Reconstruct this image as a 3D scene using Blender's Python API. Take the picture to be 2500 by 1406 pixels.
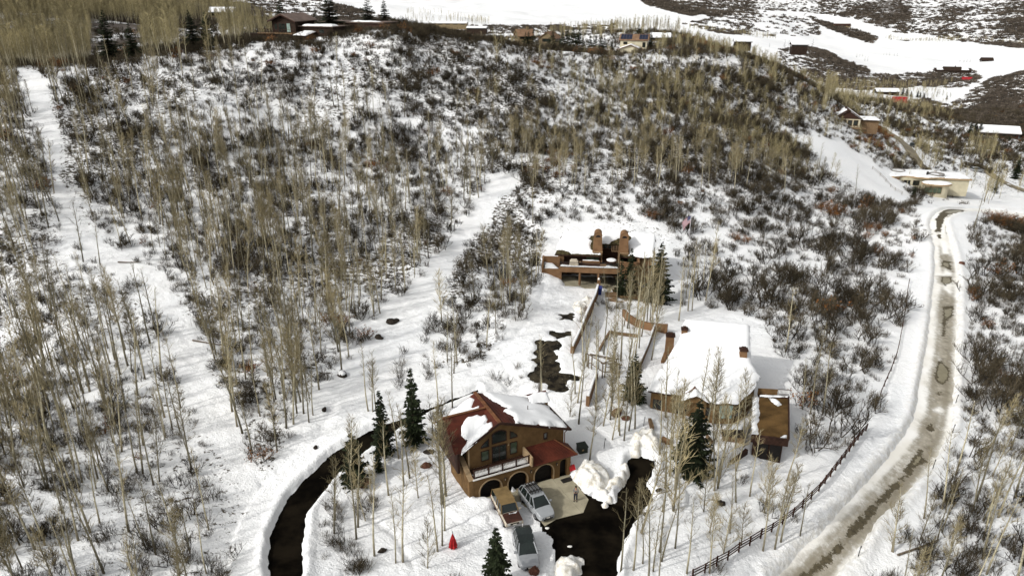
import bpy, bmesh, math, random
import numpy as np
from mathutils import Vector, Matrix
C = bpy.context
sc = C.scene
for o in list(bpy.data.objects):
    bpy.data.objects.remove(o)
# ---------------------------------------------------------------- camera
CAM_H, PITCH, FPX, PW, PH = 45.0, math.radians(22.5), 1785.0, 2500.0, 1406.0
cam_d = bpy.data.cameras.new('camera')
cam_d.sensor_width = 36.0
cam_d.lens = FPX / PW * 36.0
cam_d.clip_start, cam_d.clip_end = 0.5, 30000
cam = bpy.data.objects.new('camera', cam_d)
cam.location = (0, 0, CAM_H)
cam.rotation_euler = (math.radians(90) - PITCH, 0, 0)
sc.collection.objects.link(cam)
sc.camera = cam
# ---------------------------------------------------------------- world and sun
SUN_EL = math.radians(37)
SH_AZ = math.radians(32)          # direction in which shadows fall, from +x towards +y
world = bpy.data.worlds.new('World')
sc.world = world
world.use_nodes = True
wn = world.node_tree
wn.nodes.clear()
w_out = wn.nodes.new('ShaderNodeOutputWorld')
w_bg = wn.nodes.new('ShaderNodeBackground')
w_sky = wn.nodes.new('ShaderNodeTexSky')
w_sky.sky_type = 'NISHITA'
w_sky.sun_disc = False
w_sky.sun_elevation = SUN_EL
to_sun = Vector((-math.cos(SH_AZ) * math.cos(SUN_EL), -math.sin(SH_AZ) * math.cos(SUN_EL), math.sin(SUN_EL)))
w_sky.sun_rotation = math.atan2(to_sun.x, to_sun.y)
w_sky.altitude = 0
w_sky.air_density = 1.2
w_sky.dust_density = 4.0
w_sky.ozone_density = 0.6
w_bg.inputs['Strength'].default_value = 0.15
w_hs = wn.nodes.new('ShaderNodeHueSaturation')      # a pale winter sky, thin high cloud
w_hs.inputs['Saturation'].default_value = 0.12
wn.links.new(w_sky.outputs[0], w_hs.inputs['Color'])
wn.links.new(w_hs.outputs[0], w_bg.inputs[0])
wn.links.new(w_bg.outputs[0], w_out.inputs[0])
sun_d = bpy.data.lights.new('sun', 'SUN')
sun_d.energy = 2.3
sun_d.angle = math.radians(1.2)
sun_d.color = (1.0, 0.972, 0.925)
sun = bpy.data.objects.new('sun', sun_d)
sun.rotation_euler = to_sun.to_track_quat('Z', 'Y').to_euler()
sun.location = (-100, -100, 200)
sc.collection.objects.link(sun)
sc.view_settings.view_transform = 'Standard'
sc.view_settings.look = 'None'
sc.view_settings.exposure = 0.12
sc.view_settings.gamma = 1.0
sc.view_settings.use_curve_mapping = False
sc.cycles.max_bounces = 6
sc.cycles.diffuse_bounces = 3
sc.cycles.glossy_bounces = 2
sc.cycles.transparent_max_bounces = 6
sc.cycles.caustics_reflective = False
sc.cycles.caustics_refractive = False
# ---------------------------------------------------------------- photograph geometry and lie of the land
SP, CP = math.sin(PITCH), math.cos(PITCH)

def ray(px, py):
    u, v = (px - PW / 2) / FPX, (PH / 2 - py) / FPX
    return u, CP + v * SP, -SP + v * CP

def at_y(px, py, Y):
    u, y, z = ray(px, py)
    return (u / y * Y, Y, CAM_H + z / y * Y)

def at_z(px, py, Z):
    u, y, z = ray(px, py)
    t = (Z - CAM_H) / z
    return (u * t, y * t, Z)

def project(x, y, z):
    dz = z - CAM_H
    f = y * CP - dz * SP
    up = y * SP + dz * CP
    return PW / 2 + FPX * x / f, PH / 2 - FPX * up / f

# control points of the terrain: pixel and forward distance (metres)
CTRL = [
 # bottom, yard and lot
 (0,1400,45.5),(330,1400,46.2),(690,1400,46.6),(1000,1400,46.8),(1250,1400,47),(1450,1406,47),(1700,1406,47.6),(1950,1406,51),(2200,1400,52),(2500,1400,51),
 (100,1100,63),(400,1150,61),(640,1200,58.6),(950,1200,58.4),(1165,1220,57.2),(1392,1160,61.3),(1300,1300,52.6),(1440,1300,52.4),(1600,1250,56),(1600,1120,64.5),(1750,1250,56),(2000,1200,60),(2180,1200,63.5),(2480,1200,64),
 (0,900,84),(250,900,81),(550,950,76),(700,900,82),(900,1040,69),(1100,975,74.5),(1250,950,77),(1340,880,83.5),(1430,830,90),(1500,1000,73),(1640,900,83),(1800,1000,74),(1900,1130,64.5),(2060,1080,69.5),(2000,900,86),(2290,1000,80.5),(2310,800,104),(2310,650,132),(2290,560,153),(2330,515,167),(2460,1000,81),(2500,800,106),(2500,650,136),
 (50,700,100),(300,700,101),(700,700,105),(1000,700,108),(1000,850,88),(1220,600,128),(1250,750,100),(1390,700,114),(1480,700,116),(1600,730,112),(1650,600,133),(1750,750,108),(1900,700,118),(2100,700,120),(1900,600,140),(2150,580,148),
 (50,500,124),(300,500,130),(700,500,136),(1000,500,140),(1250,430,156),(1500,500,146),(1700,480,154),(1900,470,166),(2100,520,166),
 (50,300,155),(300,300,160),(700,300,175),(1000,300,182),(1250,300,186),(1500,350,182),(1700,350,186),(1900,380,198),(2050,400,215),
 (50,168,186),(300,180,184),(500,155,192),(700,150,196),(950,110,210),(1000,190,200),(1250,170,214),(1500,200,232),(1700,230,228),(1850,240,240),(2000,290,240),
 # crest and behind it
 (700,108,214),(620,108,214),(950,66,232),(820,90,222),(1100,90,236),(1250,112,246),(1400,128,266),(1550,132,290),(1660,106,320),(1780,130,290),(1900,172,276),(2020,235,268),
 (0,162,205),(120,162,208),(1540,118,340),(1300,100,400),(1700,95,420),
 # right: hollow, houses, valley
 (2150,450,214),(2200,500,186),(2250,460,228),(2400,520,185),(2500,560,170),(2480,400,310),(2230,360,300),(2080,300,335),(2350,300,420),(2195,252,560),(2120,262,480),(2480,300,440),
 (2300,262,610),(2500,185,700),(2400,215,680),(2240,240,640),(2050,217,700),(2200,205,840),(2110,172,920),(1950,124,930),(2020,140,930),(2400,150,1150),(2300,125,1400),(2300,100,1750),(2490,115,1700),
 (1800,85,1400),(1700,50,1700),(1850,35,2100),(1950,50,2300),(2100,95,1900),(2200,50,2250),(2400,50,2250),(2200,5,3000),(2450,5,2900),(1950,5,3000),(1700,3,2900),(1550,10,2600),
 (1300,60,1100),(1300,25,2000),(1100,55,1000),(1450,70,1000),(1500,35,1900),(1100,20,2000),(1200,0,3200),(900,8,2400),
 (700,40,600),(700,15,1200),(450,40,520),(200,30,430),(0,25,400),(200,0,650),(0,-5,620),(500,0,1200),
]
WORLD_CTRL = [  # x, y, z: land outside or hidden behind the crest
 (-60,330,20),(-230,330,21),(-130,300,21),(40,330,14),(130,420,0),(220,460,-20),(40,700,-14),(330,700,-40),(-60,20,0),(0,20,-1),(60,20,-3),(-30,8,0),(40,8,-2),
 (900,1500,-60),(1400,2000,-40),(-900,1200,70),(-2000,3000,120),(0,8000,120),(-4000,8000,300),(5000,8000,700),(2600,5500,420),(700,5500,200),(-600,5500,90),(3000,3200,200),(-115,115,10),(120,60,-6),(-70,50,2),
]
_pts = [at_y(*c) for c in CTRL] + WORLD_CTRL
_pts = np.array(_pts, float)

def warp(x, y):
    y = np.maximum(y, 5.0)
    return np.stack([np.asarray(x / y) * 1.6, np.log(y) * 1.25], -1)

def _tps(r2):
    return 0.5 * r2 * np.log(np.maximum(r2, 1e-12))

_W = warp(_pts[:, 0], _pts[:, 1])
_n = len(_W)
_K = _tps(((_W[:, None] - _W[None]) ** 2).sum(-1)) + np.eye(_n) * 0.0015
_P = np.concatenate([np.ones((_n, 1)), _W], 1)
_A = np.block([[_K, _P], [_P.T, np.zeros((3, 3))]])
# heights are fitted as slope seen from the camera times distance, so near and far points weigh alike
_sl = (_pts[:, 2] - CAM_H) / _pts[:, 1]
_coef = np.linalg.solve(_A, np.concatenate([_pts[:, 2], np.zeros(3)]))

def base_exact(x, y):
    sh = np.shape(x)
    q = warp(np.ravel(x), np.ravel(y))
    out = np.empty(len(q))
    for i in range(0, len(q), 40000):
        s = q[i:i + 40000]
        out[i:i + 40000] = _tps(((s[:, None] - _W[None]) ** 2).sum(-1)) @ _coef[:_n] + _coef[_n] + s @ _coef[_n + 1:]
    return out.reshape(sh)

# the land's grid: lines of constant x/y against rows of constant y
GA = np.linspace(-1.3, 1.3, 721)
GY = np.concatenate([np.linspace(16, 40, 30)[:-1], np.linspace(40, 130, 251)[:-1], np.linspace(130, 300, 161)[:-1], np.geomspace(300, 9000, 190)])
_ca, _cy = GA[::4], GY[::3]
_cy = np.append(_cy, GY[-1]) if _cy[-1] < GY[-1] else _cy
_AA, _YY = np.meshgrid(_ca, _cy)
_B = base_exact(_AA * _YY, _YY)

def bilinear(grid, ga, gy, x, y):
    x = np.asarray(x, float); y = np.asarray(y, float)
    yy = np.clip(y, gy[0], gy[-1] - 1e-6)
    a = np.clip(x / yy, ga[0], ga[-1] - 1e-9)
    j = np.clip(np.searchsorted(gy, yy, side='right') - 1, 0, len(gy) - 2)
    fy = (yy - gy[j]) / (gy[j + 1] - gy[j])
    t = (a - ga[0]) / (ga[1] - ga[0])
    i = np.clip(t.astype(int), 0, len(ga) - 2)
    fa = t - i
    return (grid[j, i] * (1 - fa) + grid[j, i + 1] * fa) * (1 - fy) + (grid[j + 1, i] * (1 - fa) + grid[j + 1, i + 1] * fa) * fy

def base(x, y):
    return bilinear(_B, _ca, _cy, x, y)

_my = np.geomspace(30, 8800, 2600)

def at(px, py, hf=None):
    """the point of the land that the photograph shows at a pixel"""
    hf = hf or base
    u, ry, rz = ray(px, py)
    xs, zs = u / ry * _my, CAM_H + rz / ry * _my
    d = zs - hf(xs, _my)
    k = np.argmax(d < 0) if (d < 0).any() else len(d) - 1
    k = max(k, 1)
    y0, y1, d0, d1 = _my[k - 1], _my[k], d[k - 1], d[k]
    Y = y0 + (y1 - y0) * (d0 / (d0 - d1) if d0 != d1 else 0.5)
    return (u / ry * Y, Y, float(hf(u / ry * Y, Y)))

def poly_w(pts):
    return np.array([at(*p)[:2] for p in pts])

def sdf_poly(x, y, P):
    """signed distance to a closed polygon, negative inside"""
    x = np.asarray(x, float); y = np.asarray(y, float)
    d2 = np.full(x.shape, 1e18); inside = np.zeros(x.shape, bool)
    n = len(P)
    for i in range(n):
        ax, ay = P[i]; bx, by = P[(i + 1) % n]
        ex, ey = bx - ax, by - ay
        t = np.clip(((x - ax) * ex + (y - ay) * ey) / (ex * ex + ey * ey + 1e-12), 0, 1)
        d2 = np.minimum(d2, (x - ax - t * ex) ** 2 + (y - ay - t * ey) ** 2)
        c = ((ay > y) != (by > y))
        with np.errstate(divide='ignore', invalid='ignore'):
            inside ^= c & (x < (y - ay) / (ey if ey != 0 else 1e-12) * ex + ax)
    d = np.sqrt(d2)
    return np.where(inside, -d, d)

def dist_line(x, y, P):
    x = np.asarray(x, float); y = np.asarray(y, float)
    d2 = np.full(x.shape, 1e18)
    for i in range(len(P) - 1):
        ax, ay = P[i][:2]; bx, by = P[i + 1][:2]
        ex, ey = bx - ax, by - ay
        t = np.clip(((x - ax) * ex + (y - ay) * ey) / (ex * ex + ey * ey + 1e-12), 0, 1)
        d2 = np.minimum(d2, (x - ax - t * ex) ** 2 + (y - ay - t * ey) ** 2)
    return np.sqrt(d2)

def _hash(ix, iy, s):
    h = (ix.astype(np.int64) * 374761393 + iy.astype(np.int64) * 668265263 + s * 974711) & 0x7fffffff
    h = ((h ^ (h >> 13)) * 1274126177) & 0x7fffffff
    return ((h ^ (h >> 16)) & 0xffff) / 65535.0

def vnoise(x, y, s=0):
    x = np.asarray(x, float); y = np.asarray(y, float)
    ix, iy = np.floor(x), np.floor(y)
    fx, fy = x - ix, y - iy
    fx = fx * fx * (3 - 2 * fx); fy = fy * fy * (3 - 2 * fy)
    a, b = _hash(ix, iy, s), _hash(ix + 1, iy, s)
    c, d = _hash(ix, iy + 1, s), _hash(ix + 1, iy + 1, s)
    return (a * (1 - fx) + b * fx) * (1 - fy) + (c * (1 - fx) + d * fx) * fy - 0.5

def fbm(x, y, sc_, oct_=3, s=0):
    v, amp = 0.0, 1.0
    for k in range(oct_):
        v = v + amp * vnoise(x / sc_ + 17.3 * k, y / sc_ - 9.1 * k, s + k)
        sc_ *= 0.47; amp *= 0.5
    return v
# ---------------------------------------------------------------- materials
MATS = {}

class NT:
    def __init__(s, name):
        s.m = bpy.data.materials.new(name)
        s.m.use_nodes = True
        s.t = s.m.node_tree
        s.t.nodes.clear()
        s.out = s.n('OutputMaterial')
        s.b = s.n('BsdfPrincipled')
        s.l(s.b.outputs[0], s.out.inputs[0])
        s.b.inputs['Specular IOR Level'].default_value = 0.25
    def n(s, typ, **kw):
        nd = s.t.nodes.new('ShaderNode' + typ)
        for k, v in kw.items():
            setattr(nd, k, v)
        return nd
    def l(s, a, b):
        s.t.links.new(a, b)
    def val(s, x, sock):
        if isinstance(x, (int, float)):
            sock.default_value = x
        elif isinstance(x, (tuple, list)):
            sock.default_value = (*x[:3], 1.0) if len(sock.default_value) == 4 else x
        else:
            s.l(x, sock)
    def noise(s, scale, detail=3, rough=0.55, coord='Object', stretch=None, dist=0.0):
        nd = s.n('TexNoise')
        nd.inputs['Scale'].default_value = scale
        nd.inputs['Detail'].default_value = detail
        nd.inputs['Roughness'].default_value = rough
        nd.inputs['Distortion'].default_value = dist
        tc = s.n('TexCoord')
        src = tc.outputs[coord]
        if stretch:
            mp = s.n('Mapping')
            mp.inputs['Scale'].default_value = stretch
            s.l(src, mp.inputs[0]); src = mp.outputs[0]
        s.l(src, nd.inputs['Vector'])
        return nd.outputs['Fac']
    def attr(s, name):
        nd = s.n('Attribute'); nd.attribute_name = name
        return nd.outputs['Fac']
    def math(s, op, a, b=0.0, clamp=False):
        nd = s.n('Math', operation=op, use_clamp=clamp)
        s.val(a, nd.inputs[0]); s.val(b, nd.inputs[1])
        return nd.outputs[0]
    def ramp(s, x, lo, hi, a=0.0, b=1.0):
        nd = s.n('MapRange', interpolation_type='SMOOTHSTEP')
        s.val(x, nd.inputs[0])
        nd.inputs[1].default_value, nd.inputs[2].default_value, nd.inputs[3].default_value, nd.inputs[4].default_value = lo, hi, a, b
        return nd.outputs[0]
    def mix(s, f, a, b):
        nd = s.n('Mix', data_type='RGBA')
        s.val(f, nd.inputs[0]); s.val(a, nd.inputs[6]); s.val(b, nd.inputs[7])
        return nd.outputs[2]
    def color(s, c): s.val(c, s.b.inputs['Base Color'])
    def rough(s, r): s.val(r, s.b.inputs['Roughness'])
    def bump(s, h, strength=0.3, dist=0.05):
        nd = s.n('Bump')
        nd.inputs['Strength'].default_value = strength
        nd.inputs['Distance'].default_value = dist
        s.l(h, nd.inputs['Height']); s.l(nd.outputs[0], s.b.inputs['Normal'])

def plain(name, col, rough=0.7, var=0.25, scale=1.5, spec=0.25, metal=0.0, bump=0.0, col2=None, stretch=None, rnd=0.0):
    if name in MATS:
        return MATS[name]
    m = NT(name)
    lo = tuple(c * (1 - var) for c in col)
    hi = col2 if col2 else tuple(min(1, c * (1 + var)) for c in col)
    nz = m.noise(scale, 4, 0.6, stretch=stretch)
    c = m.mix(m.ramp(nz, 0.3, 0.7), lo, hi)
    if rnd:
        oi = m.n('ObjectInfo')
        hs = m.n('HueSaturation')
        m.val(m.ramp(oi.outputs['Random'], 0, 1, 1 - rnd, 1 + rnd), hs.inputs['Value'])
        m.l(c, hs.inputs['Color']); c = hs.outputs[0]
    m.color(c); m.rough(rough)
    m.b.inputs['Specular IOR Level'].default_value = spec
    m.b.inputs['Metallic'].default_value = metal
    if bump:
        m.bump(m.noise(scale * 6, 3), bump, 0.03)
    MATS[name] = m.m
    return m.m

def make_ground_material():
    m = NT('snow_ground')
    n1 = m.noise(0.05, 4, 0.6); n2 = m.noise(1.5, 5, 0.65); n3 = m.noise(5.0, 4, 0.7)
    snow = m.mix(m.ramp(n1, 0.35, 0.65), (0.755, 0.765, 0.77), (0.81, 0.812, 0.805))
    litter = m.mix(m.ramp(n3, 0.3, 0.7), (0.022, 0.018, 0.012), (0.095, 0.078, 0.052))
    # leaf litter and bare soil melting through the snow, plus painted twig-shadow specks
    k = m.math('ADD', m.math('MULTIPLY', n2, 0.75), m.math('MULTIPLY', n3, 0.35))
    sc_ = m.attr('scrub')
    lm = m.ramp(m.math('ADD', k, m.math('MULTIPLY', sc_, 0.2)), 0.70, 0.76)
    c = m.mix(m.math('MULTIPLY', lm, m.ramp(sc_, 0.02, 0.25)), snow, litter)
    # brush cover of the far hills
    f1 = m.noise(0.055, 6, 0.72); f2 = m.noise(0.012, 4, 0.6)
    br = m.attr('brush')
    fk = m.math('ADD', m.math('ADD', f1, m.math('MULTIPLY', f2, 0.25)), m.math('MULTIPLY', br, 0.32))
    fm = m.math('MULTIPLY', m.ramp(fk, 0.80, 0.90), m.ramp(br, 0.02, 0.15))
    brown = m.mix(m.attr('rust'), (0.066, 0.054, 0.048), (0.075, 0.056, 0.032))
    c = m.mix(fm, c, m.mix(m.ramp(n1, 0.3, 0.7), brown, (0.10, 0.088, 0.075)))
    # dirty ploughed snow
    c = m.mix(m.math('MULTIPLY', m.attr('dirty'), m.ramp(n2, 0.35, 0.6)), c, (0.55, 0.52, 0.45))
    m.color(c); m.rough(0.65)
    m.b.inputs['Specular IOR Level'].default_value = 0.2
    m.bump(m.math('ADD', m.noise(1.2, 5, 0.6), m.math('MULTIPLY', m.noise(5.0, 3, 0.6), 0.4)), 0.9, 0.22)
    return m.m

def make_asphalt():
    m = NT('asphalt')
    n = m.noise(0.35, 4, 0.6); f = m.noise(14, 3, 0.7)
    c = m.mix(m.ramp(n, 0.35, 0.68), (0.0026, 0.0023, 0.002), (0.012, 0.0095, 0.0062))
    c = m.mix(m.math('MULTIPLY', m.ramp(f, 0.55, 0.8), 0.2), c, (0.012, 0.010, 0.007))
    m.color(c)
    m.rough(m.ramp(n, 0.3, 0.65, 0.5, 0.9)); m.b.inputs['Specular IOR Level'].default_value = 0.0
    m.bump(f, 0.2, 0.01)
    return m.m

def make_concrete():
    m = NT('concrete')
    n = m.noise(0.5, 5, 0.65); f = m.noise(5, 4, 0.7)
    c = m.mix(m.ramp(n, 0.3, 0.7), (0.24, 0.215, 0.15), (0.37, 0.335, 0.24))
    c = m.mix(m.math('MULTIPLY', m.ramp(f, 0.55, 0.75), 0.5), c, (0.16, 0.14, 0.10))
    m.color(c); m.rough(0.85); m.bump(f, 0.15, 0.01)
    return m.m

def make_road():
    m = NT('packed_snow_road')
    n = m.noise(0.8, 5, 0.7); n2 = m.noise(2.2, 4, 0.7); n3 = m.noise(0.25, 3)
    snow = m.mix(m.ramp(n3, 0.35, 0.65), (0.82, 0.81, 0.775), (0.72, 0.70, 0.64))
    slush = m.mix(m.ramp(n, 0.3, 0.7), (0.165, 0.145, 0.105), (0.38, 0.35, 0.285))
    dirt = m.mix(m.ramp(n2, 0.3, 0.7), (0.05, 0.041, 0.024), (0.10, 0.083, 0.05))
    pud = m.mix(m.ramp(n, 0.35, 0.65), (0.17, 0.15, 0.095), (0.21, 0.187, 0.122))
    wob = m.math('MULTIPLY', m.math('SUBTRACT', m.math('ADD', n, m.math('MULTIPLY', n2, 0.6)), 0.8), 2.2)
    sm = m.ramp(m.math('ADD', m.attr('slush'), wob), -1.0, 0.5)
    dm = m.ramp(m.math('ADD', m.attr('dirt'), m.math('MULTIPLY', wob, 0.7)), -0.14, 0.0)
    pm = m.ramp(m.math('ADD', m.attr('puddle'), m.math('MULTIPLY', wob, 0.4)), -0.04, 0.04)
    c = m.mix(sm, snow, slush)
    c = m.mix(m.math('MULTIPLY', m.attr('rut'), m.ramp(n, .3, .6, .25, .75)), c, (0.21, 0.185, 0.135)); c = m.mix(dm, c, dirt); c = m.mix(pm, c, pud)
    m.color(c)
    m.rough(m.math('SUBTRACT', 0.7, m.math('MULTIPLY', pm, 0.35)))
    m.b.inputs['Specular IOR Level'].default_value = 0.2
    m.bump(m.math('ADD', n, n2), 0.25, 0.05)
    return m.m

def make_wet_drive():
    m = NT('thawing_drive'); n = m.noise(0.9, 4, 0.6); f = m.noise(4, 4, .7)
    c = m.mix(m.ramp(n, .35, .65), (0.008, 0.007, 0.0055), (0.045, 0.037, 0.024))
    c = m.mix(m.ramp(f, .62, .74), c, (.30, .28, .23))
    m.color(c); m.rough(.8); m.b.inputs['Specular IOR Level'].default_value = 0.05; m.bump(f, .3, .03)
    return m.m
M_thaw = make_wet_drive()
M_ground, M_asphalt, M_concrete, M_road = make_ground_material(), make_asphalt(), make_concrete(), make_road()
M_snowcap = plain('roof_snow', (0.75, 0.758, 0.76), 0.6, 0.05, 0.5, bump=0.5)
def make_dirty_snow():
    m = NT('ploughed_snow')
    n = m.noise(1.6, 5, 0.7); f = m.noise(7, 4, 0.7)
    c = m.mix(m.ramp(n, 0.42, 0.66), (0.78, 0.77, 0.735), (0.55, 0.51, 0.42))
    c = m.mix(m.math('MULTIPLY', m.ramp(f, 0.62, 0.75), 0.6), c, (0.35, 0.31, 0.24))
    m.color(c); m.rough(0.7); m.bump(m.math('ADD', n, f), 0.6, 0.12)
    return m.m
M_pile = make_dirty_snow()
def make_bark():
    m = NT('aspen_bark')
    n = m.noise(1.1, 3, 0.6, stretch=(1.5, 1.5, 1.0)); f = m.noise(5.0, 3, 0.6, stretch=(1, 1, 2.5))
    c = m.mix(m.ramp(n, 0.35, 0.65), (0.30, 0.27, 0.18), (0.46, 0.42, 0.30))
    c = m.mix(m.ramp(f, 0.60, 0.68), c, (0.05, 0.042, 0.03))
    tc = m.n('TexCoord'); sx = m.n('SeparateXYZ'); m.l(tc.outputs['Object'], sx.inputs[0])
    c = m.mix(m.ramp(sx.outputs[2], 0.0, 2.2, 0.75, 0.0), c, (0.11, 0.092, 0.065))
    oi = m.n('ObjectInfo'); hs = m.n('HueSaturation')
    m.val(m.ramp(oi.outputs['Random'], 0, 1, 0.42, 1.1), hs.inputs['Value']); m.l(c, hs.inputs['Color'])
    m.color(hs.outputs[0]); m.rough(0.85); m.b.inputs['Specular IOR Level'].default_value = 0.1
    return m.m
M_bark = make_bark()
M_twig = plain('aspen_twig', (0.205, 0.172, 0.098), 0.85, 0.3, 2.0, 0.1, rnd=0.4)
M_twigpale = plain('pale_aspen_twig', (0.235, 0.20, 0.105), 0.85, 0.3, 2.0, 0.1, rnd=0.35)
M_oakstem = plain('oak_stem', (0.034, 0.027, 0.018), 0.9, 0.4, 2.0, 0.1, rnd=0.35)
M_oaktwig = plain('oak_twig', (0.058, 0.047, 0.030), 0.9, 0.4, 1.5, 0.1, rnd=0.45)
M_rust = plain('dead_oak_leaf', (0.20, 0.085, 0.028), 0.85, 0.45, 2.5, 0.1, rnd=0.3)
M_needle = plain('spruce_needle', (0.016, 0.022, 0.009), 0.8, 0.5, 1.6, 0.15, rnd=0.25)
M_spbark = plain('spruce_bark', (0.075, 0.055, 0.04), 0.9, 0.3, 3.0, 0.1)
M_farbrush = plain('far_brush', (0.078, 0.064, 0.050), 0.9, 0.35, 0.4, 0.1, rnd=0.4)
# ---------------------------------------------------------------- object helpers
COL = sc.collection

def mesh_obj(name, verts, faces, mat=None, parent=None, smooth=False, attrs=None, loc=None):
    me = bpy.data.meshes.new(name)
    if isinstance(faces, np.ndarray):
        verts = np.asarray(verts, np.float32)
        me.vertices.add(len(verts)); me.vertices.foreach_set('co', verts.ravel())
        k = faces.shape[1]
        me.loops.add(faces.size); me.loops.foreach_set('vertex_index', faces.ravel().astype(np.int32))
        me.polygons.add(len(faces)); me.polygons.foreach_set('loop_start', np.arange(0, faces.size, k, dtype=np.int32))
        me.update(calc_edges=True)
    else:
        me.from_pydata([tuple(v) for v in verts], [], faces)
    if smooth:
        me.polygons.foreach_set('use_smooth', np.ones(len(me.polygons), bool))
    for k, v in (attrs or {}).items():
        a = me.attributes.new(k, 'FLOAT', 'POINT'); a.data.foreach_set('value', np.asarray(v, np.float32).ravel())
    for mm in (mat if isinstance(mat, (list, tuple)) else [mat]):
        if mm: me.materials.append(mm)
    o = bpy.data.objects.new(name, me)
    COL.objects.link(o)
    if parent: o.parent = parent
    if loc is not None: o.location = loc
    return o

def tag(o, label=None, cat=None, group=None, kind=None):
    for k, v in (('label', label), ('category', cat), ('group', group), ('kind', kind)):
        if v: o[k] = v
    return o

def thing(name, label, cat, loc=(0, 0, 0), rz=0.0, group=None):
    e = bpy.data.objects.new(name, None)
    e.empty_display_size = 0.3
    COL.objects.link(e)
    e.location = loc; e.rotation_euler = (0, 0, rz)
    return tag(e, label, cat, group)

class MB:
    """collects shapes into one mesh"""
    def __init__(s): s.v, s.f, s.mi, s.cur = [], [], [], 0
    def add(s, vs, fs):
        b = len(s.v); s.v += [tuple(p) for p in vs]; s.f += [tuple(i + b for i in f) for f in fs]; s.mi += [s.cur] * len(fs); return s
    def box(s, x0, x1, y0, y1, z0, z1):
        return s.add([(x, y, z) for z in (z0, z1) for x, y in ((x0, y0), (x1, y0), (x1, y1), (x0, y1))],
                     [(3, 2, 1, 0), (4, 5, 6, 7), (0, 1, 5, 4), (1, 2, 6, 5), (2, 3, 7, 6), (3, 0, 4, 7)])
    def bar(s, p, q, w, h=None, up=(0, 0, 1)):
        h = h or w; p, q = Vector(p), Vector(q); d = (q - p).normalized(); u = Vector(up)
        if abs(d.dot(u)) > 0.98: u = Vector((0, 1, 0))
        sx = d.cross(u).normalized() * w / 2; sy = sx.cross(d).normalized() * h / 2
        return s.add([a + i * sx + j * sy for a in (p, q) for i, j in ((-1, -1), (1, -1), (1, 1), (-1, 1))],
                     [(0, 1, 2, 3), (7, 6, 5, 4), (0, 4, 5, 1), (1, 5, 6, 2), (2, 6, 7, 3), (3, 7, 4, 0)])
    def tube(s, pts, rad, n=6, cap=True):
        pts = [Vector(p) for p in pts]; b = len(s.v); prev = None
        for i, p in enumerate(pts):
            d = (pts[min(i + 1, len(pts) - 1)] - pts[max(i - 1, 0)]).normalized()
            u = Vector((1, 0, 0)) if abs(d.x) < 0.9 else Vector((0, 1, 0))
            if prev: u = prev
            a = d.cross(u).normalized(); c = a.cross(d).normalized(); prev = c
            r = rad[i] if isinstance(rad, (list, tuple)) else rad
            for k in range(n):
                t = 2 * math.pi * k / n
                s.v.append(tuple(p + (a * math.cos(t) + c * math.sin(t)) * r))
        f0 = len(s.f)
        for i in range(len(pts) - 1):
            for k in range(n):
                s.f.append((b + i * n + k, b + i * n + (k + 1) % n, b + (i + 1) * n + (k + 1) % n, b + (i + 1) * n + k))
        if cap:
            s.f.append(tuple(b + k for k in range(n))[::-1]); s.f.append(tuple(b + (len(pts) - 1) * n + k for k in range(n)))
        s.mi += [s.cur] * (len(s.f) - f0)
        return s
    def prism(s, poly, z0, z1):
        n = len(poly)
        return s.add([(x, y, z0) for x, y in poly] + [(x, y, z1) for x, y in poly],
                     [tuple(range(n))[::-1], tuple(range(n, 2 * n))] + [(i, (i + 1) % n, n + (i + 1) % n, n + i) for i in range(n)])
    def slab(s, quad, th):
        """a flat panel of thickness th below the given face"""
        q = [Vector(p) for p in quad]; nrm = (q[1] - q[0]).cross(q[-1] - q[0]).normalized() * th; n = len(q)
        return s.add(q + [p - nrm for p in q], [tuple(range(n)), tuple(range(n, 2 * n))[::-1]] + [((i + 1) % n, i, n + i, n + (i + 1) % n) for i in range(n)])
    def facexz(s, poly, y0, y1):
        """a polygon in the xz plane pulled from y0 to y1"""
        n = len(poly)
        return s.add([(x, y0, z) for x, z in poly] + [(x, y1, z) for x, z in poly],
                     [tuple(range(n)), tuple(range(n, 2 * n))[::-1]] + [((i + 1) % n, i, n + i, n + (i + 1) % n) for i in range(n)])
    def ball(s, c, r, n=8, m=6, jit=0.0, rng=random, half=False):
        b = len(s.v); rx, ry, rz = r if isinstance(r, (tuple, list)) else (r, r, r); f0 = len(s.f)
        top = m
        for i in range(m + 1):
            ph = (math.pi / 2 if half else math.pi) * i / m
            for k in range(n):
                t = 2 * math.pi * k / n; q = 1 + (rng.uniform(-jit, jit) if jit else 0)
                s.v.append((c[0] + rx * q * math.sin(ph) * math.cos(t), c[1] + ry * q * math.sin(ph) * math.sin(t), c[2] + rz * q * math.cos(ph)))
        for i in range(m):
            for k in range(n):
                s.f.append((b + i * n + k, b + (i + 1) * n + k, b + (i + 1) * n + (k + 1) % n, b + i * n + (k + 1) % n))
        s.mi += [s.cur] * (len(s.f) - f0)
        return s
    def build(s, name, mat, parent=None, smooth=False, loc=None):
        o = mesh_obj(name, s.v, s.f, mat, parent, smooth, loc=loc)
        if isinstance(mat, (list, tuple)) and len(mat) > 1:
            o.data.polygons.foreach_set('material_index', np.array(s.mi, np.int32))
        o.data.validate()
        return o

def box(name, mat, parent, x0, x1, y0, y1, z0, z1):
    return MB().box(x0, x1, y0, y1, z0, z1).build(name, mat, parent)

# ---------------------------------------------------------------- cleared ground: drives, lot, pads and road
def cr(ox, oy, s, pts):
    return [(ox + s * a, oy + s * b) for a, b in pts]

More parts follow.
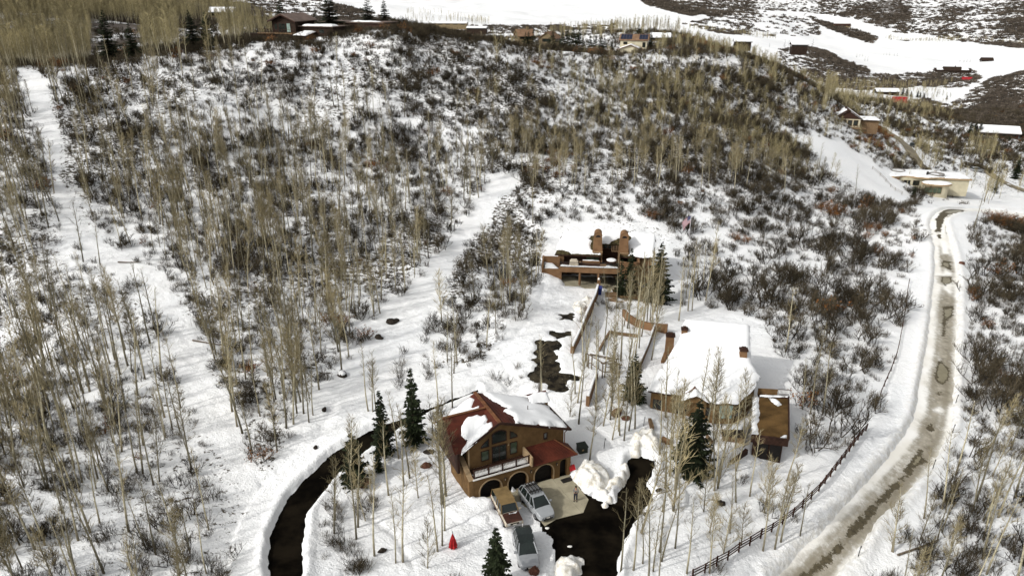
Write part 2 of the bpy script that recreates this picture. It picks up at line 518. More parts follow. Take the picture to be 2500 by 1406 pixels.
PX_DRIVE = [(655,1420),(656,1361),(661,1307),(677,1260),(697,1220),(733,1177),(773,1141),(812,1109),(845,1084),(874,1066),(917,1044),(960,1028),(1050,995),(1100,976),(1168,950),
            (1172,958),(1100,986),(1050,1008),(989,1040),(955,1060),(900,1100),(830,1152),(802,1184),(776,1217),(755,1246),(744,1282),(740,1318),(742,1364),(738,1420)]
PX_PATCH = [cr(1300,660,.2418,[(150,600),(345,620),(340,680),(270,720),(280,780),(240,820),(260,850),(180,930),(290,935),(300,1000),(250,1030),(400,1050),(480,1110),(370,1130),(375,1200),(310,1240),(200,1210),(160,1180),(0,1110),(-40,1060),(0,900),(60,860),(20,800),(0,720),(90,680),(130,710),(210,720),(190,650)]),
            cr(1300,660,.2418,[(290,450),(400,440),(470,480),(400,520),(300,490)]), cr(1300,660,.2418,[(500,340),(580,335),(575,355),(510,352)]),
            cr(1300,660,.2418,[(340,180),(560,190),(610,225),(580,235),(520,225),(470,255),(430,255),(420,235),(380,225)])]
PX_PAD_UP = cr(1290,540,.172,[(440,780),(1300,800),(1330,960),(1230,985),(1130,1010),(1080,960),(1010,940),(930,970),(500,940),(480,880)])
PX_LOT = [(1320,1275),(1350,1240),(1400,1225),(1395,1190),(1390,1165),(1400,1168),(1420,1190),(1445,1215),(1470,1225),(1500,1225),(1520,1180),(1527,1140),(1533,1120),(1560,1112),(1600,1122),(1590,1160),(1579,1185),(1602,1208),(1573,1240),(1553,1277),(1527,1318),(1515,1361),(1501,1420),(1350,1420),(1358,1380),(1352,1340),(1340,1310),(1325,1296)]
PX_PAD = [(1160,1222),(1292,1183),(1388,1157),(1437,1219),(1424,1251),(1358,1267),(1330,1284),(1312,1262),(1290,1240),(1240,1215)]
PX_PARK = [(1208,1238),(1240,1215),(1290,1195),(1322,1275),(1338,1320),(1345,1400),(1250,1405),(1238,1320)]
PX_RL = [(1880,1420),(1948,1344),(2005,1293),(2065,1230),(2122,1169),(2185,1093),(2227,1030),(2241,960),(2250,904),(2263,826),(2272,748),(2280,670),(2281,607),(2270,560),(2268,540),(2280,523),(2303,511),(2356,508),(2420,510),(2505,522)]
PX_RR = [(2035,1420),(2090,1350),(2154,1261),(2249,1166),(2277,1138),(2309,1077),(2327,1023),(2328,960),(2332,904),(2335,841),(2339,748),(2341,685),(2332,622),(2312,560),(2306,540),(2318,529),(2349,520),(2420,524),(2505,536)]
PX_LANE = [(2360,400),(2392,404),(2408,418),(2430,436),(2460,452),(2510,470)]
PX_TRACK2 = [(2244,280),(2258,287),(2270,295),(2281,303)]
PX_FARROAD = [(2119,297),(2150,312),(2185,335),(2212,357),(2225,375),(2236,393),(2252,408),(2278,420)]

W_PARK = poly_w(PX_PARK)
W_DRIVE, W_LOT, W_PAD, W_PADUP = poly_w(PX_DRIVE), poly_w(PX_LOT), poly_w(PX_PAD), poly_w(PX_PAD_UP)
W_PATCH = [poly_w(p) for p in PX_PATCH]
W_ROAD = poly_w(PX_RL + PX_RR[::-1])
W_RL, W_RR = poly_w(PX_RL), poly_w(PX_RR)
W_FAR = poly_w(PX_FARROAD)
# the garage house stands level on its pad; flatten the land there a little
HOUSES = {}   # name -> (x, y, rotation, half sizes) filled by the house builders for keeping plants off

def sheet(name, P, mat, margin=1.2, res=0.4, dz=0.0, attrs=None, hf=base):
    x0, y0 = P.min(0) - margin; x1, y1 = P.max(0) + margin
    xs, ys = np.arange(x0, x1 + res, res), np.arange(y0, y1 + res, res)
    X, Y = np.meshgrid(xs, ys)
    d = sdf_poly(X, Y, P)
    cell = np.minimum(np.minimum(d[:-1, :-1], d[1:, :-1]), np.minimum(d[:-1, 1:], d[1:, 1:])) < margin
    jj, ii = np.nonzero(cell); w = X.shape[1]
    F = np.stack([jj * w + ii, jj * w + ii + 1, (jj + 1) * w + ii + 1, (jj + 1) * w + ii], -1)
    used, inv = np.unique(F, return_inverse=True); F = inv.reshape(F.shape)
    vx, vy = X.ravel()[used], Y.ravel()[used]
    at_ = {k: f(vx, vy) for k, f in (attrs or {}).items()}
    return tag(mesh_obj(name, np.stack([vx, vy, hf(vx, vy) + dz], -1), F, mat, smooth=True, attrs=at_), kind='structure')

sheet('driveway', W_DRIVE, M_asphalt, dz=-0.02)
for k, P in enumerate(W_PATCH):
    sheet('upper_driveway', P, M_thaw, margin=1.0, dz=0.0)
sheet('parking_lot', W_LOT, M_asphalt, dz=-0.012)
R8 = lambda pts: cr(1900,960,.3173,pts)
R4 = lambda pts: cr(2000,560,.313,pts)
SLUSH = [R4([(960,195),(1020,195),(1030,330),(960,290)]), R4([(935,365),(1030,365),(1030,420),(940,420)]),
         R4([(980,480),(1050,540),(1045,700),(1030,1000),(1050,1350),(880,1390),(870,1150),(930,1010),(940,850),(930,650),(950,530)]),
         R8([(1190,135),(1240,150),(1245,300),(1220,420),(1130,580),(1080,620),(990,740),(900,860),(700,1090),(560,1190),(420,1300),(330,1440),(20,1440),(200,1290),(400,1150),(560,980),(700,810),(860,680),(1000,540),(1070,410),(1110,330),(1100,220),(1170,190)])]
DIRT = [R4([(960,240),(1018,250),(1030,325),(1000,300),(962,285)]), R4([(955,370),(1030,370),(1030,410),(985,440),(958,405)]), R4([(970,600),(1040,595),(1040,670),(985,720),(975,830),(960,830),(968,700)]),
        R4([(945,1010),(1015,1100),(1010,1160),(970,1210),(925,1190),(905,1130),(920,1060)]), R4([(905,1275),(950,1265),(940,1290)]), R4([(905,0),(955,0),(950,20),(910,18)]),R4([(925,40),(950,38),(950,70),(930,68)]),
        R8([(1140,260),(1180,235),(1190,280),(1160,280)]), R8([(1085,435),(1110,440),(1105,490),(1140,515),(1060,560),(1000,600),(970,600),(1010,530)]),
        R8([(750,840),(770,850),(750,900),(620,1060),(490,1130),(520,1080),(640,950)]), R8([(490,1130),(520,1160),(460,1210),(400,1290),(330,1350),(150,1460),(200,1380),(250,1340),(330,1270),(430,1190)]), R8([(1000,600),(1040,590),(960,680),(860,780),(770,850),(750,840),(860,720)]),
        cr(1900,230,.24,[(1610,1375),(1605,1270),(1640,1215),(1700,1180),(1890,1178),(1880,1205),(1740,1222),(1680,1270),(1655,1375)])]
PUDDLE = [R4([(970,258),(1010,262),(1005,295),(970,283)]), R4([(962,378),(1022,378),(1018,410),(985,432),(965,405)]), R4([(975,625),(1036,615),(1030,660),(985,700)]), R4([(948,1030),(1008,1105),(1003,1150),(968,1198),(935,1178),(920,1130),(930,1065)]), R8([(1085,470),(1100,490),(1060,540),(985,578),(1030,545)]),
          cr(1900,230,.24,[(1690,1200),(1860,1182),(1860,1200),(1740,1215)])]
def neg_sdf(polys):
    W = [poly_w(p) for p in polys]
    def f(x, y):
        d = np.full(np.shape(x), 1e9)
        for P in W: d = np.minimum(d, sdf_poly(x, y, P))
        return np.clip(-d, -5, 5)
    return f
def resampled(P, n=40):
    t = np.append(0, np.cumsum(np.hypot(*np.diff(P, axis=0).T))); q = np.linspace(0, t[-1], n)
    return np.stack([np.interp(q, t, P[:, 0]), np.interp(q, t, P[:, 1])], -1)
W_MID = resampled(W_RL) * .42 + resampled(W_RR) * .58
def road_rut(x, y):
    d = dist_line(x, y, W_MID)
    return np.clip(np.exp(-((d - .85) / .32) ** 2) * (1.1 + 2.2 * fbm(x, y, 7, 2, 66)), 0, 1)
sheet('road', W_ROAD, M_road, margin=0.9, res=0.35, dz=-0.03, attrs={'slush': neg_sdf(SLUSH), 'dirt': neg_sdf(DIRT), 'puddle': neg_sdf(PUDDLE), 'rut': road_rut})

def far_strip(name, P, w, mat, dz):
    v, f = [], []
    Q = []
    for i in range(len(P) - 1):
        for t in np.linspace(0, 1, 9)[:-1]: Q.append(P[i] * (1 - t) + P[i + 1] * t)
    Q.append(P[-1])
    for i, p in enumerate(Q):
        d = Q[min(i + 1, len(Q) - 1)] - Q[max(i - 1, 0)]; n_ = np.array([-d[1], d[0]]) / (np.hypot(*d) + 1e-9)
        for s_ in (-1, -.33, .33, 1):
            q = p + n_ * w / 2 * s_
            v.append((q[0], q[1], float(base(q[0], q[1])) + dz))
    for i in range(len(Q) - 1):
        for k in range(3): f.append((4 * i + k, 4 * i + k + 1, 4 * i + k + 5, 4 * i + k + 4))
    return tag(mesh_obj(name, v, f, mat, smooth=True), kind='structure')
M_gravel = plain('wet_gravel', (0.20, 0.17, 0.115), 0.85, 0.3, 0.15)
far_strip('far_road', W_FAR, 5.5, M_gravel, 0.3)
far_strip('lane', poly_w(PX_LANE), 4.0, M_gravel, 0.3)
far_strip('far_track', poly_w(PX_TRACK2), 5.0, M_gravel, 0.4)

# concrete pads, laid in slabs with sunk joints
def slab_pad(name, P, du, dv, ang, mat, dz, th=0.12, hf=None):
    ca, sa = math.cos(ang), math.sin(ang)
    U = P[:, 0] * ca + P[:, 1] * sa; V = -P[:, 0] * sa + P[:, 1] * ca
    root = tag(mesh_obj(name, *draped(P, dz - 0.03), plain('pad_bed', (0.10, 0.09, 0.065), 0.9), smooth=False), kind='structure')
    u = U.min()
    while u < U.max():
        v = V.min()
        while v < V.max():
            c = clip_rect(list(zip(U, V)), u + .012, u + du - .012, v + .012, v + dv - .012)
            if len(c) >= 3:
                pts = [(a * ca - b * sa, a * sa + b * ca) for a, b in c]
                z = [float(base(*p)) + dz for p in pts]
                n_ = len(pts)
                MB().add([(p[0], p[1], zz) for p, zz in zip(pts, z)] + [(p[0], p[1], zz - th) for p, zz in zip(pts, z)],
                         [tuple(range(n_))] + [((i + 1) % n_, i, n_ + i, n_ + (i + 1) % n_) for i in range(n_)]).build('concrete_slab', mat, root)
            v += dv
        u += du
    return root

def clip_rect(poly, x0, x1, y0, y1):
    def cut(p, ax, lim, keep_less):
        out = []
        for i in range(len(p)):
            a, b = p[i], p[(i + 1) % len(p)]
            ia, ib = (a[ax] <= lim) == keep_less, (b[ax] <= lim) == keep_less
            if ia: out.append(a)
            if ia != ib:
                t = (lim - a[ax]) / (b[ax] - a[ax]); out.append((a[0] + t * (b[0] - a[0]), a[1] + t * (b[1] - a[1])))
        return out
    for ax, lim, kl in ((0, x0, False), (0, x1, True), (1, y0, False), (1, y1, True)):
        if poly: poly = cut(poly, ax, lim, kl)
    return poly

def draped(P, dz):
    c = P.mean(0)
    v = [(c[0], c[1], float(base(*c)) + dz)] + [(p[0], p[1], float(base(*p)) + dz) for p in P]
    n_ = len(P)
    return v, [(0, 1 + i, 1 + (i + 1) % n_) for i in range(n_)]

def ccw(P):
    a = sum(P[i][0] * P[(i + 1) % len(P)][1] - P[(i + 1) % len(P)][0] * P[i][1] for i in range(len(P)))
    return P if a > 0 else P[::-1]
_pa = W_PAD[2] - W_PAD[0]
PAD_ANG = math.atan2(_pa[1], _pa[0])
slab_pad('concrete_apron', ccw(W_PAD), 4.2, 3.6, PAD_ANG, M_concrete, 0.02)
slab_pad('carport_pad', ccw(W_PADUP), 4.5, 4.5, 0.06, M_concrete, 0.05)

# ---------------------------------------------------------------- the land itself
def px_poly_mask(PX, PY, polys):
    out = np.zeros(PX.shape)
    for val, pts in polys:
        out = np.maximum(out, np.where(sdf_poly(PX, PY, pts) < 0, val, 0))
    return out
F19 = lambda pts: cr(1900, 0, .24, pts)
F14 = lambda pts: cr(1400, 0, .24, pts)
FARBRUSH = [  # how thick the brush stands on the far slopes
 (.50, [(1540,-60),(2600,-60),(2600,125),(2500,120),(2344,103),(2260,86),(2183,80),(2080,45),(1960,30),(1850,26),(1745,42),(1640,20)]),
 (.22, F14([(1340,150),(1880,110),(2500,220),(2500,360),(2100,380),(1500,350),(1100,250),(1400,190)])),
 (.95, F19([(590,150),(820,60),(1050,0),(1240,0),(1350,130),(1330,180),(1200,240),(1050,270),(980,240),(870,150),(680,165)])),
 (.95, F19([(1710,160),(1820,90),(2000,70),(2060,60),(1950,120),(1850,150)])),
 (.9, F19([(240,130),(420,210),(620,270),(820,320),(1010,380),(960,450),(700,370),(500,290),(330,200)])),
 (.8, F14([(580,-60),(760,60),(900,95),(1060,140),(1200,170),(1330,140),(1200,100),(1000,60),(860,-60)])),
 (.62, F19([(0,500),(250,480),(480,520),(560,560),(700,650),(900,700),(940,750),(1150,760),(1600,740),(2000,720),(2060,800),(1900,900),(1700,900),(1400,880),(1100,930),(800,920),(650,900),(520,900),(300,780),(0,620)])),
 (1.0, F19([(260,480),(480,520),(560,580),(900,690),(930,740),(760,720),(560,620),(380,540)])),
 (.6, F19([(2600,700),(2380,760),(2200,790),(2050,860),(1900,960),(1750,1080),(1900,1110),(2100,1180),(2600,1300)])),
 (.45, F19([(1750,1080),(1500,1000),(1200,1060),(1250,1140),(1800,1200),(2600,1420),(2600,1300),(2100,1180)])),
 (.35, [(600,-5),(760,-5),(900,30),(1000,60),(1250,65),(1500,60),(1500,80),(1100,85),(980,62),(640,60),(560,40)]),
 (.85, [(-200,-80),(560,-80),(520,60),(330,110),(120,150),(-200,150)]),
 (.4, [(-200,-80),(760,-80),(760,20),(560,60),(330,40),(-200,20)]),
]
SCRUB_PX = [  # litter showing and twig-shadow specks painted under brush on the home hill
 (.8, [(-400,170),(300,160),(700,120),(1000,80),(1400,120),(1750,110),(2020,230),(2100,300),(1950,330),(2150,480),(2250,560),(2230,640),(2200,760),(2120,980),(1960,960),(1850,800),(1700,740),(1650,590),(1330,560),(1320,680),(1180,890),(990,950),(1110,640),(1270,420),(1200,430),(900,830),(720,1040),(640,1160),(540,930),(390,660),(210,560),(150,430),(130,250),(100,170)]),
 (.75, [(-400,200),(40,200),(110,380),(150,600),(330,680),(430,900),(520,1080),(600,1200),(560,1420),(-400,1420)]),
 (.7, [(2360,560),(2900,520),(2900,1420),(2120,1420),(2260,1200),(2370,1000)]),
 (.7, [(2080,330),(2170,330),(2250,420),(2180,420)]), (.6, [(2270,270),(2600,300),(2600,480),(2400,480),(2250,330)]),
]
def clear_sdf(x, y):
    """signed distance to the nearest ploughed or trampled surface, negative inside"""
    d = np.full(np.shape(x), 1e9)
    for P in [W_DRIVE, W_LOT, W_PAD, W_PADUP, W_ROAD] + W_PATCH:
        d = np.minimum(d, sdf_poly(x, y, P))
    return d
PATH_LINES = [poly_w(p) for p in (
 [(70,170),(110,260),(140,360),(180,470),(200,560),(270,640),(390,720),(430,830),(480,930),(540,1060),(600,1180)],
 [(1240,430),(1210,500),(1120,590),(1060,680),(980,790),(880,920),(800,1010),(720,1110),(660,1200),(630,1300),(615,1406)])]

MOUNDS = [(at(1895, 1122)[:2], -.55, 2.6), (at(1625, 985)[:2], -.5, 3.0), (at(1720, 1012)[:2], -.5, 3.0), (at(1790, 1022)[:2], -.5, 2.6), (at(1318, 672)[:2], 1.3, 2.6), (at(1345, 690)[:2], .4, 1.6)]
FOOTPRINTS = [((-3.15, 57.2), 25, [(-.4, .1), (9.9, .1), (9.9, 6.9), (-.4, 6.9)], -1.25), ((8.4, 115.4), -6, [(-.3, .3), (12.7, .3), (12.7, 5.4), (-.3, 5.4)], -2.3),
              ((16.4, 74.5), -8, [(0, .1), (7, -1.2), (9.2, -1.0), (11, .6), (11.4, 9), (4.2, 9.6), (2, 4)], -1.6), ((16.4, 74.5), -8, [(10.7, -6.9), (13.3, -7.2), (15, .8), (12.5, .8)], -2.2)]

TRACKS = [(poly_w(p), w) for p, w in (([(815, 985), (770, 1075), (745, 1130), (700, 1190), (665, 1245), (650, 1320), (628, 1420)], .55), ([(745, 1130), (715, 1195), (688, 1250), (668, 1300)], .35), ([(640, 1180), (680, 1190)], .3),
  ([(1440, 1120), (1455, 1090), (1490, 1080), (1560, 1060), (1600, 1045)], .3), ([(860, 1230), (960, 1300), (1010, 1380)], .25), ([(1950, 1300), (2040, 1180), (2090, 1120), (2180, 960)], .3), ([(1330, 700), (1310, 760), (1240, 850), (1150, 910)], .4))]

def ground_height(x, y):
    b = base(x, y)
    near = np.clip(1 - (y - 260) / 200, 0, 1)
    px, py = project(x, y, b)
    wob = fbm(x, y, 9.0, 3, 55) * 60 * 60 / np.maximum(y, 30)
    rough = np.zeros(x.shape)
    for val, pts in SCRUB_PX:
        d = sdf_poly(px, py, pts)
        rough = np.maximum(rough, val * np.clip(0.5 - (d + wob) / 30.0, 0, 1))
    rough = rough * (1 - .6 * np.clip((px - 1600) / 120, 0, 1) * np.clip((py - 480) / 120, 0, 1))
    rough = rough * near * np.clip(0.75 + 1.1 * fbm(x, y, 16, 2, 71), 0.2, 1.2)
    n = fbm(x, y, 6.5, 3, 3) * (0.34 + 0.45 * rough) + fbm(x, y, 1.7, 2, 9) * (0.07 + 0.30 * rough)
    far = np.clip((y - 400) / 600, 0, 1)
    n = n * near + far * fbm(x, y, 120, 3, 21) * np.clip((y - 400) / 60, 0, 14)
    return b + n, rough

def apply_clearings(x, y, z):
    m = y < 220
    xs, ys, zs = x[m], y[m], z[m]
    b = base(xs, ys)
    # paths trodden smooth
    for P in PATH_LINES:
        t = np.clip((dist_line(xs, ys, P) - 2.2) / 2.5, 0, 1)
        zs = zs * t + (b + 0.05 + fbm(xs, ys, 1.3, 2, 5) * .16 - .06) * (1 - t)
    for P, w in TRACKS:
        zs = zs - .16 * np.exp(-(dist_line(xs, ys, P) / w) ** 2) * (1 + fbm(xs, ys, 1.0, 2, 91))
    wob = fbm(xs, ys, 1.4, 2, 31)
    dr = sdf_poly(xs, ys, W_DRIVE) + wob * 0.35
    lot = np.minimum(sdf_poly(xs, ys, W_LOT), sdf_poly(xs, ys, W_PAD)) + wob * 0.5
    pad = sdf_poly(xs, ys, W_PADUP) + wob * 0.9
    road = sdf_poly(xs, ys, W_ROAD) + wob * 0.3
    pat = np.full(xs.shape, 1e9)
    for P in W_PATCH: pat = np.minimum(pat, sdf_poly(xs, ys, P))
    pat = pat + wob * 1.5
    def cut(zs, d, inner, snow, bank, bw):
        up = b + snow * np.clip(d / 0.35, 0, 1) + bank * np.exp(-((d - bw * .5) / (bw * .45)) ** 2)
        t = np.clip((d - bw) / 2.0, 0, 1)
        out = np.where(d > 0, up * (1 - t) + np.maximum(zs, b + snow * .6) * t, b + np.maximum(d * 0.6, -inner))
        return np.where(d < bw + 2.0, out, zs)
    zs = cut(zs, dr, .20, .30, .28, 1.1)
    zs = cut(zs, road, .20, .22, .32, 1.3)
    zs = cut(zs, pat, .14, .20, .04, 0.8)
    zs = cut(zs, pad, .16, .25, .1, 1.0)
    zs = cut(zs, lot, .20, .32, .35, 1.0)
    pk = sdf_poly(xs, ys, W_PARK) + wob * .5
    t = np.clip(pk / .5, 0, 1); onlot = lot < -.1
    zs = np.where((pk < .5) & ~onlot, (b + .05 + wob * .10) * (1 - t) + zs * t, zs)
    # drifts and mounds against the buildings, and the dug-out floors of the buildings themselves
    for (mx, my), h, r in MOUNDS:
        zs = zs + h * np.exp(-((xs - mx) ** 2 + (ys - my) ** 2) / r ** 2)
    for (ox, oy), ang, poly, zfl in FOOTPRINTS:
        ca, sa = math.cos(math.radians(ang)), math.sin(math.radians(ang))
        P = np.array([(ox + u * ca - v * sa, oy + u * sa + v * ca) for u, v in poly])
        zs = np.where(sdf_poly(xs, ys, P) < 0.05, np.minimum(zs, zfl), zs)
    z[m] = zs
    return z

_AA, _YY = np.meshgrid(GA, GY)
gx, gy_ = (_AA * _YY).ravel(), _YY.ravel()
gz, g_rough = ground_height(gx, gy_)
gz = apply_clearings(gx, gy_, gz)
GZ = gz.reshape(_AA.shape)

def gh(x, y):
    return bilinear(GZ, GA, GY, x, y)
def at_g(px, py):
    p = at(px, py)
    return (p[0], p[1], float(gh(p[0], p[1])))

_px, _py = project(gx, gy_, gz)
_far = gy_ > 225
g_brush = np.where(_far, px_poly_mask(_px, _py, FARBRUSH), 0)
g_rust = np.where(_far & (gy_ < 800) & (gx > 0), 1.0, 0.15)
g_dirty = np.clip(1 - np.abs(sdf_poly(gx, gy_, W_ROAD)) / 1.5, 0, 1) * (gy_ < 200) * .6
_nr, _nc = _AA.shape
_ii = (np.arange(_nr - 1)[:, None] * _nc + np.arange(_nc - 1)[None]).ravel()
_F = np.stack([_ii, _ii + 1, _ii + _nc + 1, _ii + _nc], -1)
tag(mesh_obj('snowy_ground', np.stack([gx, gy_, gz], -1), _F, M_ground, smooth=True,
             attrs={'scrub': g_rough, 'brush': g_brush, 'rust': g_rust, 'dirty': g_dirty}), kind='structure')
# ---------------------------------------------------------------- building materials and helpers
M_stucco = plain('brown_stucco', (0.135, 0.080, 0.035), 0.9, 0.22, 0.9, 0.1, bump=0.15)
M_stucco2 = plain('adobe_stucco', (0.165, 0.095, 0.05), 0.9, 0.2, 0.8, 0.1, bump=0.15)
M_trimst = plain('pale_stucco_trim', (0.30, 0.215, 0.125), 0.9, 0.12, 2, 0.1)
M_red = plain('red_metal_roof', (0.062, 0.014, 0.007), 0.65, 0.35, 0.7, 0.2, stretch=(1, 1, 3))
M_redcap = plain('rusty_ridge_cap', (0.13, 0.055, 0.024), 0.7, 0.3, 2, 0.2)
M_darkwood = plain('dark_brown_wood_and_shade', (0.035, 0.016, 0.010), 0.75, 0.35, 2.5, 0.2)  # wood tone, also used to paint shadow into some house walls
M_wood = plain('weathered_wood', (0.16, 0.105, 0.06), 0.85, 0.35, 2.0, 0.1)
M_greywood = plain('grey_log', (0.13, 0.105, 0.078), 0.9, 0.35, 3.0, 0.1)
M_white = plain('white_paint', (0.78, 0.76, 0.72), 0.6, 0.05)
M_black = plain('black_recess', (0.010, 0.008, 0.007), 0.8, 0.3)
M_door = plain('garage_door_wood', (0.007, 0.005, 0.004), 0.7, 0.3, 2.0)
M_shingle = plain('brown_shingle', (0.052, 0.042, 0.020), 0.9, 0.45, 2.2, 0.1, rnd=0.25)
M_iron = plain('black_iron', (0.012, 0.011, 0.010), 0.55, 0.2, 2, 0.4)
M_pipe = plain('grey_metal', (0.16, 0.15, 0.14), 0.5, 0.2, 3, 0.5)
M_membrane = plain('brown_roof_deck', (0.095, 0.055, 0.02), 0.9, 0.35, 0.5, 0.1)
def glass(name, col, rough=0.12):
    m = NT(name); n = m.noise(0.7, 2)
    m.color(m.mix(m.ramp(n, .35, .65), tuple(c * .6 for c in col), col)); m.rough(rough); m.b.inputs['Specular IOR Level'].default_value = 0.5
    return m.m
M_glass = glass('dark_window_glass', (0.020, 0.024, 0.020))
M_glassg = glass('green_window_glass', (0.06, 0.085, 0.05))
M_glassp = glass('pale_teal_glass', (0.30, 0.40, 0.36))  # pale teal pane colour

def snow_sheet(name, parent, poly, zf, th=0.3, res=0.16, edge=0.18, seed=0, mat=None, noise=0.35, wav=0.12):
    """a pillow of snow over a polygon of a roof or deck, in its parent's coordinates"""
    P = np.array(poly, float); x0, y0 = P.min(0) - .4; x1, y1 = P.max(0) + .4
    X, Y = np.meshgrid(np.arange(x0, x1, res), np.arange(y0, y1, res))
    dist = lambda a, b: -sdf_poly(a, b, P) + fbm(a + seed * 7, b, .9, 3, seed) * wav * 2
    d = dist(X, Y)
    for _ in range(2):      # draw the rim of the grid in to the snow's own outline
        gx_, gy2 = (dist(X + .02, Y) - d) / .02, (dist(X, Y + .02) - d) / .02
        m_ = np.maximum(np.hypot(gx_, gy2), .35); st = np.where((d < 0) & (d > -res * 1.7), -d / m_ ** 2, 0)
        X, Y = X + gx_ * st, Y + gy2 * st
        ok0 = d > -res * 1.6 if _ == 0 else ok0
        d = dist(X, Y)
    h = np.where(d > 0, th * (1 - np.exp(-np.maximum(d, 0) / edge)) * (1 + noise * fbm(X, Y + seed * 3, 2.2, 2, seed + 5)), d * .8)
    Z = zf(X, Y) + np.maximum(h, -.12)
    ok = ok0
    cell = ok[:-1, :-1] & ok[1:, :-1] & ok[:-1, 1:] & ok[1:, 1:]
    jj, ii = np.nonzero(cell); w = X.shape[1]
    F = np.stack([jj * w + ii, jj * w + ii + 1, (jj + 1) * w + ii + 1, (jj + 1) * w + ii], -1)
    used, inv = np.unique(F, return_inverse=True); F = inv.reshape(F.shape)
    o = mesh_obj(name, np.stack([X.ravel()[used], Y.ravel()[used], Z.ravel()[used]], -1), F, mat or M_snowcap, parent, smooth=True)
    return o

def const(z): return lambda x, y: np.zeros(np.shape(x)) + z
def plane3(a, b, c):
    a, b, c = map(Vector, (a, b, c)); n = (b - a).cross(c - a); n = n / n.z
    return lambda x, y: a.z - (n.x * (x - a.x) + n.y * (y - a.y))

def window(parent, x0, x1, z0, z1, y, mat=None, fr=0.07, frame_mat=None, mull=0, out=-1, top=None):
    """a window set proud of a wall in the xz plane: frame with a pane as its sub-part; top = outline of the upper edge"""
    top = top or [(x0, z1), (x1, z1)]
    f = MB(); ring = [(x1, z0), (x0, z0)] + top
    cx = sum(p[0] for p in ring) / len(ring); cz = sum(p[1] for p in ring) / len(ring)
    inner = [(x + math.copysign(min(fr, abs(x - cx)), cx - x), z + math.copysign(min(fr, abs(z - cz)), cz - z)) for x, z in ring]
    n = len(ring)
    for i in range(n):
        j = (i + 1) % n
        f.facexz([ring[i], ring[j], inner[j], inner[i]], y + out * .06, y)
    for k in range(mull):
        x = x0 + (x1 - x0) * (k + 1) / (mull + 1); f.box(x - .03, x + .03, min(y, y + out * .05), max(y, y + out * .05), z0, min(z1, top[0][1]))
    o = f.build('window', frame_mat or M_darkwood, parent)
    MB().facexz(inner, y + out * .025, y + .004 * out).build('pane', mat or M_glass, o)
    return o

def arch(x0, x1, z0, zs, zt, n=8):
    """outline points over an opening from (x1, z0) up and round to (x0, z0)"""
    cx, r = (x0 + x1) / 2, (x1 - x0) / 2
    return [(x1, z0)] + [(cx + r * math.cos(math.pi * k / n), zs + (zt - zs) * math.sin(math.pi * k / n)) for k in range(n + 1)] + [(x0, z0)]

def shingles(parent, quad, nu, nv, mat, skip=None, seed=0):
    """courses of separate shingles laid over a roof quad (a,b lower edge; d,c upper)"""
    rng = random.Random(seed); a, b, c, d = map(Vector, quad)
    N_ = (b - a).cross(d - a).normalized()
    protos = []
    for i in range(nv):
        for k in range(nu):
            off = .5 * (i % 2)
            s0, s1 = max(0, (k + off) / nu), min(1, (k + 1 + off) / nu - .012)
            if s1 - s0 < .01: continue
            t0, t1 = i / nv, min(1, (i + 1.15) / nv)
            P = lambda s, t: a.lerp(b, s).lerp(d.lerp(c, s), t)
            m_ = P((s0 + s1) / 2, (t0 + t1) / 2)
            if skip and skip(m_.x, m_.y): continue
            u0, u1 = .035 + rng.uniform(0, .025), .008
            q = [P(s0, t0) + N_ * u0, P(s1, t0) + N_ * u0, P(s1, t1) + N_ * u1, P(s0, t1) + N_ * u1]
            MB().slab(q, .03).build('shingle', mat, parent)

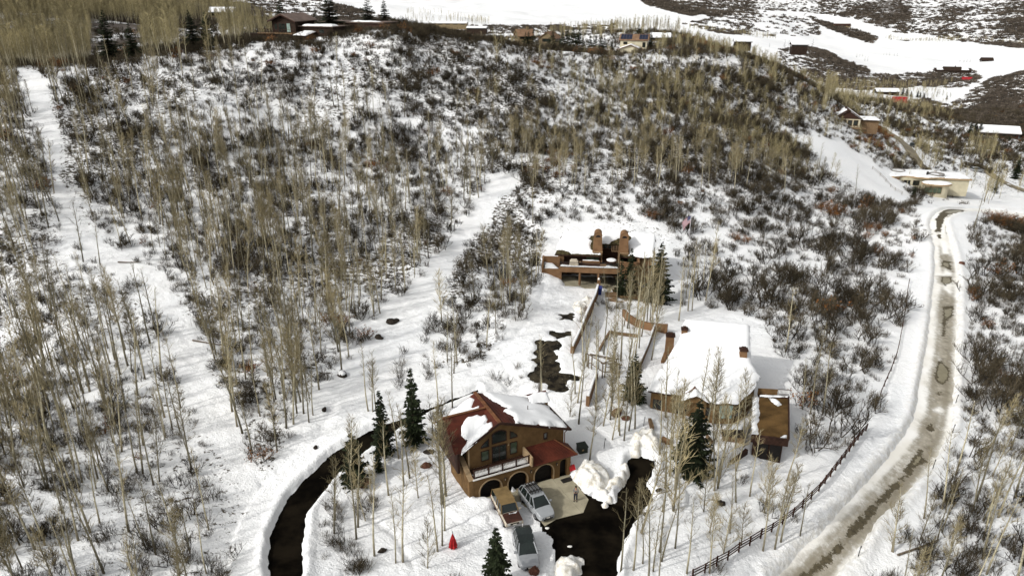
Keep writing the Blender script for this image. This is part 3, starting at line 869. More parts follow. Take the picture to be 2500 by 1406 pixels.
# ================================================================ the garage house with the red roof
H1 = thing('garage_house', 'brown stucco house with red snow-patched roof over three arched garage doors', 'house', (-3.15, 57.2, -0.85), math.radians(25))
def build_h1():
    # ground storey: front wall with the arched openings running down to the ground
    pts = [(-.54, -.5), (-.54, 2.52), (10.0, 2.52), (10.0, -.5)]
    for x0, x1, zs, zt in ((8.78, 9.62, 1.55, 2.02), (5.95, 8.02, .95, 2.02), (3.1, 5.15, .95, 2.02), (.1, 2.35, .95, 2.05)):
        pts += arch(x0, x1, -.5, zs, zt)
    MB().facexz(pts, 0, .4).build('lower_wall', M_stucco, H1)
    MB().box(-.54, -.2, .402, 7, -.6, 2.52).box(9.7, 10, .402, 7, -.6, 2.52).box(-.54, 10, 6.7, 7, -.6, 2.5).build('side_wall', M_stucco, H1)
    for x0, x1, zs, zt in ((5.95, 8.02, .95, 2.02), (3.1, 5.15, .95, 2.02), (.1, 2.35, .95, 2.05)):
        # a raised stucco rim round each arch
        outer, inner = arch(x0 - .13, x1 + .13, -.3, zs, zt + .13, 12), arch(x0, x1, -.3, zs, zt, 12)
        r = MB()
        for i in range(len(outer) - 1):
            r.facexz([outer[i], inner[i], inner[i + 1], outer[i + 1]], -.035, .002)
        r.build('arch_rim', M_trimst, H1)
        d = box('garage_door', M_door, H1, x0 - .2, x1 + .2, .48, .56, -.5, 2.3)
        n = 5
        for k in range(n):
            box('panel', M_door, d, x0 + .03, x1 - .03, .45, .48, -.3 + k * .47, -.3 + k * .47 + .43)
    d = box('entry_door', M_door, H1, 8.6, 9.8, .5, .56, -.5, 2.3); box('handle', M_iron, d, 8.95, 9.0, .44, .5, .85, 1.05)
    for x in (2.72, 5.55, 8.4):
        l = MB().box(x - .07, x + .07, -.12, -.002, 1.55, 1.85).build('wall_lamp', M_iron, H1)
        box('lamp_glass', M_trimst, l, x - .045, x + .045, -.14, -.122, 1.6, 1.8)
    # sloping buttress and parapet on the left
    MB().add([(-.56, -.02, 2.525), (-1.0, -.02, 2.525), (-1.0, 5, 4.6), (-.56, 5, 4.6), (-.56, -.02, -.6), (-1.0, -.02, -.6), (-1.0, 5, -.6), (-.56, 5, -.6)],
             [(0, 1, 2, 3)[::-1], (4, 5, 6, 7), (0, 4, 7, 3)[::-1], (1, 2, 6, 5)[::-1], (0, 1, 5, 4), (3, 7, 6, 2)]).build('buttress_wall', M_stucco, H1)
    MB().bar((-.78, -.04, 2.56), (-.78, 5.02, 4.64), .5, .07).build('coping', M_trimst, H1)
    # deck and railing
    MB().box(-.52, 9.98, .002, 1.59, 2.522, 2.64).build('deck_slab', M_darkwood, H1)
    MB().box(-.62, 5.36, -.07, -.003, 2.50, 2.66).build('deck_edge', M_white, H1)
    rl = MB().box(-.5, 5.36, .0, .10, 3.52, 3.60).box(-.5, 5.36, .02, .08, 2.76, 2.83).build('railing', M_darkwood, H1)
    for x in (-.46, 1.05, 2.5, 3.95, 5.32):
        box('post', M_darkwood, rl, x - .06, x + .06, -.01, .11, 2.64, 3.64)
    x = -.34
    while x < 5.24:
        if min(abs(x - p) for p in (-.46, 1.05, 2.5, 3.95, 5.32)) > .07:
            box('baluster', M_white, rl, x - .032, x + .032, .03, .07, 2.83, 3.52)
        x += .148
    snow_sheet('deck_snow', H1, [(-.4, .2), (5.2, .2), (5.2, .8), (-.4, .7)], const(2.64), .16, .12, .1, 3)
    # upper storey: front wall cut to the gable
    RZ = lambda u: 7.30 - .59 * (2.72 - u) if u < 2.72 else 7.30 - .37 * (u - 2.72)
    fw = [(-.4, 2.64), (10, 2.64), (10, RZ(10) - .12), (2.72, 7.16), (-.4, RZ(-.4) - .12)]
    MB().facexz(fw, 1.6, 1.9).build('upper_wall', M_stucco, H1)
    MB().box(-.4, -.1, 1.902, 7.0, 2.53, 5.25).box(9.7, 10, 1.902, 7.0, 2.53, 4.4).facexz([(-.1, 2.53), (9.7, 2.53), (9.7, 4.4), (2.72, 7.1), (-.1, 5.3)], 6.7, 7.0).build('rear_wall', M_stucco, H1)
    # the big window group, stepped under one arch
    window(H1, .90, 1.76, 3.2, 4.36, 1.6, M_glassg); window(H1, 3.98, 4.78, 3.12, 4.5, 1.6, M_glassg)
    window(H1, 2.05, 3.62, 2.70, 4.56, 1.6, M_glass, mull=1)
    window(H1, 2.05, 3.62, 4.86, 5.9, 1.6, M_glass, top=[(2.05, 5.95), (2.3, 6.13), (2.58, 6.24), (2.84, 6.27), (3.1, 6.24), (3.37, 6.13), (3.62, 5.95)])
    window(H1, .90, 1.76, 4.70, 5.0, 1.6, M_glass, top=[(.90, 4.86), (1.1, 5.12), (1.4, 5.38), (1.76, 5.62)])
    window(H1, 3.98, 4.78, 4.95, 5.3, 1.6, M_glass, top=[(3.98, 5.82), (4.3, 5.66), (4.55, 5.45), (4.78, 5.15)])
    window(H1, 7.68, 8.12, 3.76, 4.56, 1.6, M_glass)
    box('wall_lamp', M_trimst, H1, 3.75, 3.87, 1.48, 1.595, 4.25, 4.45)
    # window of the left wall, on its own plane
    g = MB().box(-.46, -.402, 2.3, 4.2, 3.0, 4.35).build('window', M_darkwood, H1); box('pane', M_glassg, g, -.475, -.462, 2.4, 4.1, 3.1, 4.25)
    box('corner_board', M_trimst, H1, -.44, -.28, 1.54, 1.598, 2.64, 5.1)
    # main roof
    A0, F0 = (2.72, 7.35, 7.37), (2.72, 1.15, 7.37)
    zl, zr = 7.37 - .59 * 3.85, 7.37 - .37 * 7.8
    EL, ER = (-1.13, 1.15, zl), (10.52, 1.15, zr); BL, BR = (-1.13, 7.35, zl), (10.52, 7.35, zr)
    M0 = (2.72, 4.2, 7.37); B0 = (-1.9, 4.2, 7.37)
    rt = MB().slab([F0, ER, BR, A0], .14).build('roof_right_slope', M_red, H1)
    MB().slab([EL, F0, M0], .14).slab([M0, A0, BL], .14).build('roof_left_slope', M_red, H1)
    E2, B2 = (-1.9, 1.15, zl), (-1.9, 7.25, zl)
    MB().slab([EL, M0, B0, E2], .13).slab([M0, BL, B2, B0], .13).build('cross_gable_roof', M_red, H1)
    MB().add([(-1.55, 1.5, 2.6), (-1.55, 6.9, 2.6), (-1.55, 6.9, 5.3), (-1.55, 4.2, 7.2), (-1.55, 1.5, 5.2), (-1.3, 1.5, 2.6), (-1.3, 6.9, 2.6), (-1.3, 6.9, 5.3), (-1.3, 4.2, 7.2), (-1.3, 1.5, 5.2)],
             [(0, 1, 2, 3, 4)[::-1], (5, 6, 7, 8, 9), (0, 5, 9, 4), (1, 2, 7, 6)]).build('gable_end_wall', M_darkwood, H1)  # dark colour carries the shadow under the gable peak
    MB().bar((2.72, 1.1, 7.40), (2.72, 7.4, 7.40), .34, .08).build('ridge_cap', M_redcap, H1)
    MB().bar((2.5, 4.2, 7.40), (-1.95, 4.2, 7.40), .26, .08).build('ridge_cap', M_redcap, H1)
    MB().bar((-1.16, 1.12, zl - .02), (2.72, 1.12, 7.33), .07, .26).build('barge_board', M_darkwood, H1)
    MB().bar((2.72, 1.12, 7.33), (10.56, 1.12, zr - .02), .07, .26).build('barge_board', M_darkwood, H1)
    MB().bar((10.58, 1.1, zr - .06), (10.58, 7.4, zr - .06), .14, .12).build('gutter', M_darkwood, H1)
    MB().tube([(10.5, 1.5, zr - .1), (10.1, 1.55, zr - .5), (10.1, 1.55, 2.7)], .05, 6).build('downpipe', M_redcap, H1)
    # standing seams of the metal roof
    for k in range(1, 20):
        u = 2.72 + 7.8 * k / 20
        MB().bar((u, 1.16, 7.39 - .37 * (u - 2.72)), (u, 7.34, 7.39 - .37 * (u - 2.72)), .03, .04).build('roof_seam', M_red, rt)
    # snow lying on the roof
    zR = plane3(F0, ER, A0); zL = plane3(F0, A0, EL); zC = plane3(M0, B0, E2); zC2 = plane3(M0, B0, B2)
    snow_sheet('roof_snow', H1, [(4.55, 1.25), (5.6, 1.22), (7.5, 1.22), (10.1, 1.3), (10.4, 1.8), (10.35, 4.4), (10.5, 7.2), (7, 7.42), (3.1, 7.4), (3.6, 6.7), (3.5, 6.1), (4.2, 5.4), (4.3, 4.7), (4.9, 4.3), (4.3, 3.6), (4.9, 2.9), (4.6, 2.2)], zR, .42, .14, .2, 4, wav=.22)
    snow_sheet('roof_snow', H1, [(-1.35, 1.0), (-.7, 1.0), (.2, 1.02), (1.1, 1.05), (2.1, 1.4), (2.3, 2.0), (1.75, 2.3), (2.2, 2.8), (2.2, 3.4), (1.5, 3.85), (.5, 3.8), (-.4, 3.2), (-.8, 2.5), (-.45, 1.9), (-1.0, 1.6)], lambda x, y: np.maximum(zL(x, y), zC(x, y)), .30, .12, .15, 5, wav=.10)
    snow_sheet('roof_snow', H1, [(1.9, 4.5), (2.2, 5.2), (1.5, 5.6), (2.3, 6.5), (2.2, 7.3), (-1.2, 7.3), (-1.9, 7.2), (-1.9, 4.5)], lambda x, y: np.maximum(zL(x, y), zC2(x, y)), .30, .14, .2, 6, wav=.10)
    # small red dormer on the far slope
    dz = 5.0
    dm = MB().add([(8.3, 5.3, 5.75), (8.3, 7.1, 5.75), (10.3, 7.1, 5.72), (10.3, 5.3, 5.72), (8.0, 6.2, 6.4), (10.3, 6.2, 6.38)], [(0, 3, 5, 4), (4, 5, 2, 1), (3, 2, 5)]).build('dormer', M_red, H1)
    MB().box(9.9, 10.2, 5.5, 6.9, 4.6, 5.9).build('dormer_wall', M_stucco, dm)
    snow_sheet('dormer_snow', dm, [(8.2, 5.2), (10.2, 5.2), (10.25, 6.0), (9.0, 6.15), (8.0, 6.1)], plane3((8.3, 5.3, 5.75), (10.3, 5.3, 5.72), (8.0, 6.2, 6.4)), .2, .12, .12, 8)
    MB().tube([(9.9, 7.0, 5.0), (9.9, 7.0, 6.9)], .09, 8).build('vent_pipe', M_pipe, H1)
    MB().tube([(7.1, 4.0, 5.6), (7.1, 4.0, 6.55)], .05, 6).build('vent_pipe', M_pipe, H1)
    # hipped red roof over the right garage and the entry
    hr = MB().slab([(5.55, -.42, 2.50), (10.55, -.42, 2.46), (8.9, 1.59, 3.45), (5.55, 1.59, 3.45)], .11).slab([(10.55, -.42, 2.46), (10.55, 1.62, 2.5), (8.9, 1.59, 3.45)], .11).build('porch_roof', M_red, H1)
    for k in range(1, 14):
        t = k / 14; a, b = Vector((5.55, -.42, 2.51)).lerp(Vector((10.55, -.42, 2.47)), t), Vector((5.55, 1.58, 3.47)).lerp(Vector((8.9, 1.58, 3.47)), t)
        MB().bar(a, b, .03, .04).build('roof_seam', M_red, hr)
    MB().bar((10.55, -.42, 2.50), (8.9, 1.58, 3.50), .12, .05).build('hip_cap', M_redcap, hr)
    MB().box(5.37, 5.54, -.42, 1.59, 2.53, 3.60).build('end_parapet', M_trimst, H1)
    box('beam', M_stucco, H1, 5.56, 10.45, -.04, -.003, 2.3, 2.46)
    box('door_mat', M_iron, H1, 8.65, 9.7, -1.0, -.45, -.05, .04)
build_h1()

# ================================================================ the upper house with two chimney towers
H2 = thing('upper_house', 'adobe house with two round-topped chimney towers above a columned carport', 'house', (8.4, 115.4, -1.95), math.radians(-6))
def build_h2():
    # carport
    MB().box(-.42, 0, 0, .5, -.6, 2.05).build('pier', M_stucco2, H2)
    for x in (3.1, 6.25):
        MB().tube([(x, .18, -.5), (x, .18, 2.06)], .2, 12).build('column', M_stucco2, H2)
    MB().box(-.45, 11.0, -.02, .45, 2.06, 2.95).build('deck_beam', M_stucco2, H2)
    MB().box(-.42, 12.8, 5.2, 5.5, -.6, 2.5).box(-.42, -.1, .502, 5.2, -.6, 2.05).box(12.5, 12.8, .45, 5.2, -.6, 2.5).build('carport_wall', M_stucco2, H2)
    d = box('garage_door', M_door, H2, .8, 4.9, 5.08, 5.19, -.2, 1.9)
    for k in range(4): box('panel', M_door, d, .85, 4.85, 5.03, 5.078, -.1 + .48 * k, .34 + .48 * k)
    d = box('garage_door', M_door, H2, 6.9, 11, 5.08, 5.19, -.2, 1.9)
    for k in range(4): box('panel', M_door, d, 6.95, 10.95, 5.03, 5.078, -.1 + .48 * k, .34 + .48 * k)
    box('deck_slab', M_darkwood, H2, -.42, 12.8, .452, 5.6, 2.52, 2.92)
    rl = MB().box(-.3, 9.4, .1, .16, 3.78, 3.84).box(-.3, 9.4, .1, .16, 3.0, 3.05).build('railing', M_iron, H2)
    x = -.28
    while x < 9.4:
        box('baluster', M_iron, rl, x - .014, x + .014, .115, .145, 3.05, 3.78); x += .24
    snow_sheet('deck_snow', H2, [(-.2, .3), (5, .25), (9.5, .3), (9.4, .9), (7.6, 1.7), (7.0, .9), (4.5, .8), (2, .8), (.4, 1.2), (-.2, .9)], const(2.92), .25, .14, .15, 12)
    # upper walls behind the deck
    MB().box(-.7, 6.6, 3.4, 3.7, 2.93, 4.6).build('upper_wall', M_darkwood, H2)  # dark reddish brown paints in the shadow on this wall
    MB().box(-.75, .25, 2.5, 3.38, 2.93, 4.25).build('wall_stub', M_stucco2, H2)
    window(H2, 4.0, 6.3, 3.0, 4.35, 3.4, M_glassg, mull=2); window(H2, 2.6, 3.4, 3.5, 4.3, 3.4, M_glass)
    MB().box(3.4, 6.4, 2.2, 2.55, 2.93, 3.45).build('planter_wall', M_stucco2, H2)
    snow_sheet('planter_snow', H2, [(3.5, 2.25), (6.3, 2.25), (6.3, 2.5), (3.5, 2.5)], const(3.45), .1, .1, .06, 2)
    # recess with the sunroom between the towers
    MB().box(6.6, 6.78, 3.0, 7.0, 2.93, 5.4).box(9.5, 9.66, 1.6, 7.0, 2.93, 4.9).build('recess_wall', M_stucco2, H2)
    MB().box(6.8, 9.48, 6.0, 6.2, 2.93, 6.2).build('recess_wall', M_darkwood, H2)
    for k in range(3): window(H2, 6.95 + .85 * k, 7.7 + .85 * k, 4.4, 5.9, 6.0, M_glass, frame_mat=M_wood)
    tr = MB().bar((8.3, 5.2, 5.6), (9.5, 5.2, 5.6), .1).bar((8.3, 3.4, 4.9), (9.5, 3.4, 4.9), .1).build('trellis', M_wood, H2)
    for k in range(5): MB().bar((8.35 + .27 * k, 3.3, 4.98), (8.35 + .27 * k, 5.4, 5.72), .07, .1).build('slat', M_wood, tr)
    # right wing
    MB().box(9.68, 13.0, .0, .4, 1.3, 4.2).box(12.7, 13.0, .402, 6.5, -.5, 4.2).build('wing_wall', M_stucco2, H2)
    MB().box(12.6, 15.2, 2.9, 3.2, -.6, 4.5).box(15.0, 15.2, 3.2, 7, -.6, 4.5).build('end_wall', M_stucco2, H2)
    # roof in three fields, shingled where the snow has slid off
    zf = plane3((-1.3, 2.4, 4.30), (15.6, 2.4, 4.30), (0, 7, 6.95))
    q1 = [(-1.3, 2.4, zf(0, 2.4)), (6.62, 2.4, zf(0, 2.4)), (6.62, 7, zf(0, 7)), (.2, 7, zf(0, 7))]
    q2 = [(9.62, 2.4, zf(0, 2.4)), (15.6, 2.4, zf(0, 2.4)), (15.8, 7, zf(0, 7)), (9.62, 7, zf(0, 7))]
    q3 = [(6.64, 4.7, zf(0, 4.7)), (9.60, 4.7, zf(0, 4.7)), (9.60, 7, zf(0, 7)), (6.64, 7, zf(0, 7))]
    rf = MB().slab(q1, .16).build('roof', M_shingle, H2); MB().slab(q2, .16).build('roof', M_shingle, H2); r3 = MB().slab(q3, .16).build('roof', M_shingle, H2)
    MB().slab([(.2, 7, zf(0, 7)), (15.8, 7, zf(0, 7)), (16.5, 11.5, 4.3), (-.8, 11.5, 4.3)], .16).build('back_slope', M_shingle, H2)
    MB().box(-.6, 15.0, 7.0, 11, -.6, 4.25).build('rear_wall', M_stucco2, H2)
    MB().bar((-1.35, 2.36, 4.22), (6.66, 2.36, 4.22), .08, .2).build('fascia', M_darkwood, H2)
    MB().bar((9.58, 2.36, 4.22), (15.65, 2.36, 4.22), .08, .2).build('fascia', M_darkwood, H2)
    s1 = [(-1.25, 3.2), (-.2, 3.35), (1.1, 3.0), (1.5, 2.55), (2.6, 2.7), (4, 2.6), (5.4, 2.75), (6.5, 2.5), (6.55, 2.9), (5.6, 3.0), (5.0, 3.5), (4.7, 4.3), (4.9, 5.3), (4.4, 5.7), (4.8, 6.2), (5.3, 6.3), (5.6, 6.9), (.2, 7.1), (-.3, 6.2)]
    s2 = [(11.3, 3.0), (11.0, 2.6), (12.0, 2.45), (13.6, 2.3), (15.6, 2.5), (15.85, 7.1), (10.9, 7.1), (11.6, 6.2), (11.1, 5.2), (11.2, 4.2)]
    s3 = [(6.55, 4.75), (7.8, 4.72), (8.3, 5.2), (9.0, 5.6), (9.8, 6.2), (10, 7.1), (5.7, 7.1), (6.5, 6.3)]
    def skip(*polys):
        A_ = [np.array(p) for p in polys]
        return lambda x, y: min(float(sdf_poly(x, y, P)) for P in A_) < -.25
    shingles(rf, q1, 17, 10, M_shingle, skip(s1), 1); shingles(r3, q3, 7, 5, M_shingle, skip(s3), 2)
    shingles(rf, q2, 13, 10, M_shingle, skip(s2), 3)
    snow_sheet('roof_snow', H2, s1, zf, .38, .16, .18, 21, wav=.12); snow_sheet('roof_snow', H2, s2, zf, .42, .16, .2, 22, wav=.12); snow_sheet('roof_snow', H2, s3, zf, .34, .15, .18, 23, wav=.12)
    # the two towers, rounded over at the top
    for cx, z0 in ((5.92, 5.0), (10.35, 4.9)):
        t = thing_part = MB()
        w0, w1, y0, y1 = .80, .66, 2.75, 4.7
        prof = [(cx - w0, z0 - .6), (cx - w0, z0)] + [(cx - w1 * math.cos(math.pi * k / 12), 7.75 + .68 * math.sin(math.pi * k / 12)) for k in range(13)] + [(cx + w0, z0), (cx + w0, z0 - .6)]
        tw = MB().facexz(prof[::-1], y0, y1).build('chimney_tower', M_stucco2, H2)
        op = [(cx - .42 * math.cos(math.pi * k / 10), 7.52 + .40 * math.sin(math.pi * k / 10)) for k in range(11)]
        MB().facexz(op[::-1], y0 - .012, y0 + .002).build('arched_opening', M_black, tw)  # flat black panel painted for the shade inside the arch
        MB().box(cx - .88, cx + .88, y0 - .10, y0 + .3, z0 - .12, z0 + .0).build('tower_sill', M_trimst, tw)
        pr2 = [(cx - w1 * 1.1 * math.cos(math.pi * k / 12), 7.80 + .74 * math.sin(math.pi * k / 12)) for k in range(13)]; pr1 = [(cx - w1 * .98 * math.cos(math.pi * k / 12), 7.76 + .64 * math.sin(math.pi * k / 12)) for k in range(13)]
        r = MB()
        for k in range(12): r.facexz([pr2[k], pr1[k], pr1[k + 1], pr2[k + 1]], y0 - .05, y0 + .05)
        r.build('arch_rim', M_stucco2, tw)
    # walled court on the left
    MB().add([(-3.1, 0, -.5), (-.43, 0, -.5), (-.43, 0, 2.56), (-3.1, 0, 2.5), (-3.1, .3, -.5), (-.43, .3, -.5), (-.43, .3, 2.56), (-3.1, .3, 2.5)],
             [(0, 1, 2, 3), (4, 7, 6, 5), (3, 2, 6, 7), (0, 3, 7, 4)]).build('court_wall', M_stucco2, H2)
    MB().box(-3.1, -.43, 1.9, 2.2, -.5, 4.05).build('court_wall', M_stucco2, H2)
    MB().add([(-3.4, .0, -.5), (-3.102, 0, -.5), (-3.102, 0, 2.7), (-3.4, 0, 2.7), (-3.4, 2.2, -.5), (-3.102, 2.2, -.5), (-3.102, 2.2, 4.15), (-3.4, 2.2, 4.15)],
             [(0, 1, 2, 3), (4, 7, 6, 5), (3, 2, 6, 7), (0, 3, 7, 4), (1, 5, 6, 2)]).build('court_wall', M_stucco2, H2)
    snow_sheet('court_snow', H2, [(-3.1, .3), (-.45, .3), (-.45, .8), (-1.6, 1.9), (-3.1, 1.9)], lambda x, y: 2.35 + .3 * (y - .3) - .1 * (x + 1.8), .3, .15, .2, 31)
build_h2()

# ================================================================ the low house under a great snow roof
H3 = thing('low_house', 'low stucco house almost buried under one broad smooth snow-covered roof', 'house', (16.4, 74.5, -0.8), math.radians(-8))
def build_h3():
    zf0 = lambda x, y: np.minimum(2.45 + .395 * (np.asarray(y, float) + 1.0), 6.5 + .03 * (np.asarray(y, float) - 9.4)) - .10 * np.maximum(0, 3.5 - np.asarray(x, float) - np.asarray(y, float) * .2).clip(0, 4)
    front = [(-.5, -.5), (2.5, -1.1), (4.2, -1.4), (7.0, -2.0), (9.4, -1.8), (11.4, .2)]
    plan = front + [(12.3, 1.9), (11.5, 4.0), (11.9, 9.6), (4.1, 10.1), (3.3, 6.5), (1.6, 3.4), (.3, 1.3)]
    P = np.array(plan)
    # roof deck: a shell under the snow
    ctr = P.mean(0); n = len(plan)
    zz = [float(zf0(x, y)) for x, y in plan]
    MB().add([(ctr[0], ctr[1], float(zf0(*ctr)) - .02)] + [(x, y, z) for (x, y), z in zip(plan, zz)] + [(x, y, z - .28) for (x, y), z in zip(plan, zz)],
             [(0, 1 + i, 1 + (i + 1) % n) for i in range(n)] + [(1 + i, 1 + n + i, 1 + n + (i + 1) % n, 1 + (i + 1) % n) for i in range(n)]).build('roof', M_darkwood, H3)
    snow_sheet('roof_snow', H3, [(x + (x - ctr[0]) * .02, y + (y - ctr[1]) * .02) for x, y in plan], zf0, .52, .2, .30, 41, wav=.07, noise=.18)
    ins = [(x + (ctr[0] - x) * .06, y + (ctr[1] - y) * .06) for x, y in plan]
    MB().add([(x, y, -.8) for x, y in ins] + [(x, y, float(zf0(x, y)) - .2) for x, y in ins], [(i, (i + 1) % n, n + (i + 1) % n, n + i) for i in range(n)]).build('wall', M_stucco, H3)
    # windows on the right part of the front wall
    def wall_window(i, t0, t1, z0, z1, mat, cat='window'):
        a, b = Vector((*ins[i], 0)), Vector((*ins[i + 1], 0)); d = (b - a); nrm = Vector((d.y, -d.x, 0)).normalized()
        p, q = a + d * t0 + nrm * .03, a + d * t1 + nrm * .03
        def slab(p, q, z0, z1, th, nm, m, par): 
            return MB().slab([p + Vector((0, 0, z0)), q + Vector((0, 0, z0)), q + Vector((0, 0, z1)), p + Vector((0, 0, z1))], th).build(nm, m, par)
        f = slab(p, q, z0, z1, .05, cat, M_darkwood, H3)
        mid = p.lerp(q, .52)
        for u, v in ((p.lerp(q, .04), mid), (p.lerp(q, .60), p.lerp(q, .96))):
            slab(u + nrm * .015, v + nrm * .015, z0 + .06, z1 - .06, .012, 'pane', mat, f)
    wall_window(3, .25, .95, -.1, 1.75, M_glassp); wall_window(4, .10, .6, .0, 1.3, M_glass); wall_window(1, .1, .8, -.3, 1.2, M_glass, 'entry_door'); wall_window(2, .55, .85, .1, 1.2, M_glass)
    wall_window(0, .1, .45, -.2, 1.1, M_glass)
    # little red-roofed entry gable
    g = MB().slab([(3.3, -2.3, 2.35), (4.75, -2.3, 3.05), (4.75, 1.2, 3.35), (3.3, 1.0, 2.6)], .1).slab([(4.75, -2.3, 3.05), (6.2, -2.3, 2.25), (6.2, 1.0, 2.5), (4.75, 1.2, 3.35)], .1).build('entry_gable', M_red, H3)
    MB().facexz([(3.5, 2.0), (6.0, 1.9), (6.0, 2.25), (4.75, 2.9), (3.5, 2.35)], -2.1, -1.9).build('gable_board', M_stucco, g)
    MB().box(3.5, 3.7, -2.1, -1.9, -.8, 2.2).build('post', M_stucco, g); MB().box(5.8, 6.0, -2.1, -1.9, -.8, 2.1).build('post', M_stucco, g)
    snow_sheet('entry_snow', g, [(3.2, -2.4), (4.6, -2.4), (6.3, -2.4), (6.3, -1.0), (5.2, -1.2), (4.75, -.9), (4.2, -1.4), (3.2, -1.0)], lambda x, y: np.where(x < 4.75, 2.35 + .48 * (x - 3.3), 3.05 - .55 * (x - 4.75)), .25, .14, .12, 44)
    # chimneys
    def chimney(x, y, w, z0, z1, nm='chimney'):
        c = MB().add([(x + sx * w * k, y + sy * w * k * .85, z) for z, k in ((z0, .56), (z1 - .5, .5), (z1 - .5, .5), (z1 - .1, .46)) for sx, sy in ((-1, -1), (1, -1), (1, 1), (-1, 1))],
                     [(a + i, a + (i + 1) % 4, a + 4 + (i + 1) % 4, a + 4 + i) for a in (0, 8) for i in range(4)] + [(4, 5, 9, 8), (5, 6, 10, 9), (6, 7, 11, 10), (7, 4, 8, 11), (12, 13, 14, 15)]).build(nm, M_stucco2, H3)
        MB().box(x - w * .6, x + w * .6, y - w * .52, y + w * .52, z1 - .1, z1 + .12).build('chimney_cap', M_darkwood, c)
        MB().box(x - w * .3, x + w * .3, y - w * .28, y + w * .28, z1 + .12, z1 + .32).build('flue', M_darkwood, c)
    chimney(10.6, 4.4, .82, 3.6, 5.85); chimney(3.9, 7.6, .7, 3.2, 6.6); chimney(2.55, 10.6, 1.0, -.6, 4.2)
    MB().add([(1.4, 10.0, -.6), (3.9, 10.4, -.6), (3.9, 10.9, -.6), (1.4, 10.6, -.6), (2.0, 10.2, 2.0), (3.2, 10.4, 2.0), (3.2, 10.8, 2.0), (2.0, 10.6, 2.0)], [(0, 1, 5, 4), (1, 2, 6, 5), (2, 3, 7, 6), (3, 0, 4, 7), (4, 5, 6, 7)]).build('chimney_base', M_stucco2, H3)
    MB().box(2.2, 3.9, 7.9, 9.6, -.6, 1.9).build('rear_wing', M_darkwood, H3)
    MB().tube([(7.5, 4.2, 4.0), (7.5, 4.2, 5.2)], .06, 6).build('vent_pipe', M_pipe, H3)
    # flat-roofed garage wing
    q = [(10.1, -7.5), (13.9, -7.85), (15.7, 1.25), (12.2, 1.0)]
    gw = MB().prism([(10.5, -7.1), (13.5, -7.4), (15.2, 1.0), (12.3, .9)], -1.6, 1.0).build('garage_wing', M_darkwood, H3)
    MB().prism(q, .85, 1.70).build('garage_roof', M_darkwood, gw)
    a, b, c, d = [Vector((x, y, 1.70)) for x, y in q]
    nb = 22
    for k in range(nb):   # boards of the roof deck
        s0, s1 = .03 + .94 * k / nb, .03 + .94 * (k + .93) / nb
        MB().slab([a.lerp(b, s0).lerp(d.lerp(c, s0), .03) + Vector((0, 0, .05)), a.lerp(b, s1).lerp(d.lerp(c, s1), .03) + Vector((0, 0, .05)), a.lerp(b, s1).lerp(d.lerp(c, s1), .94) + Vector((0, 0, .05)), a.lerp(b, s0).lerp(d.lerp(c, s0), .94) + Vector((0, 0, .05))], .045).build('board', M_membrane, gw)
    for p, r in ((a, b), (b, c), (d, c)): MB().bar(p + Vector((0, 0, .06)), r + Vector((0, 0, .06)), .12, .16).build('roof_edge', M_darkwood, gw)
    snow_sheet('roof_snow', gw, [(13.3, .6), (14.2, .2), (14.6, -.8), (14.0, -1.2), (13.5, -.4)], const(1.75), .3, .14, .2, 51); snow_sheet('roof_snow', gw, [(13.0, -7.6), (13.8, -7.7), (13.95, -6.9), (13.5, -7.1)], const(1.75), .22, .1, .14, 52)
    snow_sheet('roof_snow', gw, [(12.3, .6), (15.5, .9), (15.6, 1.2), (12.3, 1.0)], const(1.78), .2, .1, .12, 53); snow_sheet('roof_snow', gw, [(10.1, -7.4), (11, -7.5), (11.2, -5), (11.9, -2), (12.2, .5), (11.5, .5), (10.6, -4)], const(1.74), .25, .14, .18, 54)
    for x in (10.9, 12.2):
        dd = MB().slab([(x, -7.22 - .1 * (x - 10.5), -1.3), (x + 1.15, -7.33 - .1 * (x - 10.5), -1.3), (x + 1.15, -7.33 - .1 * (x - 10.5), .78), (x, -7.22 - .1 * (x - 10.5), .78)], .05).build('garage_door', M_door, gw)
    rl = MB().bar((14.4, 1.4, 2.5), (15.75, 1.4, 2.5), .06).bar((14.4, 1.4, 1.9), (15.75, 1.4, 1.9), .05).build('railing', M_darkwood, gw)
    for k in range(9): box('baluster', M_white, rl, 14.45 + .15 * k, 14.49 + .15 * k, 1.38, 1.42, 1.92, 2.48)
    MB().bar((12.2, 1.35, 2.0), (14.4, 1.4, 2.0), .15, .9).build('rear_parapet', M_stucco, gw)
    # lower snowy terrace between house and garage, with its retaining boards
    snow_sheet('terrace_snow', H3, [(7.2, -2.8), (10.2, -2.2), (11.6, -.8), (10.6, -3.6), (10.2, -5.4), (7.4, -4.6)], const(-.35), .5, .2, .4, 55)
build_h3()

# ================================================================ far houses
M_brownroof = plain('brown_metal_roof', (0.13, 0.095, 0.078), 0.7, 0.2, 0.5, 0.2)
M_timber = plain('dark_red_timber', (0.028, 0.018, 0.013), 0.85, 0.3, 1.0, 0.1)
M_cream = plain('cream_stucco', (0.44, 0.40, 0.29), 0.9, 0.12, 0.5, 0.1)
M_redroof = plain('bright_red_roof', (0.25, 0.014, 0.018), 0.6, 0.2, 0.5, 0.25)
M_solar = plain('solar_panel', (0.012, 0.016, 0.035), 0.25, 0.3, 1.0, 0.5)
M_tanroof = plain('tan_shingle_roof', (0.17, 0.105, 0.065), 0.9, 0.25, 0.6, 0.1)
M_ochre = plain('ochre_wall', (0.17, 0.13, 0.075), 0.9, 0.2, 0.5, 0.1)

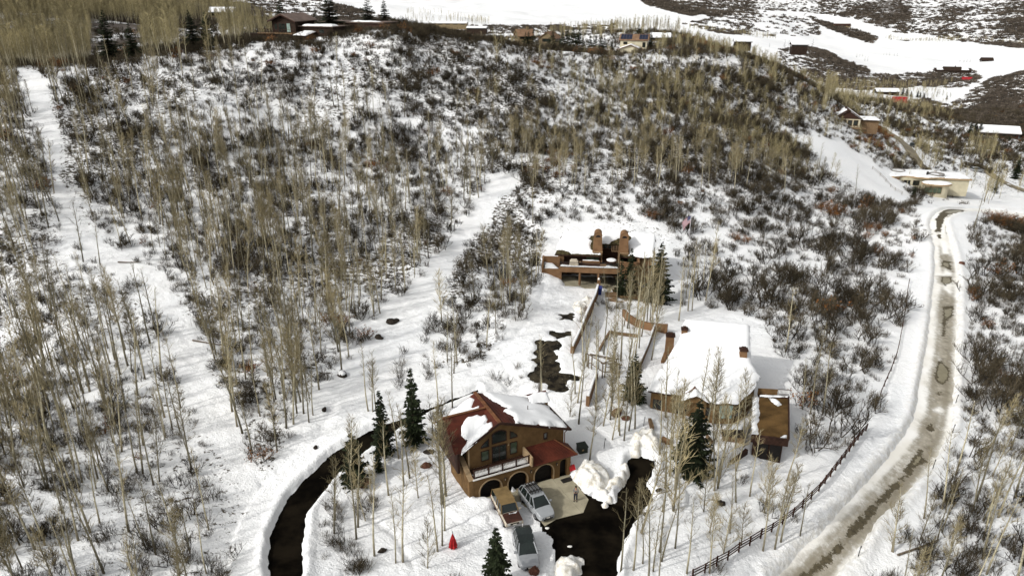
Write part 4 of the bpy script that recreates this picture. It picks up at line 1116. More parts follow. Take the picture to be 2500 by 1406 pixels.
def gable(name, label, loc, rz, w, d, hw, hr, wall, roof, snow=0.0, over=0.5, wins=3, chim=False, base_d=1.5, side_wins=True, cat='house', group=None):
    """a gabled house; ridge along x, gable ends facing -x and +x; parts wall, roof, window > pane, door, chimney"""
    H = thing(name, label, cat, loc, rz, group)
    x0, x1, y0, y1 = -w / 2, w / 2, -d / 2, d / 2
    MB().box(x0, x1, y0, y1, -base_d, hw).add([(x0, y0, hw), (x0, y1, hw), (x0, 0, hr - .1), (x1, y0, hw), (x1, y1, hw), (x1, 0, hr - .1)], [(0, 2, 1), (3, 4, 5), (0, 3, 5, 2), (1, 2, 5, 4)]).build('wall', wall, H)
    sl = (hr - hw) / (d / 2); ze = hw - sl * over
    a, b, r0, r1 = (x0 - over, y0 - over, ze), (x1 + over, y0 - over, ze), (x0 - over, 0, hr), (x1 + over, 0, hr)
    c, e = (x1 + over, y1 + over, ze), (x0 - over, y1 + over, ze)
    R = MB().slab([a, b, r1, r0], .2).slab([r0, r1, c, e], .2).build('roof', roof, H)
    if snow:
        MB().slab([tuple(Vector(p) + Vector((0, 0, snow))) for p in (a, b, r1, r0)], snow * .9).slab([tuple(Vector(p) + Vector((0, 0, snow))) for p in (r0, r1, c, e)], snow * .9).build('roof_snow', M_snowcap, R)
    for k in range(wins):
        x = x0 + w * (k + .5) / wins
        window(H, x - w / wins * .28, x + w / wins * .28, hw * .35, hw * .82, y0, M_glass, fr=.1)
    if side_wins:
        f = MB().box(x0 - .06, x0 - .004, -d * .3, d * .3, hw * .3, hw * .85).build('window', M_darkwood, H); box('pane', M_glass, f, x0 - .08, x0 - .062, -d * .26, d * .26, hw * .35, hw * .8)
    if chim:
        c_ = MB().box(w * .15, w * .15 + 1.0, -.5, .5, hw, hr + 1.0).build('chimney', wall, R); box('chimney_cap', M_darkwood, c_, w * .15 - .1, w * .15 + 1.1, -.6, .6, hr + 1.002, hr + 1.15)
    return H

def ground_px(px, py, Y):
    x, y, z = at_y(px, py, Y)
    return (x, y, float(gh(x, y)))
def level(px, py, Y):
    return at_y(px, py, Y)

# the house on the ridge: gable end toward us, deck, lower wings with snow
RH = thing('ridge_house', 'dark timber house with gabled brown roof on the ridge crest', 'house', level(694, 78, 226), math.radians(-22))
def build_rh():
    MB().box(-4.2, 4.2, 0, 9, -3.5, 2.9).facexz([(-4.2, 2.9), (4.2, 2.9), (0, 4.5)], .002, 8.9).build('wall', M_timber, RH)
    R = MB().slab([(-4.9, -1.0, 2.75), (0, -1.0, 4.75), (0, 10, 4.75), (-4.9, 10, 2.75)][::-1], .25).slab([(0, -1.0, 4.75), (4.9, -1.0, 2.75), (4.9, 10, 2.75), (0, 10, 4.75)][::-1], .25).build('roof', M_brownroof, RH)
    MB().bar((-4.95, -1.03, 2.66), (0, -1.03, 4.66), .1, .34).bar((0, -1.03, 4.66), (4.95, -1.03, 2.66), .1, .34).build('barge_board', M_darkwood, RH)
    window(RH, -1.9, .7, -.2, 2.3, 0, M_glass, fr=.1, mull=1); window(RH, 1.0, 2.4, -.2, 2.4, 0, M_glassp, fr=.1); window(RH, -3.4, -2.3, .4, 2.2, 0, M_glass)
    MB().box(-7.5, 5.0, -2.8, -.003, -.5, -.25).build('deck', M_wood, RH)
    rl = MB().bar((-7.4, -2.7, .75), (4.9, -2.7, .75), .09).build('railing', M_darkwood, RH)
    for k in range(14): box('post', M_darkwood, rl, -7.4 + .94 * k, -7.3 + .94 * k, -2.75, -2.65, -.25, .72)
    MB().box(-12.5, 3.0, -2.4, .2, -3.8, -.55).build('lower_wall', M_timber, RH)
    W = MB().box(4.202, 16, 1.5, 9, -3.5, 1.4).build('wing', M_timber, RH); MB().box(4.3, 16.4, .9, 9.3, 1.42, 1.65).build('roof', M_brownroof, W)
    snow_sheet('roof_snow', W, [(5.5, .9), (12, .9), (16, 1.2), (15, 6), (7, 6)], const(1.65), .5, .35, .4, 61)
    W2 = MB().box(5.0, 9.8, -3.2, 1.2, -3.5, -.9).build('wing', M_timber, RH); MB().slab([(4.6, -3.7, -.75), (10.4, -3.7, -.75), (10.4, 1.3, .1), (4.6, 1.3, .1)], .2).build('roof', M_timber, W2)
    snow_sheet('roof_snow', W2, [(5.4, -3.3), (10.2, -3.5), (10.2, 1.2), (6.2, 1.2)], plane3((4.6, -3.7, -.75), (10.4, -3.7, -.75), (10.4, 1.3, .1)), .5, .3, .4, 62)
    box('back_wing', M_darkwood, RH, 3.0, 26, 12, 20, -3.5, 2.2); box('back_roof', M_brownroof, RH, 2.6, 26.5, 11.5, 20.5, 2.202, 2.5)
    snow_sheet('roof_snow', RH, [(15, 11.6), (22, 11.6), (25, 14), (17, 14)], const(2.5), .4, .35, .4, 63)
    window(RH, 11, 13, -.4, .9, 1.5, M_glass, fr=.12)
build_rh()

S = thing('solar_house', 'cream house with blue solar panels on its tan roof beyond the crest', 'house', level(1546, 122, 300), math.radians(-14))
def build_solar():
    MB().box(-5.2, 5.2, 0, 7, -3, 3.6).facexz([], 0, 0) if False else MB().box(-5.2, 5.2, 0, 7, -3, 3.6).add([(5.2, 0, 3.6), (5.2, 7, 3.6), (5.2, 3.5, 5.4)], [(0, 1, 2)]).build('wall', M_cream, S)
    R = MB().slab([(-5.8, -.5, 3.5), (5.8, -.5, 3.5), (5.8, 3.6, 5.6), (-5.8, 3.6, 5.6)], .2).slab([(-5.8, 3.6, 5.6), (5.8, 3.6, 5.6), (5.8, 7.6, 3.5), (-5.8, 7.6, 3.5)], .2).build('roof', M_tanroof, S)
    zf = plane3((-5.8, -.5, 3.5), (5.8, -.5, 3.5), (5.8, 3.6, 5.6))
    for x0, n in ((-5.2, 4), (2.0, 3)):
        for i in range(n):
            for j in range(2):
                a, b, c, d = x0 + i * 1.12, x0 + i * 1.12 + 1.04, .1 + j * 1.6, .1 + j * 1.6 + 1.5
                MB().slab([(p, q, float(zf(p, q)) + .12) for p, q in ((a, c), (b, c), (b, d), (a, d))], .06).build('solar_panel', M_solar, R)
    L = MB().box(-5.5, 3.2, -6, -.02, -3, .3).add([(-5.5, -6, .3), (3.2, -6, .3), (-.6, -6, 1.9)], [(0, 1, 2)]).build('front_wing', M_cream, S)
    MB().slab([(-6, -6.6, .2), (-.6, -6.6, 2.1), (-.6, .0, 2.1), (-6, .0, .2)][::-1], .2).slab([(-.6, -6.6, 2.1), (3.8, -6.6, .2), (3.8, 0, .2), (-.6, 0, 2.1)][::-1], .2).build('roof', M_tanroof, L)
    snow_sheet('roof_snow', L, [(-5.6, -6.3), (3.4, -6.3), (3.4, -.1), (-5.6, -.1)], lambda x, y: np.where(x < -.6, 2.1 - .35 * (-.6 - x), 2.1 - .43 * (x + .6)), .35, .3, .3, 65)
    window(S, 3.4, 4.6, .9, 2.8, 0, M_glass, fr=.12); window(S, -4, -2.4, 1.9, 2.9, 0, M_glass, fr=.12)
    b = MB().box(5.21, 5.3, 1.2, 5.8, .3, 2.6).build('window', M_darkwood, S)
    for k in range(3): box('pane', M_glass, b, 5.31, 5.33, 1.4 + 1.5 * k, 2.6 + 1.5 * k, .45, 2.45)
build_solar()

gable('village_house', 'ochre house with steep twin gables among the village spruces, left one', (level(1279, 99, 330)[0], 330, level(1279, 99, 330)[2]), math.radians(15), 6.5, 6, 2.2, 4.6, M_ochre, M_tanroof, 0, .5, 2, True, 3)
gable('village_house', 'wide ochre house in front of the village spruces, right of the left one', level(1342, 106, 325), math.radians(70), 8, 7, 2.4, 4.8, M_ochre, M_tanroof, 0, .5, 3, False, 3)
gable('village_house', 'snow-roofed house right of the solar-roofed house, half hidden by brush', level(1612, 102, 355), math.radians(-10), 8, 6, 2.0, 3.4, M_ochre, M_timber, .5, .6, 4, True, 3)
gable('village_house', 'dark cottage with a snowy roof beside a lone spruce on the bench', level(1812, 110, 430), math.radians(-12), 9, 7, 2.0, 3.6, M_timber, M_timber, .5, .6, 3, False, 3)
gable('village_house', 'low snow-roofed house at the right end of the bench', level(1950, 117, 470), math.radians(-10), 9, 7, 2.0, 3.4, M_timber, M_timber, .5, .6, 3, False, 4)
gable('farm_shed', 'long orange-brown shed in the field behind the crest', level(1095, 62, 620), math.radians(-4), 30, 8, 1.5, 2.3, M_ochre, M_ochre, .5, .4, 5, False, 3, cat='shed')
gable('farm_shed', 'short brown shed beside the long orange shed in the field', level(1165, 74, 560), math.radians(-6), 14, 8, 1.5, 2.4, M_timber, M_timber, .4, .4, 3, False, 3, cat='shed')
gable('field_house', 'pale house among trees on the far left snowfield', level(545, 42, 500), math.radians(10), 14, 9, 3, 5.5, M_ochre, M_timber, .5, .6, 3, False, 4)
gable('red_cabin', 'cabin with a bright red roof below the scrubby slope', ground_px(2194, 252, 560), math.radians(-14), 9.0, 8.5, 1.2, 5.0, M_timber, M_redroof, 0, .5, 2, False, 2, cat='cabin')
gable('red_barn', 'distant red-roofed barn at the foot of the dark hill', ground_px(2355, 216, 760), math.radians(-20), 8, 6, 1.2, 3.6, M_timber, M_redroof, 0, .5, 2, False, 3, cat='barn')
gable('brown_lodge', 'brown lodge with a snowy roof beside the red cabin', ground_px(2160, 243, 640), math.radians(-5), 18, 9, 2.5, 4.5, M_timber, M_timber, .5, .5, 4, False, 3)
gable('ranch_barn', 'dark barn alone in the far white field', ground_px(2408, 150, 1150), math.radians(-10), 15, 9, 3, 6.5, M_timber, M_timber, 0, 1, 2, False, 3, cat='barn')
rb = gable('ranch_house', 'sprawling dark ranch house in the middle of the white valley field', ground_px(2325, 164, 1010), math.radians(-14), 20, 10, 3, 7, M_timber, M_timber, .0, 1, 5, True, 4)
for dx, w_, h_ in ((-15, 12, 5), (15, 14, 5.5)):
    MB().box(dx - w_ / 2, dx + w_ / 2, -6, 7, -4, h_ * .5).build('wing', M_timber, rb)
    W_ = MB().slab([(dx - w_ / 2 - 1, -7, h_ * .5), (dx + w_ / 2 + 1, -7, h_ * .5), (dx + w_ / 2 + 1, .5, h_), (dx - w_ / 2 - 1, .5, h_)], .4).build('wing_roof', M_timber, rb)
    snow_sheet('roof_snow', W_, [(dx - w_ / 3, -5), (dx + w_ / 3, -5), (dx + w_ / 3, 0), (dx - w_ / 3, 0)], plane3((dx, -7, h_ * .5), (dx + 1, -7, h_ * .5), (dx, .5, h_)), .6, .8, .6, 66)
gable('dark_cottage', 'dark low house with a snow roof near the right edge', ground_px(2432, 334, 385), math.radians(-20), 17, 11, 2.6, 4.8, M_darkwood, M_darkwood, .6, 1.0, 4, False, 3)
gable('far_ranch', 'long ochre ranch building under the dark patch of the far hill', ground_px(2056, 58, 2050), math.radians(-6), 42, 14, 4, 8, M_ochre, M_darkwood, 0, 1, 4, False, 5)
gable('far_ranch', 'snow-roofed farm by the row of spruces at the foot of the far hill', ground_px(2198, 95, 1800), math.radians(-6), 38, 12, 4, 7.5, M_timber, M_timber, 1.2, 1, 4, False, 5)

# timber lodge on the shoulder
LG = thing('timber_lodge', 'timber lodge with steep snowy gables and a glazed porch on the shoulder', 'house', level(2068, 306, 250), math.radians(-14))
LG.scale = (.8, .8, .8)
def build_lodge():
    MB().box(-5, 5, 0, 9, -4, 2.6).build('wall', M_cream, LG)
    R = MB().slab([(-5.6, -.6, 2.5), (0, -.6, 6.2), (0, 9.5, 6.2), (-5.6, 9.5, 2.5)][::-1], .25).slab([(0, -.6, 6.2), (5.6, -.6, 2.5), (5.6, 9.5, 2.5), (0, 9.5, 6.2)][::-1], .25).build('roof', M_darkwood, LG)
    MB().facexz([(-5, 2.6), (5, 2.6), (0, 5.9)], .01, .3).build('gable_front', M_darkwood, LG)
    snow_sheet('roof_snow', R, [(.3, .4), (5.6, -.5), (5.6, 9.5), (.2, 9.5)], plane3((0, 0, 6.2), (0, 9, 6.2), (5.6, 0, 2.5)), .45, .3, .3, 71); snow_sheet('roof_snow', R, [(-.3, 1.5), (-5.6, .5), (-5.6, 9.5), (-.2, 9.5)], plane3((0, 0, 6.2), (0, 9, 6.2), (-5.6, 0, 2.5)), .45, .3, .3, 72)
    for k in range(4): window(LG, -4.6 + 2.3 * k, -2.7 + 2.3 * k, -.2, 2.2, 0, M_glass, fr=.12, frame_mat=M_wood)
    MB().box(-5.2, 7, -2.6, -.02, -1.1, -.8).build('deck', M_wood, LG)
    rl = MB().bar((-5.2, -2.5, .1), (7, -2.5, .1), .1).build('railing', M_wood, LG)
    for k in range(12): box('post', M_wood, rl, -5.2 + 1.1 * k, -5.08 + 1.1 * k, -2.55, -2.45, -3.2 if k % 3 == 0 else -.8, .05)
    W = MB().box(5.002, 13, 4, 12, -4, 1.6).build('wing', M_wood, LG); MB().box(4.9, 13.6, 3.2, 12.6, 1.61, 1.9).build('roof', M_darkwood, W)
    snow_sheet('roof_snow', W, [(5.6, 3.3), (13.5, 3.3), (13.5, 12.5), (5.6, 12.5)], const(1.9), .5, .4, .4, 73)
    B = MB().box(-9, 2, 16, 24, -6, 3.0).add([(-9, 16, 3), (2, 16, 3), (-3.5, 16, 6)], [(0, 1, 2)]).build('back_wing', M_darkwood, LG)
    RB = MB().slab([(-9.6, 15.4, 2.8), (-3.5, 15.4, 6.2), (-3.5, 24, 6.2), (-9.6, 24, 2.8)][::-1], .25).slab([(-3.5, 15.4, 6.2), (2.6, 15.4, 2.8), (2.6, 24, 2.8), (-3.5, 24, 6.2)][::-1], .25).build('roof', M_darkwood, B)
    snow_sheet('roof_snow', RB, [(-3.3, 15.6), (2.6, 15.4), (2.6, 24), (-3.3, 24)], plane3((-3.5, 15, 6.2), (-3.5, 24, 6.2), (2.6, 15, 2.8)), .4, .3, .3, 75)
build_lodge()

# the white modern house with curved flat roofs
WH = thing('white_house', 'pale modern house with curving flat snow-covered roofs by the upper lane', 'house', level(2250, 455, 226), math.radians(-9))
def build_wh():
    MB().box(-11, 6, 0, 9, -3, 2.6).build('wall', M_cream, WH)
    def flat(poly, z, nm='roof', seed=0):
        r = MB().prism(poly, z, z + .45).build(nm, M_trimst, WH)
        c = np.mean(poly, 0); snow_sheet('roof_snow', r, [tuple(c + (np.array(p) - c) * .97) for p in poly], const(z + .45), .35, .3, .3, seed)
    wave = [(-12, .8), (-9, -1.2), (-7, -.4), (-5, .6), (-2, -.8), (1, -1.6), (4, -.4), (6, -.6)]
    flat(wave + [(6.5, 9.5), (-12, 9.5)], 2.61, seed=81)
    flat([(8.0 + 4.4 * math.cos(2 * math.pi * k / 20) - 5.0, -3.2 + 2.6 * math.sin(2 * math.pi * k / 20)) for k in range(20)], 1.55, seed=82)
    MB().prism([(3.0 + 3.7 * math.cos(2 * math.pi * k / 20), -3.2 + 2.0 * math.sin(2 * math.pi * k / 20)) for k in range(20)], -2.5, 1.55).build('round_room', M_cream, WH)
    g = MB().box(-1.0, 4.0, -5.3, -5.1, -.9, 1.2).build('window', M_wood, WH)
    for k in range(4): box('pane', M_glassg, g, -.9 + 1.22 * k, .2 + 1.22 * k, -5.34, -5.302, -.7, 1.0)
    MB().box(6.5, 14, 1, 9, -3, 2.2).build('garage_block', M_cream, WH); flat([(6.2, .5), (14.5, .5), (14.5, 9.5), (6.2, 9.5)], 2.21, seed=83)
    for k in range(5): window(WH, -10.6 + .75 * k, -10.1 + .75 * k, -.3, 1.7, 0, M_glassp, fr=.08)
    window(WH, -5.6, -3.6, .2, 1.8, 0, M_glass, mull=1); window(WH, -2.8, -.9, .2, 1.8, 0, M_glass, mull=1); window(WH, 7.0, 8.2, .2, 1.5, 1, M_glass)
    MB().box(-11.5, -7.2, -.6, -.02, 1.7, 2.6).build('red_soffit', M_tanroof, WH)
    for cx, cy in ((-6, 6), (4.5, 2.2)):   # ring skylights
        r = MB()
        for k in range(24):
            a0, a1 = 2 * math.pi * k / 24, 2 * math.pi * (k + 1) / 24
            r.bar((cx + 2.2 * math.cos(a0), cy + 2.2 * math.sin(a0), 3.5), (cx + 2.2 * math.cos(a1), cy + 2.2 * math.sin(a1), 3.5), .12, .5)
        r.build('skylight_ring', M_pipe, WH)
    MB().tube([(1.5, 1.5, 2.6), (1.5, 1.5, 4.4)], .35, 8).build('chimney', M_iron, WH)
build_wh()
# ---------------------------------------------------------------- plants: models
def twigpath(rng, p, d, L, n, wig, up=0.0):
    pts = [Vector(p)]; d = Vector(d).normalized()
    for i in range(n):
        d = (d + Vector((rng.uniform(-wig, wig), rng.uniform(-wig, wig), rng.uniform(-wig, wig) + up))).normalized()
        pts.append(pts[-1] + d * (L / n))
    return pts, d

def tube3(mb, pts, r0, r1, n=3):
    k = len(pts) - 1
    mb.tube(pts, [r0 + (r1 - r0) * i / k for i in range(k + 1)], n, cap=False)

def azdir(az, el):
    return Vector((math.cos(az) * math.cos(el), math.sin(az) * math.cos(el), math.sin(el)))

def aspen_meshes(seed, h, nb, low, spread, fine=1.0):
    """a bare aspen of height h: one tapered trunk, fine upswept twigs"""
    rng = random.Random(seed)
    lean = Vector((rng.uniform(-.05, .05), rng.uniform(-.05, .05), 1))
    tr, d = MB(), lean
    pts, _ = twigpath(rng, (0, 0, -0.5), lean, h + .5, 9, 0.045, 0.06)
    r0 = 0.0078 * h + .016
    rad = [r0 * (1.25 if i == 0 else 1) * (1 - i / 9) ** 0.8 + 0.012 for i in range(10)]
    tr.tube(pts, rad, 6, cap=False)
    cr_ = MB()
    def on(t):
        k = min(int(t * 9), 8); f = t * 9 - k
        return pts[k].lerp(pts[k + 1], f)
    az = rng.uniform(0, 6)
    for i in range(nb):
        t = low + (0.985 - low) * (i / nb) ** 0.85
        az += 2.4 + rng.uniform(-.5, .5)
        L = (0.35 + spread * h * (1 - t) ** 0.75 * (0.55 + 0.45 * min(1, (t - low) * 5 + .3))) * rng.uniform(.6, 1.15)
        el = math.radians(rng.uniform(14, 50) + 20 * t)
        bp, bd = twigpath(rng, on(t), azdir(az, el), L, 4, 0.16, 0.10)
        rb = 0.010 + 0.0095 * L
        # the boughs low on the stem belong with the trunk's pale bark
        tube3(tr if L > 1.2 else cr_, bp, rb, 0.008, 3)
        for j in range(int((5 + L * 4.5) * fine)):
            s = rng.uniform(.22, 1.0); k = min(int(s * 4), 3); q = bp[k].lerp(bp[k + 1], s * 4 - k)
            sp, sd = twigpath(rng, q, bd + azdir(rng.uniform(0, 6.28), rng.uniform(-.2, 1.0)) * 0.95, rng.uniform(.35, .95) * (0.5 + 0.3 * L), 2, .22, .12)
            tube3(cr_, sp, 0.013, 0.006, 3)
            if L > .6 and rng.random() < .7:
                s2, _ = twigpath(rng, sp[1], sd + azdir(rng.uniform(0, 6.28), .5) * .8, rng.uniform(.25, .6), 1, .2, .1)
                tube3(cr_, s2, 0.0105, 0.005, 3)
    return tr, cr_

def oak_meshes(seed, h, nst, spread, fine=1.0, rust=0):
    """scrub oak: a clump of crooked dark stems forking into dense twigs"""
    rng = random.Random(seed)
    st, tw, lf = MB(), MB(), MB()
    for i in range(nst):
        az = 6.283 * i / nst + rng.uniform(-.5, .5); el = math.radians(rng.uniform(48, 84))
        b = Vector((rng.gauss(0, spread * .32), rng.gauss(0, spread * .32), -0.3))
        L = h * rng.uniform(.5, .75)
        p, d = twigpath(rng, b, azdir(az, el), L, 5, .28, .04)
        r = 0.018 + 0.011 * h * rng.uniform(.6, 1.1)
        tube3(st, p, r, r * .5, 4)
        for j in range(rng.randint(4, 6)):
            s = rng.uniform(.35, 1.0); k = min(int(s * 5), 4); q = p[k].lerp(p[k + 1], s * 5 - k)
            d2 = d + azdir(rng.uniform(0, 6.28), rng.uniform(-.15, .9)) * .95
            p2, e2 = twigpath(rng, q, d2, h * rng.uniform(.22, .42), 4, .32, .06)
            tube3(st, p2, r * .45, .014, 3)
            for m in range(int(rng.randint(4, 7) * fine)):
                s = rng.uniform(.25, 1.0); k = min(int(s * 4), 3); q2 = p2[k].lerp(p2[k + 1], s * 4 - k)
                p3, e3 = twigpath(rng, q2, e2 + azdir(rng.uniform(0, 6.28), rng.uniform(-.2, 1.1)) * 1.0, h * rng.uniform(.10, .24), 2, .35, .06)
                tube3(tw, p3, .0155, .007, 3)
                if rng.random() < .6:
                    p4, _ = twigpath(rng, p3[1], e3 + azdir(rng.uniform(0, 6.28), .5), h * rng.uniform(.06, .13), 1, .3, .05)
                    tube3(tw, p4, .011, .006, 3)
                for q_ in range(rust):
                    c = p3[rng.randint(0, 2)] + Vector((rng.gauss(0, .12), rng.gauss(0, .12), rng.gauss(0, .12)))
                    a = azdir(rng.uniform(0, 6.28), rng.uniform(-1, 1)) * .10; e = a.cross(azdir(rng.uniform(0, 6.28), .3)).normalized() * .06
                    lf.add([c - a, c + e, c + a, c - e], [(0, 1, 2, 3)])
    return st, tw, lf

def spruce_meshes(seed, h, width, levels=20, n0=9, bare=0.06, thin=1.0):
    rng = random.Random(seed)
    tr, nd = MB(), MB()
    tr.tube([(0, 0, -.4), (0, 0, h * .5), (0, 0, h * .97)], [h * .019 + .03, h * .011 + .015, .012], 6, cap=False)
    for lv in range(levels):
        t = bare + (0.985 - bare) * (lv / (levels - 1)) ** .92
        R = width / 2 * (1 - t) ** .82 * rng.uniform(.85, 1.12) + .10
        if lv < 3: R *= .8 + .08 * lv
        nb = max(4, int(n0 * (1 - t) ** .35))
        a0 = rng.uniform(0, 6.28)
        for k in range(nb):
            if rng.random() > thin: continue
            az = a0 + 6.283 * k / nb + rng.uniform(-.28, .28); L = R * rng.uniform(.5, 1.18)
            z = t * h + rng.uniform(-.65, .65) * h / levels
            d = Vector((math.cos(az), math.sin(az), 0)); sd = Vector((-d.y, d.x, 0))
            droop = rng.uniform(.22, .48) * (1 - t * .75)
            ns = max(2, int(L / .42) + 1)
            for s in range(ns):
                f = (s + .7) / ns
                c = d * (L * f) + Vector((0, 0, z - droop * L * f + 0.18 * L * f * f))
                w = (0.22 + .36 * L * (1.05 - f)) * rng.uniform(.7, 1.2); l = L / ns * 1.05
                for sg in (-1, 1):
                    tip = c + d * l * rng.uniform(.45, .95) + sd * (sg * w) + Vector((0, 0, rng.uniform(-.16, .04) - .12 * w))
                    b0 = c - d * l * .45; mid = c + d * l * .42 + Vector((0, 0, .03))
                    nd.add([b0, mid, tip, c + sd * sg * w * .55 - d * l * .25 + Vector((0, 0, -.05 - .1 * rng.random()))], [(0, 1, 2, 3)] if sg > 0 else [(3, 2, 1, 0)])
                if rng.random() < .55:
                    nd.add([c - d * l * .4, c + d * l * .5, c + Vector((0, 0, -.10 - .18 * rng.random())) + sd * rng.uniform(-.1, .1)], [(0, 1, 2)])
            tipv = d * (L * 1.06) + Vector((0, 0, z - droop * L + .2 * L))
            e0 = d * (L * .8) + Vector((0, 0, z - droop * L * .8 + .12 * L))
            nd.add([e0 + sd * .08, tipv, e0 - sd * .08], [(0, 1, 2)])
    nd.add([(-.05, 0, h * .93), (.05, 0, h * .93), (0, 0, h * 1.01)], [(0, 1, 2)]); nd.add([(0, -.05, h * .93), (0, .05, h * .93), (0, 0, h * 1.01)], [(0, 1, 2)])
    return tr, nd

def me_of(mb, name, mat):
    me = bpy.data.meshes.new(name); me.from_pydata(mb.v, [], mb.f); me.materials.append(mat)
    return me

ASPEN = []
for k, (h, nb, low, sp) in enumerate([(9.5, 32, .40, .20), (11, 38, .36, .19), (8.2, 28, .33, .21), (12, 38, .46, .17), (6.2, 24, .22, .22), (10.2, 36, .30, .23), (7.4, 24, .42, .18),
        (8.6, 15, .45, .15), (10.4, 17, .50, .14), (6.8, 13, .40, .16), (9.2, 16, .35, .19), (5.0, 18, .12, .33), (4.2, 17, .08, .36)]):
    t_, c_ = aspen_meshes(100 + k, h, nb, low, sp, 1.0 if k < 7 or k > 10 else .5)
    ASPEN.append((h, me_of(t_, 'trunk', M_bark), me_of(c_, 'crown', M_twig)))
OAK = []
for k, (h, ns, sp, fi, ru) in enumerate([(3.4, 7, 1.1, 1, 0), (2.7, 9, 1.3, 1, 0), (4.3, 6, 1.0, 1.1, 0), (3.0, 6, .8, 1.2, 0), (2.1, 8, 1.2, .9, 0), (3.0, 7, 1.0, .7, 2), (2.4, 7, 1.1, .7, 2)]):
    s_, t_, l_ = oak_meshes(300 + k, h, ns, sp, fi, ru)
    OAK.append((h, me_of(s_, 'stem', M_oakstem), me_of(t_, 'twigs', M_oaktwig), me_of(l_, 'dead_leaves', M_rust) if ru else None))
FAR_ASPEN = []
def far_aspen(seed, h, nb, low, spread):
    """an aspen seen from afar: thin stem, twigs gathered into a haze"""
    rng = random.Random(seed); tr, cr_ = MB(), MB()
    pts, _ = twigpath(rng, (0, 0, -.5), (rng.uniform(-.05, .05), rng.uniform(-.05, .05), 1), h + .5, 6, .05, .05)
    tr.tube(pts, [.085 * (1 - i / 6.6) + .01 for i in range(7)], 4, cap=False)
    for i in range(nb):
        t = low + (.98 - low) * i / nb; k = min(int(t * 6), 5); q = pts[k].lerp(pts[k + 1], t * 6 - k)
        L = .3 + spread * h * (1 - t) ** .6 * rng.uniform(.6, 1.2)
        p, d = twigpath(rng, q, azdir(rng.uniform(0, 6.28), math.radians(rng.uniform(15, 65))), L, 2, .25, .1)
        tube3(cr_, p, .022, .012, 3)
        for j in range(3):
            p2, _ = twigpath(rng, p[rng.randint(0, 2)], d + azdir(rng.uniform(0, 6.28), .5) * .9, rng.uniform(.35, .8), 1, .2, .1)
            tube3(cr_, p2, .019, .010, 3)
    return tr, cr_
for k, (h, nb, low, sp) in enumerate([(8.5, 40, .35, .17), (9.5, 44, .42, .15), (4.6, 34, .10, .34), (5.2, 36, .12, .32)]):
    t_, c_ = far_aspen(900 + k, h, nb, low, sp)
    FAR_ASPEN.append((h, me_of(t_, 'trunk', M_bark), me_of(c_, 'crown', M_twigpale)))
SPRUCE = []
for k, (h, w, lv, n0, bare, th) in enumerate([(9, 4.0, 24, 10, .10, .95), (9, 5.0, 24, 12, .03, .97), (9, 3.2, 26, 9, .06, .95), (9, 6.4, 20, 11, .06, .93), (9, 3.6, 20, 9, .03, .97)]):
    t_, n_ = spruce_meshes(500 + k, h, w, lv, n0, bare, th)
    SPRUCE.append((h, me_of(t_, 'trunk', M_spbark), me_of(n_, 'crown', M_needle)))
_fs = MB(); _r, _n2 = spruce_meshes(9, 9, 3.6, 9, 6, .03, 1)
FAR_SPRUCE = me_of(_n2, 'crown', M_needle)
def far_bush(seed):
    rng = random.Random(seed); mb = MB()
    for i in range(34):
        a = rng.uniform(0, 6.28); r = rng.random() ** .5
        p = Vector((math.cos(a) * r * .55, math.sin(a) * r * .55, -.1))
        q = p + Vector((math.cos(a) * r * .55 + rng.gauss(0, .15), math.sin(a) * r * .55 + rng.gauss(0, .15), rng.uniform(.55, 1.1) * (1.1 - .5 * r)))
        s = Vector((rng.gauss(0, 1), rng.gauss(0, 1), .2)).normalized() * rng.uniform(.07, .16)
        mb.add([p, p.lerp(q, .6) + s, q, p.lerp(q, .6) - s], [(0, 1, 2, 3)])
    return mb
FARBUSH = [me_of(far_bush(700 + k), 'far_bush', M_farbrush) for k in range(3)]
def brush_mesh(seed):
    rng = random.Random(seed); mb = MB()
    for i in range(26):
        a = rng.uniform(0, 6.28)
        p, d = twigpath(rng, (rng.gauss(0, .25), rng.gauss(0, .25), -.1), azdir(a, rng.uniform(.75, 1.45)), rng.uniform(.5, 1.25), 3, .2, .08)
        tube3(mb, p, .014, .006, 3)
        for j in range(2):
            p2, _ = twigpath(rng, p[rng.randint(1, 2)], d + azdir(rng.uniform(0, 6.28), .5) * .8, rng.uniform(.2, .5), 1, .2, .1)
            tube3(mb, p2, .010, .005, 3)
    return mb
BRUSH = [me_of(brush_mesh(800 + k), 'brush', M_oaktwig) for k in range(3)]

